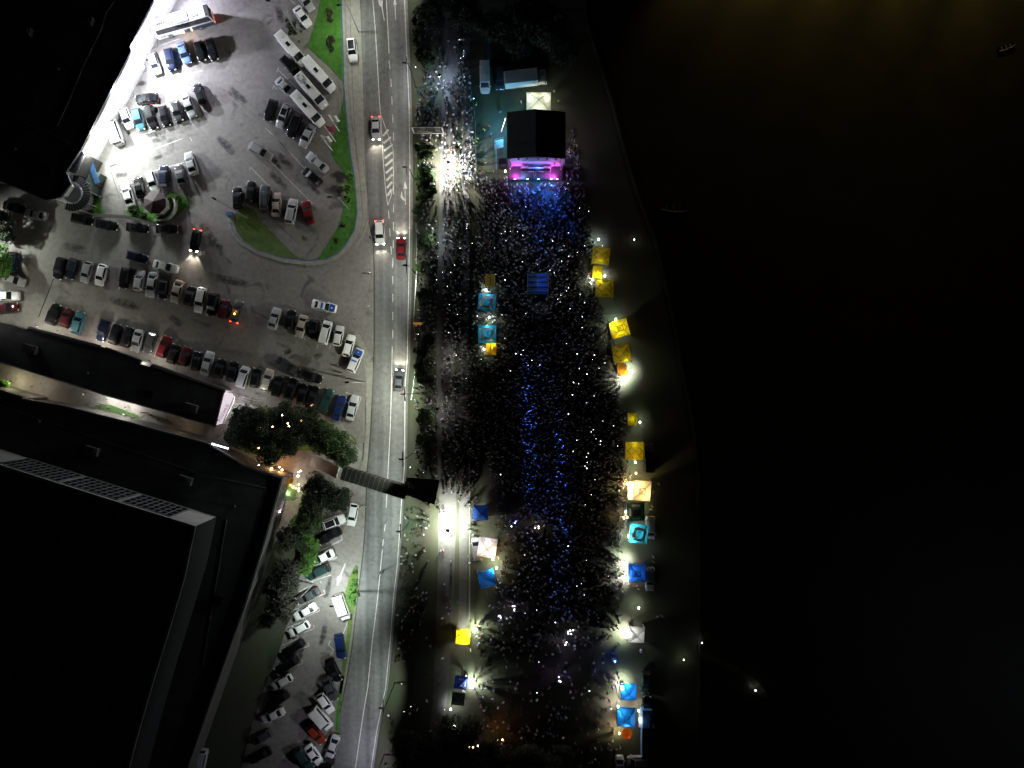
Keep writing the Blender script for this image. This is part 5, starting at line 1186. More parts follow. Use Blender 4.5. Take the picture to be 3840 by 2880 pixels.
canopy(1827,2054,70,73,-9,WHT,'white canopy lit pink and orange beside silver car','pepsi',lights=((.9,-.7,1.8,260,(1,.66,.36)),(0,1.1,1.8,50,(.4,.5,1)),(-.8,-.4,1.8,60,(1,.75,.7))))
canopy(1826,2170,64,64,14,(.01,.13,.48),'tilted blue canopy below the white lit canopy','edge',lights=((1.3,1.2,2.0,160,(1,1,.85)),))
canopy(1736,2389,54,56,-3,YEL,'glaring yellow canopy on the promenade side','jelen',lights=((.8,.6,1.8,420,(1,1,.85)),(.3,-.7,1.8,130,(1,1,.8))))
canopy(1728,2561,48,48,-8,(.01,.07,.45),'blue canopy with white logos joined to black one','small',lights=((1.6,.2,1.9,330,WL),))
canopy(1718,2622,48,46,-6,(.02,.03,.035),'black canopy directly below the blue promenade canopy','',top=.5)
canopy(2020,383,92,74,0,(.85,.86,.72),'large glowing white marquee behind the stage roof','',z=2.6,top=1.4,lights=((-1.2,.8,2.2,60,(1,1,.78)),(1.2,.8,2.2,60,(1,1,.78)),(0,-1.0,2.2,70,(1,1,.78))))
# mixing tent
p = P(2017,1063,3.0); t = thing('mixing_tent',(p.x,p.y,0),'translucent blue-lit box tent in the middle of crowd','tent'); w_ = 3.95
cl = mat('blue_light_film',(.05,.11,.30),.35,transl=.4)  # white film; the blue light on it is put into its colour
b = MB()
for i in range(4):
    ya = -w_/2+i*w_/4
    for j in range(4):
        u0,u1 = j/4,(j+1)/4; b.add([(-w_/2,ya+u0*w_/4,3+.06*math.sin(math.pi*u0)),(w_/2,ya+u0*w_/4,3+.06*math.sin(math.pi*u0)),(w_/2,ya+u1*w_/4,3+.06*math.sin(math.pi*u1)),(-w_/2,ya+u1*w_/4,3+.06*math.sin(math.pi*u1))],[(0,1,2,3)])
b.build('tent_roof', cl, t)
b = MB()
for x in (-w_/2,w_/2):
    for y in (-w_/2,w_/2): b.tube([(x,y,0),(x,y,3)],.05,6)
    b.bar((x,-w_/2,3.02),(x,w_/2,3.02),.09,.09)
for y in (-w_/2,-w_/4,0,w_/4,w_/2): b.bar((-w_/2,y,3.03),(w_/2,y,3.03),.05,.06)
b.bar((0,-w_/2,3.1),(0,w_/2,3.1),.04,.04)
b.build('frame', M['metal'], t)
b = MB(); b.box((0,.6,.9),(2.6,.9,.12)); b.box((0,.6,.42),(2.4,.7,.84)); b.build('mixing_desk', M['dmetal'], t)
light('tent_light','POINT',P(2017,1063,0)+Vector((0,0,4.6)),14,(.2,.45,1),t,.5)
FOOT.append((p.x,p.y,0,w_/2+.2,w_/2+.2))
# red hexagonal parasol
p = P(2351,2751,2.4); t = thing('parasol',(p.x,p.y,0),'red and orange hexagonal parasol glowing from below','parasol')
b = MB(); r_ = 1.12; hx = [(r_*math.cos(R(60*i)),r_*math.sin(R(60*i)),2.3) for i in range(6)]; b.add(hx+[(0,0,2.75)],[(i,(i+1)%6,6) for i in range(6)]); b.build('canopy_cloth', cloth(ORG,.6), t)
b = MB(); b.tube([(0,0,0),(0,0,2.7)],.03,6); b.build('pole', M['metal'], t); b = MB(); b.cyl((0,0,2.78),.12,.08,'Z',8); b.build('cap', M['dmetal'], t)
light('parasol_glow','POINT',P(2351,2751,0)+Vector((.1,-.1,1.9)),60,(1,.6,.25),t,.15)
# trailers on the river side
for k,(x,y,w_,d_,rz,col,lab) in enumerate([(2428,2703,1.9,3.9,0,(.05,.16,.42),'blue market trailer with bright white hatch'),(2432,2785,2.4,5.6,0,(.008,.008,.012),'black box trailer with light blue edge panels')]):
    p = P(x,y,2.2); t = thing('trailer',(p.x,p.y,0),lab,'trailer','trailers behind stalls')
    b = MB(); b.box((0,0,1.35),(w_,d_,2.1)); b.build('trailer_body', mat('trailer_panel',col,.5), t)
    b = MB(); b.box((-w_/2-.02,0,1.4),(.05,d_,1.9)); b.box((0,d_/2+.02,1.4),(w_,.05,1.9)) ; b.build('side_panel', mat('light_blue_panel',(.12,.30,.62),.5), t)
    b = MB(); 
    for s_ in (-1,1): b.cyl((s_*w_/2*.9,0,.3),.3,.2,'X',12)
    b.build('wheel', M['rubber'], t)
    if k == 0:
        b = MB(); b.box((-w_/2-.35,.1,1.95),(.7,d_*.75,.06)); b.build('hatch', M['white'], t); light('hatch_light','POINT',Vector((p.x-w_/2-.5,p.y,2.5)),60,(.9,.97,1),t,.2)
        b = MB(); b.tube([(.2,-1.2,2.42),(.5,.2,2.42),(.2,1.2,2.42)],.04,5); b.build('roof_rail', M['white'], t)
    FOOT.append((p.x,p.y,0,w_/2+.3,d_/2+.3))
# free-standing stall lamps that dazzle
def stall_lamp(px, py, power, col, label, h_=2.4, m_='lamp', size=.22):
    if label.startswith('dazzling'): size = .42; power *= 1.8
    p = P(px,py,h_); t = thing('stall_lamp',(p.x,p.y,0),label,'lamp','stall floodlights')
    b = MB(); b.tube([(0,0,0),(0,0,h_-.1)],.03,6); b.build('stand', M['dmetal'], t)
    b = MB(); b.box((0,0,h_),(size,size*1.5,.10)); b.build('lens', M[m_], t)
    q_ = p-Vector((0,0,.2)); sd_ = -1 if px > 2000 else 1; light('stall_light','SPOT',q_,power*6.5,col,t,.2,132,q_+Vector((sd_*.3,0,-2)),1.0); light('stall_beam','SPOT',q_,power*1.0,col,t,.2,100,q_+Vector((sd_*2.4,0,-2)),1.0); light('stall_light','POINT',p-Vector((0,0,.7)),power*.09,col,t,.12)
for a in [(2245,898,110,(.75,.95,1),'cold white lamp above the topmost yellow canopy'),(2268,1034,150,(1,1,.95),'white lamp between first and second yellow canopy'),(2222,1048,120,(1,1,.9),'white lamp left of the small glowing stall'),
 (2309,1197,60,(.7,.9,1),'cold lamp above the brightest yellow canopy'),(2367,1393,420,(.95,1,.98),'dazzling square lamp right of orange stall'),(2340,1424,420,(.97,1,.97),'dazzling lamp in front of orange stall'),
 (2400,1584,60,(.9,1,.95),'white lamp right of the lone yellow stall'),(2382,1734,75,(.9,.97,1),'white lamp below the yellow canopy with bright slope'),
 (1822,1088,130,(.85,1,.95),'white lamp above the dimmer turquoise canopy'),(1834,1190,150,(.95,1,1),'white lamp between the two turquoise canopies'),(1815,1310,90,(.9,1,.95),'white lamp left of the amber stall'),
 (2340,1942,110,(1,.6,.25),'warm lamp left of dark green canopy'),(2352,1940,22,(.1,1,.2),'small green lamp at corner of dark green canopy'),(2346,1920,16,(.3,.25,1),'small violet lamp left of dark green canopy'),
 (2356,2010,150,(1,.95,.85),'white lamp left of turquoise river side canopy'),(2348,2112,520,(1,1,.97),'dazzling lamp left of deep blue canopy'),(2352,2172,380,(1,1,.97),'dazzling lamp at lower left of deep blue canopy'),
 (2348,2384,520,(1,1,.92),'dazzling lamp left of white river side canopy'),(2335,2580,520,(1,.95,.88),'dazzling lamp left of azure canopy'),(2318,2650,330,(1,.90,.76),'warm white lamp between the azure canopies'),
 (2322,2750,300,(1,.66,.42),'orange-white lamp left of the red parasol'),(2395,2665,150,(1,.85,.65),'warm lamp right of lower azure canopy'),(1848,2098,150,(1,.85,.6),'warm lamp below white lit canopy'),
 (1778,2365,330,(1,1,.86),'dazzling lamp right of glaring yellow canopy'),(1768,2575,420,(.97,1,.96),'dazzling lamp right of the blue promenade canopy'),(1690,2660,150,(.9,1,1),'white lamp below the black canopy'),
 (1862,2130,180,(1,1,.82),'white lamp at corner of tilted blue canopy'),(2395,2280,70,(.9,1,.85),'weak lamp between deep blue and white canopies'),(1895,672-30,30,(1,.9,.8),'weak lamp beside the stage stack'),
 (2352,1815,260,(1,.7,.35),'warm lamp left of the cream awning'),(2385,1775,80,(1,.65,.35),'warm lamp above the cream canopy')]:
    stall_lamp(*a, m_='lampw' if a[3][2] < .5 else 'lamp')
b_ = None
p = P(2306,2480,1.5); t = thing('toy_stall',(p.x,p.y,0),'small blue-lit toy stall with balloons in lower crowd','stall','toy stalls'); b = MB(); b.box((0,0,.8),(1.2,.8,.1)); b.box((0,0,.4),(1.0,.6,.8)); b.build('table', M['dmetal'], t)
light('stall_light','POINT',P(2306,2480,2.2),170,(.03,.12,1),t,.15); b = MB(); b.cyl((0,0,1.6),.12,.2,'Z',8); b.build('bulb', M['cyanl'], t)
for (x,y,pw,c,lab) in ((1927,1964,45,(.25,.15,1),'violet glowing toy stall near blue pyramid canopy'),(1926,2285,60,(.7,.6,1),'violet-white toy stall in lower crowd'),(1870,2313,40,(.6,.5,1),'small violet stall left of another'),(2118,2417,90,(.8,.7,1),'brightest violet-white toy stall in open field'),(2140,2370,40,(.8,.7,1),'small violet-white toy stall just above the brightest'),(2097,2548,55,(.6,.4,1),'lone violet toy stall in lower field'),(1768,2833,40,(.2,.15,1),'violet glow at bottom edge by trees'),(2012,1978,60,(1,.8,.7),'pale pinkish smoke-lit stall amid crowd'),(2130,2375,20,(.8,.8,1),'tiny white toy light right of the violet ones')):
    p = P(x,y,1.6); t = thing('toy_stall',(p.x,p.y,0),lab,'stall','toy stalls'); b = MB(); b.box((0,0,.45),(.8,.5,.9)); b.build('table', M['dmetal'], t)
    for k in range(3): b = MB(); b.cyl((random.uniform(-.5,.5),random.uniform(-.5,.5),1.4+random.uniform(-.2,.4)),.10,.12,'Z',8); b.build('glow_toy', mat('violet_toy',(.6,.5,1),.4,emit=c,estr=10,sampling=False) if k == 0 else M['phone'], t)
    light('stall_light','POINT',P(x,y,2.1),pw,c,t,.1)
for k,(x,y) in enumerate([(1761,2802),(1774,2802),(1792,2797),(1829,2787),(1848,2781),(1866,2777),(1884,2774)]):
    p = P(x,y,3); t = thing('string_lamp',(p.x,p.y,0),'small warm lamp hanging in a row near bottom trees','lamp','row of warm lamps'); b = MB(); b.cyl((0,0,3),.10,.16,'Z',8); b.build('bulb', M['lampw'], t); b = MB(); b.tube([(0,0,0),(0,0,2.95)],.02,5); b.build('stake', M['dmetal'], t)
light('string_glow','POINT',P(1858,2745,2.5),110,(1,.32,.12),t,.4)
# anglers' lamps by the river and boats
for (x,y,pw,c,lab) in ((2565,2476,25,(.95,.95,.6),'angler lamp glowing on the dark riverbank'),(2834,2590,15,(.9,.88,.75),'faint lamp at the tip of the spit'),(2633,2411,6,(.8,.9,1),'tiny white lamp above the angler lamp'),(2379,898,5,(1,1,1),'tiny white lamp on dark bank right of stalls')):
    p = P(x,y,1.1); t = thing('angler_lamp',(p.x,p.y,0),lab,'lamp','riverbank lamps'); b = MB(); b.cyl((0,0,1.0),.07,.15,'Z',8); b.build('bulb', M['lamp'], t); b = MB(); b.tube([(0,0,0),(0,0,.95)],.02,5); b.build('stake', M['dmetal'], t); light('lamp_glow','POINT',P(x,y,1.3),pw,c,t,.1)
sheet('gravel_spit', [(2560,2430),(2620,2440),(2750,2490),(2850,2560),(2880,2610),(2862,2620),(2780,2530),(2650,2475),(2560,2465)], .05, M['soil'], thick=True)
def boat(x, y, L, rz, label):
    p = P(x,y,.3); t = thing('boat',(p.x,p.y,0),label,'boat','boats on the river',R(rz))
    b = MB(); st_ = [(-.5,.75),(-.3,.95),(0,1),(.25,.85),(.42,.45),(.5,.03)]; vs = []; W2 = L*.16
    for u,k in st_: vs += [(u*L,-W2*k,.5),(u*L,-W2*k*.6,.02),(u*L,W2*k*.6,.02),(u*L,W2*k,.5),(u*L,W2*k*.8,.46),(u*L,W2*k*.5,.12),(u*L,-W2*k*.5,.12),(u*L,-W2*k*.8,.46)]
    fs = [(i*8+k,(i+1)*8+k,(i+1)*8+(k+1)%8,i*8+(k+1)%8) for i in range(len(st_)-1) for k in range(8)]; b.add(vs, fs); b.add(vs[:8],[tuple(range(8))]); b.build('hull', mat('boat_paint',(.05,.05,.05),.6) if 'boat_paint' not in bpy.data.materials else bpy.data.materials['boat_paint'], t)
    for u in (-.3,-.05,.18): b = MB(); b.box((u*L,0,.42),(.3,W2*1.5,.05)); b.build('seat', M['walld'], t)
boat(2530,780,5.4,-6,'long wooden rowing boat moored off the dark bank'); boat(3775,175,3.6,20,'small pale boat alone near the upper right corner')
# far-bank lamps beyond the frame that tint the water brown
for x in (2760,3050,3340,3630,3920):
    street_lamp(x,-480,16,[(0,-1.5)],'amber quay lamp beyond the top of the photo',15000,(1,.72,.22),(x,130),72,group='quay lamps',lampm='lampw')
# ---------------------------------------------------------------- trees and shrubs
leafm = mat('leaves',(.05,.10,.02),.75,obj=True,var=.45,scale=1.1,transl=.18)
TREEM = {}
def crown_mesh(seed, n, rad, hgt, leaf, lobes=9, hollow=.55, conical=False):
    rg = np.random.default_rng(seed)
    cen = rg.normal(0,1,(lobes,3)); cen /= np.linalg.norm(cen,axis=1)[:,None]; cen *= (rg.random((lobes,1))*.35+.42)
    if conical: cen[:,:2] *= (1-(cen[:,2:3]+1)/2)*.9+.1
    lr = rg.random(lobes)*.22+.17; sc_l = rg.random((lobes,1))*.3+.85; cen *= sc_l
    k = rg.integers(0,lobes,n); d = rg.normal(0,1,(n,3)); d /= np.linalg.norm(d,axis=1)[:,None]
    rr = lr[k]*(hollow+(1-hollow)*rg.random(n))**.6; c = cen[k]+d*rr[:,None]; c += rg.normal(0,.035,(n,3))
    c[:,0]*=rad; c[:,1]*=rad; c[:,2]=(c[:,2]*.5+.5)*hgt
    u = rg.normal(0,1,(n,3)); u[:,2]*=.5; u /= np.linalg.norm(u,axis=1)[:,None]
    w_ = np.cross(u, rg.normal(0,1,(n,3))); w_ /= np.linalg.norm(w_,axis=1)[:,None]
    s = leaf*(.6+.8*rg.random(n))[:,None]; u*=s; w_*=s*.6
    v = np.stack([c-u, c-w_, c+u, c+w_],1).reshape(-1,3)
    me = bpy.data.meshes.new('crown'); me.vertices.add(n*4); me.vertices.foreach_set('co', v.ravel().astype('f'))
    me.loops.add(n*4); me.loops.foreach_set('vertex_index', np.arange(n*4,dtype='i')); me.polygons.add(n)
    me.polygons.foreach_set('loop_start', np.arange(0,n*4,4,dtype='i')); me.update(); me.validate(); me.materials.append(leafm); return me, cen, rad, hgt
def trunk_mesh(seed, cen, rad, hgt, base, r):
    rg = random.Random(seed); b = MB(); top = base+hgt*.45
    b.tube([(0,0,0),(rg.uniform(-.1,.1),rg.uniform(-.1,.1),base*.6),(0,0,top)],[r*1.4,r,r*.55],8)
    for c in cen[:7]:
        p = Vector((c[0]*rad*.8,c[1]*rad*.8,base+(c[2]*.5+.5)*hgt*.85)); q = Vector((0,0,base*.8+hgt*.1)); m_ = q.lerp(p,.5)+Vector((0,0,hgt*.04))
        b.tube([q,m_,p],[r*.5,r*.3,r*.08],5)
        for _ in range(3): e = p+Vector((rg.uniform(-1,1),rg.uniform(-1,1),rg.uniform(0,1)))*rad*.25; b.tube([m_,e],[r*.18,r*.04],4)
    return b.mesh('trunk', M['bark'])
def tree_kind(k):
    if k in TREEM: return TREEM[k]
    spec = dict(big1=(1,10000,4.8,6.5,.17,34),big2=(2,9000,4.4,6.0,.17,30),mid=(3,4500,2.8,4.2,.15,22),round=(4,3600,1.25,2.1,.12,12),bush=(5,2200,1.1,1.3,.10,10),hedge=(6,4200,1.7,1.6,.13,16),bare=(7,900,2.3,3.6,.12,9),small=(8,700,.55,.9,.09,5))[k]
    me, cen, rad, hgt = crown_mesh(spec[0], spec[1], spec[2], spec[3], spec[4], spec[5])
    base = {'big1':3.0,'big2':2.8,'mid':2.0,'round':.7,'bush':.12,'hedge':.1,'bare':1.8,'small':.05}[k]
    tm = trunk_mesh(spec[0], cen, rad, hgt, base, {'big1':.24,'big2':.22,'mid':.14,'round':.07,'bush':.04,'hedge':.05,'bare':.12,'small':.02}[k])
    TREEM[k] = (me, tm, base, hgt); return TREEM[k]
def tree(k, px, py, sc, col, label, group, cat='tree'):
    me, tm, base, hgt = tree_kind(k); p = P(px, py, (base+hgt*.5)*sc*.9)
    nm = {'bush':'bush','small':'shrub','hedge':'hedge_shrub','round':'round_tree'}.get(k,'tree')
    t = thing(nm, (p.x,p.y,0), label, cat, group, random.uniform(0,6.28)); s_ = sc*random.uniform(.95,1.05); t.scale = (s_,s_,s_)
    link('crown', me, t, loc=(0,0,base), color=col); link('trunk', tm, t)
    return t
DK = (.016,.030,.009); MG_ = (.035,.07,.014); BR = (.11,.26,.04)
for a in [('big1',950,1600,1.0,DK,'big dark tree beside the lit shop porch'),('big2',1040,1660,1.08,DK,'broad dark tree above the restaurant terrace'),('big1',1150,1600,1.0,DK,'dark tree between terrace and dim parking row'),('mid',1060,1560,1.1,DK,'smaller dark tree nearest the dim parking row'),('big2',1230,1650,.95,MG_,'green edged tree beside bare paved corner'),('mid',1290,1700,1.0,MG_,'yellow-green tree just above the footbridge stair'),('mid',915,1560,.9,DK,'tree with lit leaves next to the pale ramp'),('mid',880,1640,.8,DK,'small tree by the light strip on hall roof'),
  ('big1',1195,1850,.95,DK,'big dark tree below the footbridge stair'),('big2',1262,1872,.72,DK,'dark tree leaning over the white car'),('mid',1158,1950,1.0,MG_,'green tree beside the hedge and white pickup-like SUV'),
  ('mid',1086,2015,.98,(.02,.03,.015),'black round tree standing alone by hall passage'),('big2',1075,2150,.85,(.04,.045,.03),'dark purplish tree above the lawn'),('mid',1060,2270,1.2,(.05,.05,.035),'thin grey-brown tree beside slanting cars'),('mid',1030,2200,.9,(.04,.04,.03),'dark thin tree at hall wall')]:
    tree(*a, group='trees around the hall')
for i,(x,y) in enumerate(sorted([(1150,1880),(1140,1930),(1130,1980),(1135,2030),(1150,2060),(1165,2090),(1145,2110),(1170,2040),(1120,1955),(1155,1990),(1152,2130)], key=lambda q: q[1])):
    tree('hedge',x,y,1.0,MG_ if i%2 else BR,ORDT[i]+' leafy shrub in hedge beside the slanting parked cars','hedge beside the slanting cars','shrub')
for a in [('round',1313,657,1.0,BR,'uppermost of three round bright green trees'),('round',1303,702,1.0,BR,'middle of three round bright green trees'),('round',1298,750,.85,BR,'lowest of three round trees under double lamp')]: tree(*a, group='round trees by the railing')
tree('mid',1000,2330,.6,DK,'small dark tree above the pale lawn square','trees around the hall')
for (x,y,s_,k,l) in ((1090,95,1.0,'bush','bush at the foot of upper lamp post'),(1098,118,.9,'bush','second bush beside upper lamp post'),(1078,75,.5,'bush','small bush above the upper lamp post bushes'),(1130,118,.5,'small','tiny shrub beside white saloon'),(1122,155,.4,'small','tiny shrub above the first minibus'),(1236,48,.8,'bush','brown bush at top of the green verge'),(1238,72,.6,'bush','small brown bush on green verge'),(1240,150,.9,'bush','brown bush in middle of green verge'),(1243,182,.6,'bush','lowest brown bush on green verge'),(1285,845,.5,'bush','reddish bush on lower green verge'),(1300,815,.4,'small','little dark shrub on lower verge'),(1262,900,.5,'bush','dark shrub low on curved verge'),(1243,930,.4,'small','lowest shrub on the curved verge'),
   (632,752,.8,'bush','bush right of the red roofed kiosk'),(670,745,.8,'bush','outer bush right of the kiosk'),(500,790,1.0,'bush','bush lower left of the kiosk'),(535,806,.8,'bush','bush below the kiosk'),(600,822,.6,'bush','bush at lower right of the kiosk'),(700,730,.6,'small','shrub at tip of kiosk bed')):
    tree(k,x,y,s_,(.05,.04,.02) if 'brown' in l or 'reddish' in l else MG_,l,'shrubs in the car park beds','shrub')
for (x,y,s_,k,l) in ((10,845,1.0,'mid','dark spiky tree at left photo edge'),(30,885,.6,'mid','small tree beside left edge canopy'),(0,960,1.0,'mid','bright green tree at left photo edge'),(10,1010,.7,'mid','lower bright green tree at left photo edge'),(0,1235,.5,'mid','green tree at left corner of long roof'),(5,1450,.6,'mid','yellow-green tree at left end of alley')):
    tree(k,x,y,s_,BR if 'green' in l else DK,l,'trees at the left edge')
for i,(x,y,s_) in enumerate(sorted(((1328,2180,.6),(1326,2200,.7),(1322,2225,1.0),(1318,2245,.8),(1323,2262,.6),(1331,2150,.5),(1316,2238,1.1)), key=lambda q: q[1])):
    tree('bush',x,y,s_,BR,ORDT[i]+' low green shrub on the thin grass median','shrubs on the thin median','shrub')
for i,(x,y,s_) in enumerate(sorted(((1575,600,.8),(1580,640,1.2),(1582,690,1.2),(1572,740,.9),(1574,560,.8),(1570,780,1.0),(1574,1310,1.1),(1580,1340,.8),(1572,1385,1.1),(1580,1370,.8),(1562,165,.8),(1568,130,1.1),(1575,1000,.9),(1590,480,.8),(1540,2330,1.0),(1528,2330,.8),(1598,560,1.3),(1602,660,1.5),(1600,720,1.3),(1596,1420,1.5),(1592,1270,1.3),(1588,1120,1.3),(1592,900,1.2),(1598,220,1.5),(1590,90,1.6),(1604,1650,1.4),(1585,1560,1.3)), key=lambda q: q[1])):
    tree('round',x,y,s_*1.2,MG_,('upper' if y < 900 else 'lower')+f' dark bush, {ORDT[i if y < 900 else i-14 if i > 13 else 0]} of its half of the roadside strip','bushes along the road strip','bush')
for i,(x,y,s_) in enumerate(sorted(((1760,2740,.8),(1700,2730,.8),(1690,2790,.8),(1830,2830,.9),(1750,2860,.9),(1620,2800,.8),(1560,2830,.9),(1520,2780,.7),(1900,2850,.9),(1980,2840,.8),(2050,2870,.8),(1650,2870,.8),(2110,2830,.6)))):
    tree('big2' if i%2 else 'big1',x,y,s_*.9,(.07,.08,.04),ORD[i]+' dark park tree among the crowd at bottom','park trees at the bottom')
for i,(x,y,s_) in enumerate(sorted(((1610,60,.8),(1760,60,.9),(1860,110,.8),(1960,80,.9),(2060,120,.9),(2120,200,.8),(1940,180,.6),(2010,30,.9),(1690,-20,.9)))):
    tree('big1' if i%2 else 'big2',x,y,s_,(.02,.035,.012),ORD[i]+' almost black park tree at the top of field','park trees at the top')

# ---------------------------------------------------------------- people
def person_skel(pose):
    h = {'stand':((.22,0,1.05),(.26,.06,.80)),'up':((.28,.22,1.62),(.20,.42,1.88)),'phone':((.22,.28,1.20),(.12,.42,1.45)),'walk':((.24,.12,1.07),(.24,.30,.90))}[pose]
    st = .0 if pose != 'walk' else .22
    V = {'pel':(0,0,.94,.14,.10),'wai':(0,0,1.12,.125,.09),'che':(0,0,1.33,.16,.105),'nek':(0,.01,1.50,.055,.055),'hea':(0,.03,1.60,.085,.09),'top':(0,.02,1.70,.08,.09)}
    E = [('pel','wai'),('wai','che'),('che','nek'),('nek','hea'),('hea','top')]
    for s_, n in ((-1,'l'),(1,'r')):
        f = st*s_
        V['hip'+n] = (s_*.09,0,.88,.085,.085); V['kne'+n] = (s_*.10,f*.6+.01,.48,.06,.06); V['ank'+n] = (s_*.10,f-.03,.08,.042,.042); V['toe'+n] = (s_*.11,f+.14,.04,.035,.03)
        V['sho'+n] = (s_*.18,0,1.42,.065,.06)
        e, w_ = h if (s_ == 1 or pose == 'up') else ((.22,0,1.05),(.26,.06,.80))
        if pose == 'walk' and s_ == -1: e, w_ = (.24,-.12,1.07),(.24,-.12,.86)
        V['elb'+n] = (s_*e[0],e[1],e[2],.042,.042); V['wri'+n] = (s_*w_[0],w_[1],w_[2],.03,.03)
        d = Vector(w_)-Vector(e); d.normalize(); q = Vector(w_)+d*.10; V['han'+n] = (s_*q.x,q.y,q.z,.035,.02)
        E += [('pel','hip'+n),('hip'+n,'kne'+n),('kne'+n,'ank'+n),('ank'+n,'toe'+n),('che','sho'+n),('sho'+n,'elb'+n),('elb'+n,'wri'+n),('wri'+n,'han'+n)]
    return V, E
PM = {}
def person_mesh(pose):
    if pose in PM: return PM[pose]
    V, E = person_skel(pose); names = list(V); me = bpy.data.meshes.new('pskel'); me.from_pydata([V[n][:3] for n in names], [(names.index(a), names.index(c)) for a, c in E], [])
    o = bpy.data.objects.new('pskel', me); COL.objects.link(o); md = o.modifiers.new('s','SKIN'); md.use_smooth_shade = True
    for i, n in enumerate(names): me.skin_vertices[0].data[i].radius = V[n][3:5]; me.skin_vertices[0].data[i].use_root = (n == 'pel')
    sb = o.modifiers.new('b','SUBSURF'); sb.levels = 1
    dg = bpy.context.evaluated_depsgraph_get(); out = bpy.data.meshes.new_from_object(o.evaluated_get(dg)); bpy.data.objects.remove(o)
    for m_ in ('skin','cloth','jeans','shoe'): out.materials.append(M[m_])
    def seg(p, a, c): a=Vector(a);c=Vector(c);d=c-a;t_=max(0,min(1,(p-a).dot(d)/d.length_squared));return (p-a-d*t_).length
    mi = []
    for f in out.polygons:
        best = min(E, key=lambda e: seg(f.center, V[e[0]][:3], V[e[1]][:3])); k = best[1]
        if best in (('nek','hea'),('hea','top')) or k[:3] == 'han' or (k[:3] == 'wri'): mi.append(0)
        elif k[:3] == 'toe': mi.append(3)
        elif k[:3] in ('hip','kne','ank') or (f.center.z < .98): mi.append(2)
        else: mi.append(1)
    out.polygons.foreach_set('material_index', mi); out.name = 'person_'+pose
    # hair cap, nose and eyes kept tiny but present
    b = MB(); n = 10
    rings = [(-.10,.068,.0),(-.03,.100,.0),(.04,.098,0),(.085,.066,0),(.10,.02,0)]; vs = []; fs = []
    for z_, r_, _ in rings:
        for i in range(n): a_ = 2*math.pi*i/n; vs.append((r_*math.cos(a_)*.92, r_*math.sin(a_)*1.05-(.035 if z_ < 0 else .012), 1.665+z_))
    for i in range(len(rings)-1):
        for j in range(n):
            if i == 0 and math.sin(2*math.pi*(j+.5)/n) > .3: continue
            fs.append((i*n+j,i*n+(j+1)%n,(i+1)*n+(j+1)%n,(i+1)*n+j))
    fs.append(tuple((len(rings)-1)*n+j for j in range(n))); b.add(vs, fs, 0, True); hm = b.mesh('hair', M['hair'])
    PM[pose] = (out, hm); return PM[pose]
SHIRT = [((.62,.62,.60),'white'),((.05,.05,.055),'black'),((.02,.03,.08),'navy'),((.25,.25,.26),'grey'),((.45,.03,.03),'red'),((.05,.12,.40),'blue'),((.02,.02,.02),'black'),((.45,.36,.25),'beige'),((.04,.12,.07),'green'),((.5,.25,.3),'pink')]
HAIRC = [(.015,.01,.008),(.03,.018,.01),(.06,.035,.018),(.25,.17,.08),(.01,.01,.01)]
NPERS = 0
def person(px, py, rz, pose, shirt, label, group=None):
    global NPERS; NPERS += 1
    bm_, hm = person_mesh(pose); p = P(px, py, .9); s_ = random.uniform(.94,1.06)
    t = thing('person', (p.x,p.y,.012), label, 'person', group, R(rz)); t.scale = (s_,s_,s_)
    link('body', bm_, t, color=shirt); link('hair', hm, t, color=random.choice(HAIRC)); FOOT.append((p.x,p.y,0,.3,.3)); return t
YV = (.55,.75,.05); RED = (.6,.03,.03); WH = (.65,.65,.63); BKc = (.02,.02,.022)
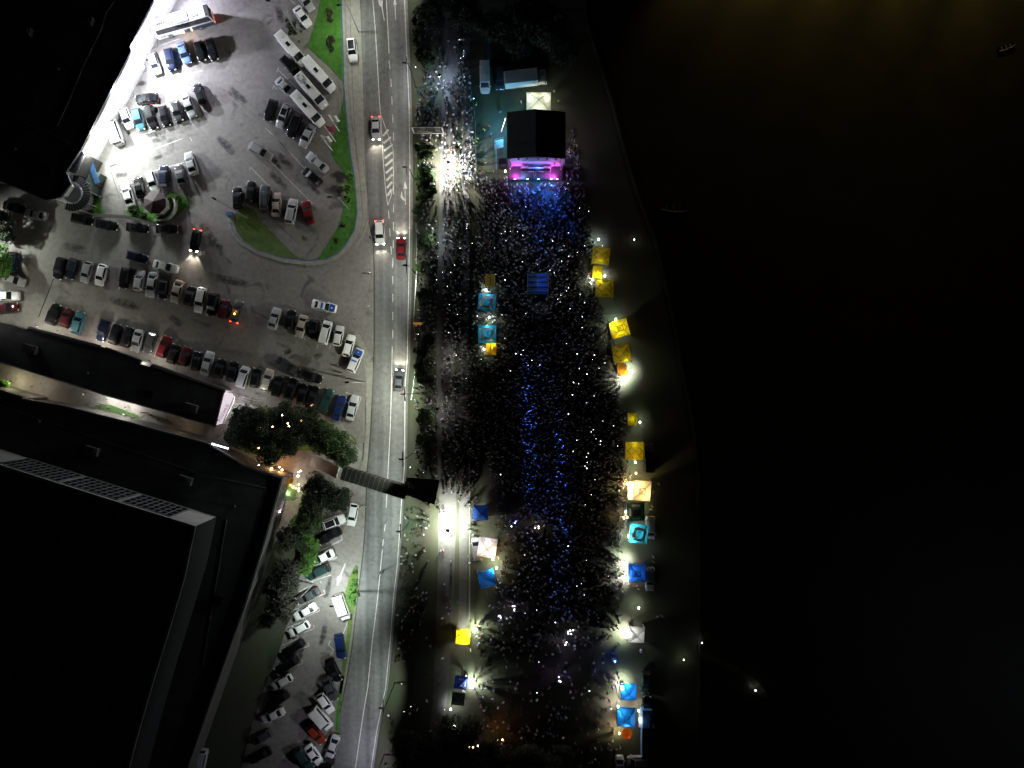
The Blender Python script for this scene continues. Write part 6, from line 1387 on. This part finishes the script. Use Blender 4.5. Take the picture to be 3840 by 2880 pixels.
ppl = [('J',930,1090,YV,'yellow-vested steward by the crowd barrier near lorry'),('J',1015,1350,YV,'yellow-vested steward standing in teal light left of stage'),('J',945,1440,YV,'yellow-vested steward beside crowd barrier below another'),('J',930,1470,YV,'lowest yellow-vested steward at the crowd barrier'),('J',1060,1312,RED,'person in red shirt in teal light left of stage'),('J',1085,1395,(.2,.4,.5),'person in pale shirt beside equipment left of stage'),('J',1130,1465,WH,'person in white near the stage steps'),('J',1180,1165,(.05,.12,.4),'person in blue near rear left corner of stage'),('J',1395,1060,WH,'person in white left of glowing marquee'),('J',1775,1050,(.3,.3,.2),'person right of glowing marquee'),('J',1735,950,(.3,.3,.3),'person at upper right corner of glowing marquee'),
 ('K',1005,395,RED,'person in red shirt in open gap left of the stage'),('K',1110,395,YV,'yellow-vested steward in open gap left of speaker stack'),('K',1735,340,RED,'person in orange-red standing at right end of stage front'),('K',1785,330,RED,'second person in orange-red at right end of stage'),('K',1865,290,RED,'person in red outside stage right corner'),('K',1280,385,WH,'musician in white at left end of stage front'),('K',1295,360,WH,'second musician in white at left end of stage'),('K',1030,180,(.1,.2,.3),'person walking below teal yard left of stage'),('K',1030,310,WH,'person in pale shirt in fan of shadows left of stage'),('K',1025,250,(.1,.2,.3),'person in fan of shadows just below the teal yard'),
 ('F',1600,1050,BKc,'police officer in dark clothes, upper of two by white off-roader'),('F',1612,1105,BKc,'police officer in dark clothes, lower of two by white off-roader'),('F',1895,60,WH,'person in white walking on pavement beside the road'),('F',1890,415,WH,'person in white walking on pavement below another'),('F',1745,545,(.1,.1,.1),'dark-clothed person on pavement near white cars'),('G',1815,1110,WH,'person in white stepping onto road beside white car'),('G',1845,1105,(.5,.5,.5),'second person beside white car on the road'),('H',1725,412,(.06,.06,.07),'dark-clothed person crossing lower road alone'),('H',1760,400,(.06,.06,.07),'second dark-clothed person crossing the lower road'),
 ('D',1905,1080,(.05,.05,.05),'dark-clothed person crossing road below white car'),('A',345*2.765,1325,(.05,.05,.05),'dark-clothed person near white floodlit wall'),('A',995,1318,BKc,'person by the floodlit wall above the white van'),
 ('U',900,860,WH,'person in white in the group under dazzling path lamp'),('U',915,900,WH,'second of white-clad group under dazzling path lamp'),('U',890,935,WH,'lowest of white-clad group under dazzling path lamp'),('U',790,620,(.1,.1,.1),'dark-clothed person just above the dazzling path lamp'),('U',735,625,(.1,.1,.1),'second dark-clothed person above the dazzling path lamp'),('U',700,500,(.05,.05,.05),'dark-clothed person at tip of the footbridge landing'),('U',750,1165,(.5,.3,.3),'left of two people walking down the promenade'),('U',785,1150,(.6,.35,.35),'right of two people walking down the promenade'),('U',885,1310,(.4,.4,.4),'person walking lower on the promenade edge'),
 ('Q',1285,700,(.3,.3,.2),'person on grass above the silver estate car'),('Q',1290,765,(.3,.3,.2),'second person on grass above silver estate car'),('Q',960,1075,RED,'person in red below the deep blue canopy'),('Q',1060,1095,(.6,.08,.1),'person in striped red top below deep blue canopy'),('Q',1080,1135,WH,'person in white below deep blue canopy'),('Q',835,1500,(.4,.4,.4),'person alone on dim grass above white canopy'),('Q',1345,1515,(.35,.3,.25),'left of two people on dark bank'),('Q',1400,1510,(.4,.3,.25),'right of two people on dark bank'),('O',1275,1475,(.6,.5,.2),'upper person right of dark green canopy'),('O',1262,1510,(.6,.5,.2),'lower person right of dark green canopy'),('O',1360,1160,(.7,.7,.5),'person in pale shirt right of cream canopy'),('O',1285,1260,(.6,.4,.2),'person just right of the cream canopy edge'),
 ('R',1115,20,WH,'person in white above the azure canopy'),('R',1110,50,WH,'second person in white above the azure canopy'),('R',505,1090,(.1,.1,.1),'left of walkers casting long shadows near red parasol'),('R',520,1150,(.5,.5,.4),'pale walker casting a long shadow near red parasol'),('R',600,1090,(.1,.1,.1),'dark walker beside pale one near red parasol'),('R',675,1320,WH,'person in white below the red parasol'),('R',710,1400,WH,'person in white standing lower left of parasol'),('R',780,1390,(.3,.3,.3),'person between canopy lamps at the bottom'),('R',830,1370,(.3,.25,.2),'person with long shadow near bottom van'),('R',490,1530,WH,'person in white near bottom edge'),('R',440,1570,(.3,.35,.35),'person in pale top near bottom edge'),('R',560,960,(.4,.4,.4),'person in grey in warm light left of azure canopy'),('R',600,695,(.05,.05,.05),'dark silhouette in warm light left of azure canopies'),('R',560,690,(.05,.05,.05),'second dark silhouette left of azure canopies'),('R',635,860,(.06,.06,.06),'large dark silhouette left of lower azure canopy'),('R',505,870,(.05,.05,.05),'dark silhouette further left of lower azure canopy'),('R',440,870,(.05,.05,.05),'dark silhouette leftmost in warm light'),
 ('V',760,1145,RED,'person in red above the blue promenade canopy'),('V',795,1165,BKc,'dark-clothed person next to one in red above canopy'),('V',905,1205,WH,'person at right corner of blue promenade canopy'),('V',930,1250,BKc,'dark figure casting long shadow right of blue canopy'),('V',960,1305,BKc,'second dark figure right of blue promenade canopy'),('V',910,1340,BKc,'third dark figure right of blue promenade canopy'),('V',1110,1345,(.1,.15,.3),'person in blue in open field right of canopies'),('V',1100,1440,WH,'person in white below one in blue, open field'),('V',1010,1555,(.3,.45,.7),'person in pale blue alone in lower field'),('V',1000,1415,WH,'person with white bag in lower field'),('V',985,665,WH,'person right of glaring yellow canopy'),('V',865,625,BKc,'dark figure above glaring yellow canopy'),('V',915,655,BKc,'second dark figure above glaring yellow canopy'),('V',745,435,(.05,.2,.6),'person in bright blue on grass above yellow canopy'),('V',1040,345,RED,'person in red below tilted blue canopy'),('V',870,935,(.6,.6,.3),'person at lower right of glaring yellow canopy'),
 ('V',455,890,WH,'person in white on dark promenade left of yellow canopy'),('V',125,915,WH,'person in white beside road in dark strip'),('V',180,1045,WH,'person in white beside road, below another'),('V',580,1015,WH,'person in white at path edge lower left of yellow canopy'),('V',265,490,(.5,.2,.08),'person in orange on dark strip beside road'),('V',160,635,WH,'person with white light beside the lower road'),('V',545,1235,(.1,.1,.1),'person left of the blue promenade canopy'),('Y',1560,430,WH,'diner in white in the alley beside green strip'),('Y',1285,425,WH,'diner in white on the green alley strip'),('Y',1010,335,BKc,'diner in black at left end of green strip'),('Y',1120,365,BKc,'second diner in black on green strip'),('Y',1375,465,BKc,'diner in black at right end of green strip'),('Y',1720,450,(.2,.2,.2),'diner in grey in the dim part of alley'),('Y',1480,410,BKc,'dark-clothed diner right of the green strip'),('Y',1640,480,BKc,'another dark-clothed diner in dim alley'),('Y',870,215,(.4,.3,.2),'diner left of the bright white paving')]
for k,(tl,x,y,sc_,lab) in enumerate(ppl):
    t = person(*T(tl,x,y), random.uniform(0,360), random.choice(('stand','walk','stand','phone')), sc_, lab)
    if 'musician' in lab or 'right end of stage' in lab: t.location.z = 1.41
# performer and mic
p = SP(1125,1375,2.2); t = thing('person',(p.x,p.y,1.44),'singer in brown at the middle of stage front','person'); link('body', person_mesh('up')[0], t, color=(.25,.14,.05)); link('hair', person_mesh('up')[1], t, color=HAIRC[1]); NPERS += 1
t = thing('microphone_stand', (p.x+.1,p.y-.45,1.42),'thin microphone stand in front of the singer','microphone'); b = MB(); b.tube([(0,0,0),(0,0,1.4)],.015,5); b.cyl((0,0,.015),.16,.03,'Z',12); b.cyl((0,0,1.45),.03,.12,'Z',8); b.build('stand', M['dmetal'], t)

# crowd densities (photo pixels): polygon, people per square metre, colours weight
def inpoly(x, y, poly):
    c = np.zeros(x.shape, bool); n = len(poly)
    for i in range(n):
        x1,y1 = poly[i]; x2,y2 = poly[(i+1)%n]
        cond = ((y1 > y) != (y2 > y)); xx = (x2-x1)*(y-y1)/((y2-y1) if y2 != y1 else 1e-9)+x1; c ^= cond & (x < xx)
    return c
EDGE = [(1560,170),(1568,700),(1560,1300),(1550,1700),(1545,1900)]
ZONES = [([(1800,655),(1900,665),(1905,690),(2110,690),(2125,560),(2150,560),(2175,640),(2200,760),(2225,900),(2240,1100),(2300,1250),(2325,1440),(2350,1600),(2365,1800),(2350,1900),(2330,2050),(2200,2050),(1850,1850),(1800,1600),(1790,1100)],4.6),
 ([(2120,500),(2150,490),(2170,560),(2175,640),(2125,660)],2.6),
 ([(1720,560),(1790,640),(1900,690),(1800,1100),(1800,1750),(1770,1850),(1655,1850),(1660,1000),(1660,700),(1660,560)],4.8),
 ([(1665,300),(1730,260),(1790,420),(1780,640),(1640,640),(1630,420)],2.4),
 ([(1556,330),(1640,330),(1640,1850),(1552,1850),(1565,700)],2.8),
 ([(1556,120),(1745,120),(1745,330),(1556,330)],.7),
 ([(1740,190),(1790,420),(1788,640),(1750,640),(1725,300)],2.2),
 ([(1850,1850),(2330,2000),(2345,2200),(2200,2300),(1900,2280),(1870,2100),(1870,1950)],1.9),
 ([(1870,2200),(2330,2200),(2320,2420),(1800,2450),(1800,2330)],1.6),
 ([(1790,2400),(2300,2400),(2330,2650),(2280,2880),(1800,2880),(1790,2600)],.5),
 ([(1510,1900),(1610,1900),(1600,2400),(1480,2500),(1490,2200)],.9),
 ([(1480,2400),(1650,2400),(1650,2880),(1430,2880)],.10),
 ([(1665,2150),(1705,2150),(1695,2350),(1655,2350)],1.0),
 ([(1718,1790),(1790,1790),(1785,1900),(1765,2120),(1750,2120),(1750,1900),(1712,1880)],1.3),
 ([(2290,2100),(2345,2080),(2350,2230),(2280,2230)],2.2),([(2260,2480),(2330,2540),(2320,2640),(2270,2600)],1.4),
 ([(1850,1850),(1900,1850),(1890,2250),(1850,2250)],1.0),([(1900,2150),(1950,2150),(1930,2230),(1890,2240)],1.4),
 ([(1780,2330),(1815,2330),(1820,2470),(1780,2450)],1.8)]
HOLES = [[(1640,600),(1662,600),(1668,840),(1636,840)],[(1765,300),(1900,300),(1905,640),(1800,650),(1780,560)],[(1880,400),(2125,400),(2125,672),(1905,672)],[(1800,640),(1860,640),(1860,670),(1800,665)],[(1760,700),(1778,700),(1782,1000),(1760,1000)],[(1890,1840),(1965,1850),(1960,1900),(1880,1930)],[(1600,1790),(1660,1790),(1650,1900),(1590,1900)],[(1760,1000),(1776,1000),(1770,1300),(1756,1300)]]
pts = []
cell = {}
def ok(x, y, d):
    i, j = int(math.floor(x/.5)), int(math.floor(y/.5))
    for a_ in (-1,0,1):
        for c_ in (-1,0,1):
            for (u, v) in cell.get((i+a_,j+c_),()):
                if (u-x)**2+(v-y)**2 < d*d: return False
    return True
foots = np.array([(f[0],f[1],f[2],f[3],f[4]) for f in FOOT])
for poly, dens in ZONES:
    xs = [p_[0] for p_ in poly]; ys = [p_[1] for p_ in poly]; area = (max(xs)-min(xs))*(max(ys)-min(ys))*S*S
    n = int(area*dens*1.25); X = NP.uniform(min(xs),max(xs),n); Y = NP.uniform(min(ys),max(ys),n); keep = inpoly(X,Y,poly)
    for hl in HOLES: keep &= ~inpoly(X,Y,hl)
    X, Y = X[keep], Y[keep]; wx = (X-1920)*S*(H-.9)/H; wy = (1440-Y)*S*(H-.9)/H
    k2 = np.ones(len(wx), bool)
    for f in foots:
        dx, dy = wx-f[0], wy-f[1]; c_, s_ = math.cos(f[2]), math.sin(f[2]); k2 &= ~((abs(dx*c_+dy*s_) < f[3]) & (abs(-dx*s_+dy*c_) < f[4]))
    # people gather in loose clumps with thin gaps between
    cl_ = np.sin(wx*1.3+np.sin(wy*.9)*1.5)*np.sin(wy*1.1+np.sin(wx*.7)*1.7)+.6*np.sin(wx*3.1+wy*1.7)*np.sin(wy*2.7-wx*.9); k2 &= (NP.random(len(wx)) < np.clip(.72+.42*cl_, .12, 1))
    for x, y in zip(wx[k2], wy[k2]):
        if ok(x, y, .37): cell.setdefault((int(math.floor(x/.5)),int(math.floor(y/.5))),[]).append((x,y)); pts.append((x,y))
pts = np.array(pts); print('CROWD', len(pts))
# low-poly figures for the mass
def lowfig(pose):
    b = MB(); cols = []
    def add(pts_, r, n, tag_):
        k = len(b.f); b.tube(pts_, r, n, 0, True); cols.extend([tag_]*(len(b.f)-k))
    add([(0,0,.86),(0,0,1.05),(0,0,1.32),(0,0,1.46)],[.13,.135,.165,.07],7,1)
    for s_ in (-1,1):
        add([(s_*.09,0,.90),(s_*.10,.01,.47),(s_*.10,0,.03)],[.085,.06,.045],5,2)
        if pose == 0 or (pose == 1 and s_ < 0): add([(s_*.17,0,1.42),(s_*.23,0,1.1),(s_*.24,.10,.84)],[.06,.045,.03],4,1)
        elif pose == 1: add([(.17,0,1.42),(.26,.2,1.55),(.2,.36,1.85)],[.06,.042,.03],4,3)
        else: add([(s_*.17,0,1.42),(s_*.26,.12,1.68),(s_*.2,.1,1.98)],[.06,.042,.03],4,3)
    add([(0,.02,1.46),(0,.03,1.56),(0,.03,1.65),(0,.02,1.74)],[.05,.085,.09,.03],7,4)
    v = np.array(b.v); fs = b.f; cen = np.array([v[list(f)].mean(0) for f in fs])
    tags = np.array(cols); hd = tags == 4; tags[hd & ((cen[:,1] < .05) | (cen[:,2] > 1.60))] = 5
    return v, fs, tags
FIG = [lowfig(i) for i in range(3)]
SH = np.array([(.03,.03,.03),(.02,.02,.025),(.02,.025,.05),(.5,.5,.5),(.7,.7,.7),(.3,.3,.31),(.65,.67,.70),(.45,.46,.5),(.015,.015,.015),(.12,.13,.15),(.20,.04,.04),(.04,.08,.2),(.25,.22,.18),(.05,.07,.05)])
HC = np.array(HAIRC)
# 300 people largest/clearest in view stay individuals: the listed ones plus the brightest lit of the crowd
bright = [(1690,640,9),(2348,2112,5),(2352,2172,4),(2348,2384,4),(2318,2650,6),(2340,2424*0+1424,4),(2335,2580,5),(1778,2365,5),(1768,2575,4),(1700,1830,6),(1862,2130,4),(2240,1040,4),(2340,1940,3),(1860,2200,4),(2135,540,3)]
score = np.zeros(len(pts))
for bx, by, r_ in bright:
    q = P(bx,by,.9); d = np.hypot(pts[:,0]-q.x, pts[:,1]-q.y); score += np.clip(1-d/r_,0,None)*4/(r_)**.5
order = np.argsort(-score); nind = max(0, 300-NPERS); ind = order[:nind]
WHERE = {0:'under the dazzling lamp left of stage',1:'beside deep blue canopy',2:'near deep blue canopy corner',3:'beside white river side canopy',4:'in warm light left of azure canopies',5:'in front of the orange stall',6:'left of azure canopy lamp',7:'right of glaring yellow canopy',8:'beside the blue promenade canopy',9:'at end of the footbridge landing',10:'beside tilted blue canopy',11:'by the small glowing stall',12:'left of dark green canopy',13:'below tilted blue canopy',14:'right of the stage'}
for i in ind:
    x, y = pts[i]; px, py = x*H/(H-.9)/S+1920, 1440-y*H/(H-.9)/S
    k = min(range(len(bright)), key=lambda j: (bright[j][0]-px)**2+(bright[j][1]-py)**2); sc_, sn = random.choice(SHIRT[:1]*3+SHIRT)
    t = person(px, py, random.uniform(0,360), random.choice(('stand','stand','phone','up','walk')), sc_, f'person in {sn} top standing '+WHERE[k], f'people {WHERE[k]} in {sn}')
rest = np.delete(np.arange(len(pts)), ind)
VV = []; LL = []; TT = []; CC = []; off = 0
st_p = P(2010,650,0)
for i in rest:
    x, y = pts[i]; r0 = NP.random(); fg = FIG[0 if r0 < .62 else (1 if r0 < .85 else 2)]; v, fs, tags = fg
    a_ = math.atan2(st_p.y-y, st_p.x-x)-math.pi/2+NP.normal(0,.6); s_ = NP.uniform(.92,1.06); c_, sn_ = math.cos(a_)*s_, math.sin(a_)*s_
    w_ = np.empty_like(v); w_[:,0] = v[:,0]*c_-v[:,1]*sn_+x; w_[:,1] = v[:,0]*sn_+v[:,1]*c_+y; w_[:,2] = v[:,2]*s_; VV.append(w_)
    shirt = SH[NP.integers(len(SH))]; hair = HC[NP.integers(len(HC))]; tr = (.03,.04,.07) if NP.random() < .6 else (.02,.02,.02)
    pal = np.array([shirt,shirt,tr,(.25,.20,.18),(.25,.20,.18),hair])
    for f in fs: LL.append([q+off for q in f]); 
    CC.append(pal[tags]); off += len(v)
VV = np.concatenate(VV); CC = np.concatenate(CC)
me = bpy.data.meshes.new('crowd'); nl = sum(len(f) for f in LL)
me.vertices.add(len(VV)); me.vertices.foreach_set('co', VV.ravel().astype('f')); me.loops.add(nl)
me.loops.foreach_set('vertex_index', np.fromiter((q for f in LL for q in f), 'i', nl)); lens = np.array([len(f) for f in LL]); stt = np.concatenate([[0],np.cumsum(lens)[:-1]]).astype('i')
me.polygons.add(len(LL)); me.polygons.foreach_set('loop_start', stt); me.update(); me.validate()
at = me.attributes.new('col','FLOAT_COLOR','FACE'); at.data.foreach_set('color', np.hstack([CC, np.ones((len(CC),1))]).ravel().astype('f'))
me.materials.append(attrmat('crowd_clothing','col',.7)); tag(link('crowd', me), 'dense night crowd filling the field before the stage', None, None, 'stuff')
# phones and small lights held over the heads
ph = [('K',1228,1018,1),('K',1283,1016,0),('K',1357,1020,0),('K',1410,1060,1),('K',1238,1112,0),('K',1120,1188,0),('K',1190,1040,0),('K',1720,1118,1),('K',1408,1332,1),('K',887,1140,1),('K',835,940,1),('K',832,960,0),('K',828,985,1),('K',760,1190,1),('K',705,1365,1),('K',630,1585,1),('K',578,1440,0),('K',665,1442,0),('K',518,1520,0),('K',1230,1520,1),('K',1135,730,0),('K',1443,762,0),('K',1745,635,0),('K',1858,580,0),('K',1880,520,0),('K',2000,775,1),('K',2095,808,1),('K',1885,1278,0),('K',1692,1418,0),('K',1885,1600,0),('K',1565,1358,0),('K',800,1335,0),('K',532,1275,0),('K',535,1133,0),
 ('M',38,122,1),('M',452,200,1),('M',670,85,1),('M',610,265,0),('M',793,355,1),('M',672,410,1),('M',580,320,0),('M',415,603,1),('M',473,640,1),('M',32,485,1),('M',575,475,1),('M',670,845,1),('M',642,888,0),('M',566,948,1),('M',520,1003,1),('M',832,935,1),('M',555,1042,0),('M',893,1052,1),('M',692,1135,1),('M',78,1200,1),('M',862,1245,1),('M',860,1395,1),('M',1140,265,1),('M',895,265,1),
 ('L',773,75,0),('L',887,75,0),('L',690,182,1),('L',840,272,1),('L',866,522,1),('L',977,660,1),('L',1018,378,0),('L',857,912,1),('L',605,988,1),('L',438,935,1),('L',960,1225,1),('L',1308,1280,1),('L',1255,683,2),('L',1595,668,1),('L',1638,183,2),('L',1922,645,1),('L',1784,1203,2),('L',1886,1155,1),('L',1857,1213,1),('L',2008,1295,1),('L',2118,1360,1),('L',1953,1368,0),('L',475,1525,2),('L',530,1548,1),('L',1098,1548,0),('L',1712,1440,1),('L',1635,990,0),('L',1510,103,0),
 ('N',168,35,1),('N',370,165,1),('N',368,350,1),('N',287,782,2),('N',570,803,2),('N',108,612,1),('N',747,932,1),('N',322,1025,1),('N',447,1120,2),('N',225,1258,2),('N',310,1280,1),('N',208,1462,2),('N',566,1482,1),('N',648,1023,1),('N',540,878,0),
 ('O',115,192,2),('O',460,410,1),('O',432,442,1),('O',742,357,1),('O',232,555,1),('O',562,570,2),('O',558,615,1),('O',498,535,0),('O',797,635,1),('O',183,712,1),('O',391,738,1),('O',367,788,1),('O',376,863,1),('O',345,913,1),('O',371,945,2),('O',431,1310,1),('O',350,1447,1),('O',486,1102,0),('O',592,290,0),('O',368,37,0),
 ('J',753,413,1),('J',1075,325,1),('J',800,528,0),('J',795,583,1),('J',767,602,1),('J',300,697,2),('J',903,1022,2),('J',805,797,0),('J',320,1560,1),('J',318,173,0),
 ('Q',115,545,2),('Q',235,1098,1),('Q',296,1066,0),('Q',334,1222,1),('Q',365,742,0),('Q',673,962,0),('U',328,10,2),('U',510,83,0),('U',1575,110,2),('U',1907,1222,1),('V',1555,518,1),('V',1435,553,0),('V',1748,648,2),('V',1578,1058,1),('V',1560,1376,2),('V',2103,1357,2),('V',250,1520,1),('V',155,1285,0),('V',180,1572,0),('V',600,1552,0),('V',1240,610,0),('R',408,595,2),('I',1400,0,0)]
phm = [None]*3
for k,(w_,h_) in enumerate(((.065,.08),(.08,.11),(.13,.17))):
    b = MB(); b.box((0,0,-.01),(w_,h_,.012),m=0); b.box((0,0,.0),(w_*.86,h_*.86,.012),m=1); phm[k] = b.mesh('phone',[M['dmetal'],M['phone']])
for tl,x,y,k in ph:
    if tl == 'I': continue
    gx, gy = T(tl,x,y); p = P(gx, gy, 1.95); bn = ['faint','bright','dazzling'][k]
    wh = ('on dark upper promenade' if gy < 500 else 'in crowd just below the stage' if gy < 950 and gx > 1780 else 'in crowd strip beside the road' if gx < 1660 else 'in crowd left of the turquoise canopies' if gx < 1800 else
          'in crowd near the mixing tent' if gy < 1250 and gx < 2120 else 'in crowd near the upper yellow canopies' if gy < 1480 and gx >= 2120 else 'in middle crowd below the mixing tent' if gy < 1500 else 'in crowd left of the cream canopy' if gy < 1900 and gx >= 2080 else 'in crowd above blue pyramid canopy' if gy < 1900 else 'in loose crowd of the lower field')
    tag(link('phone', phm[k], loc=p, rot=(random.uniform(-.3,.3),random.uniform(-.3,.3),random.uniform(0,3))), f'{bn} phone light held up {wh}','phone',f'{bn} phone lights {wh}')
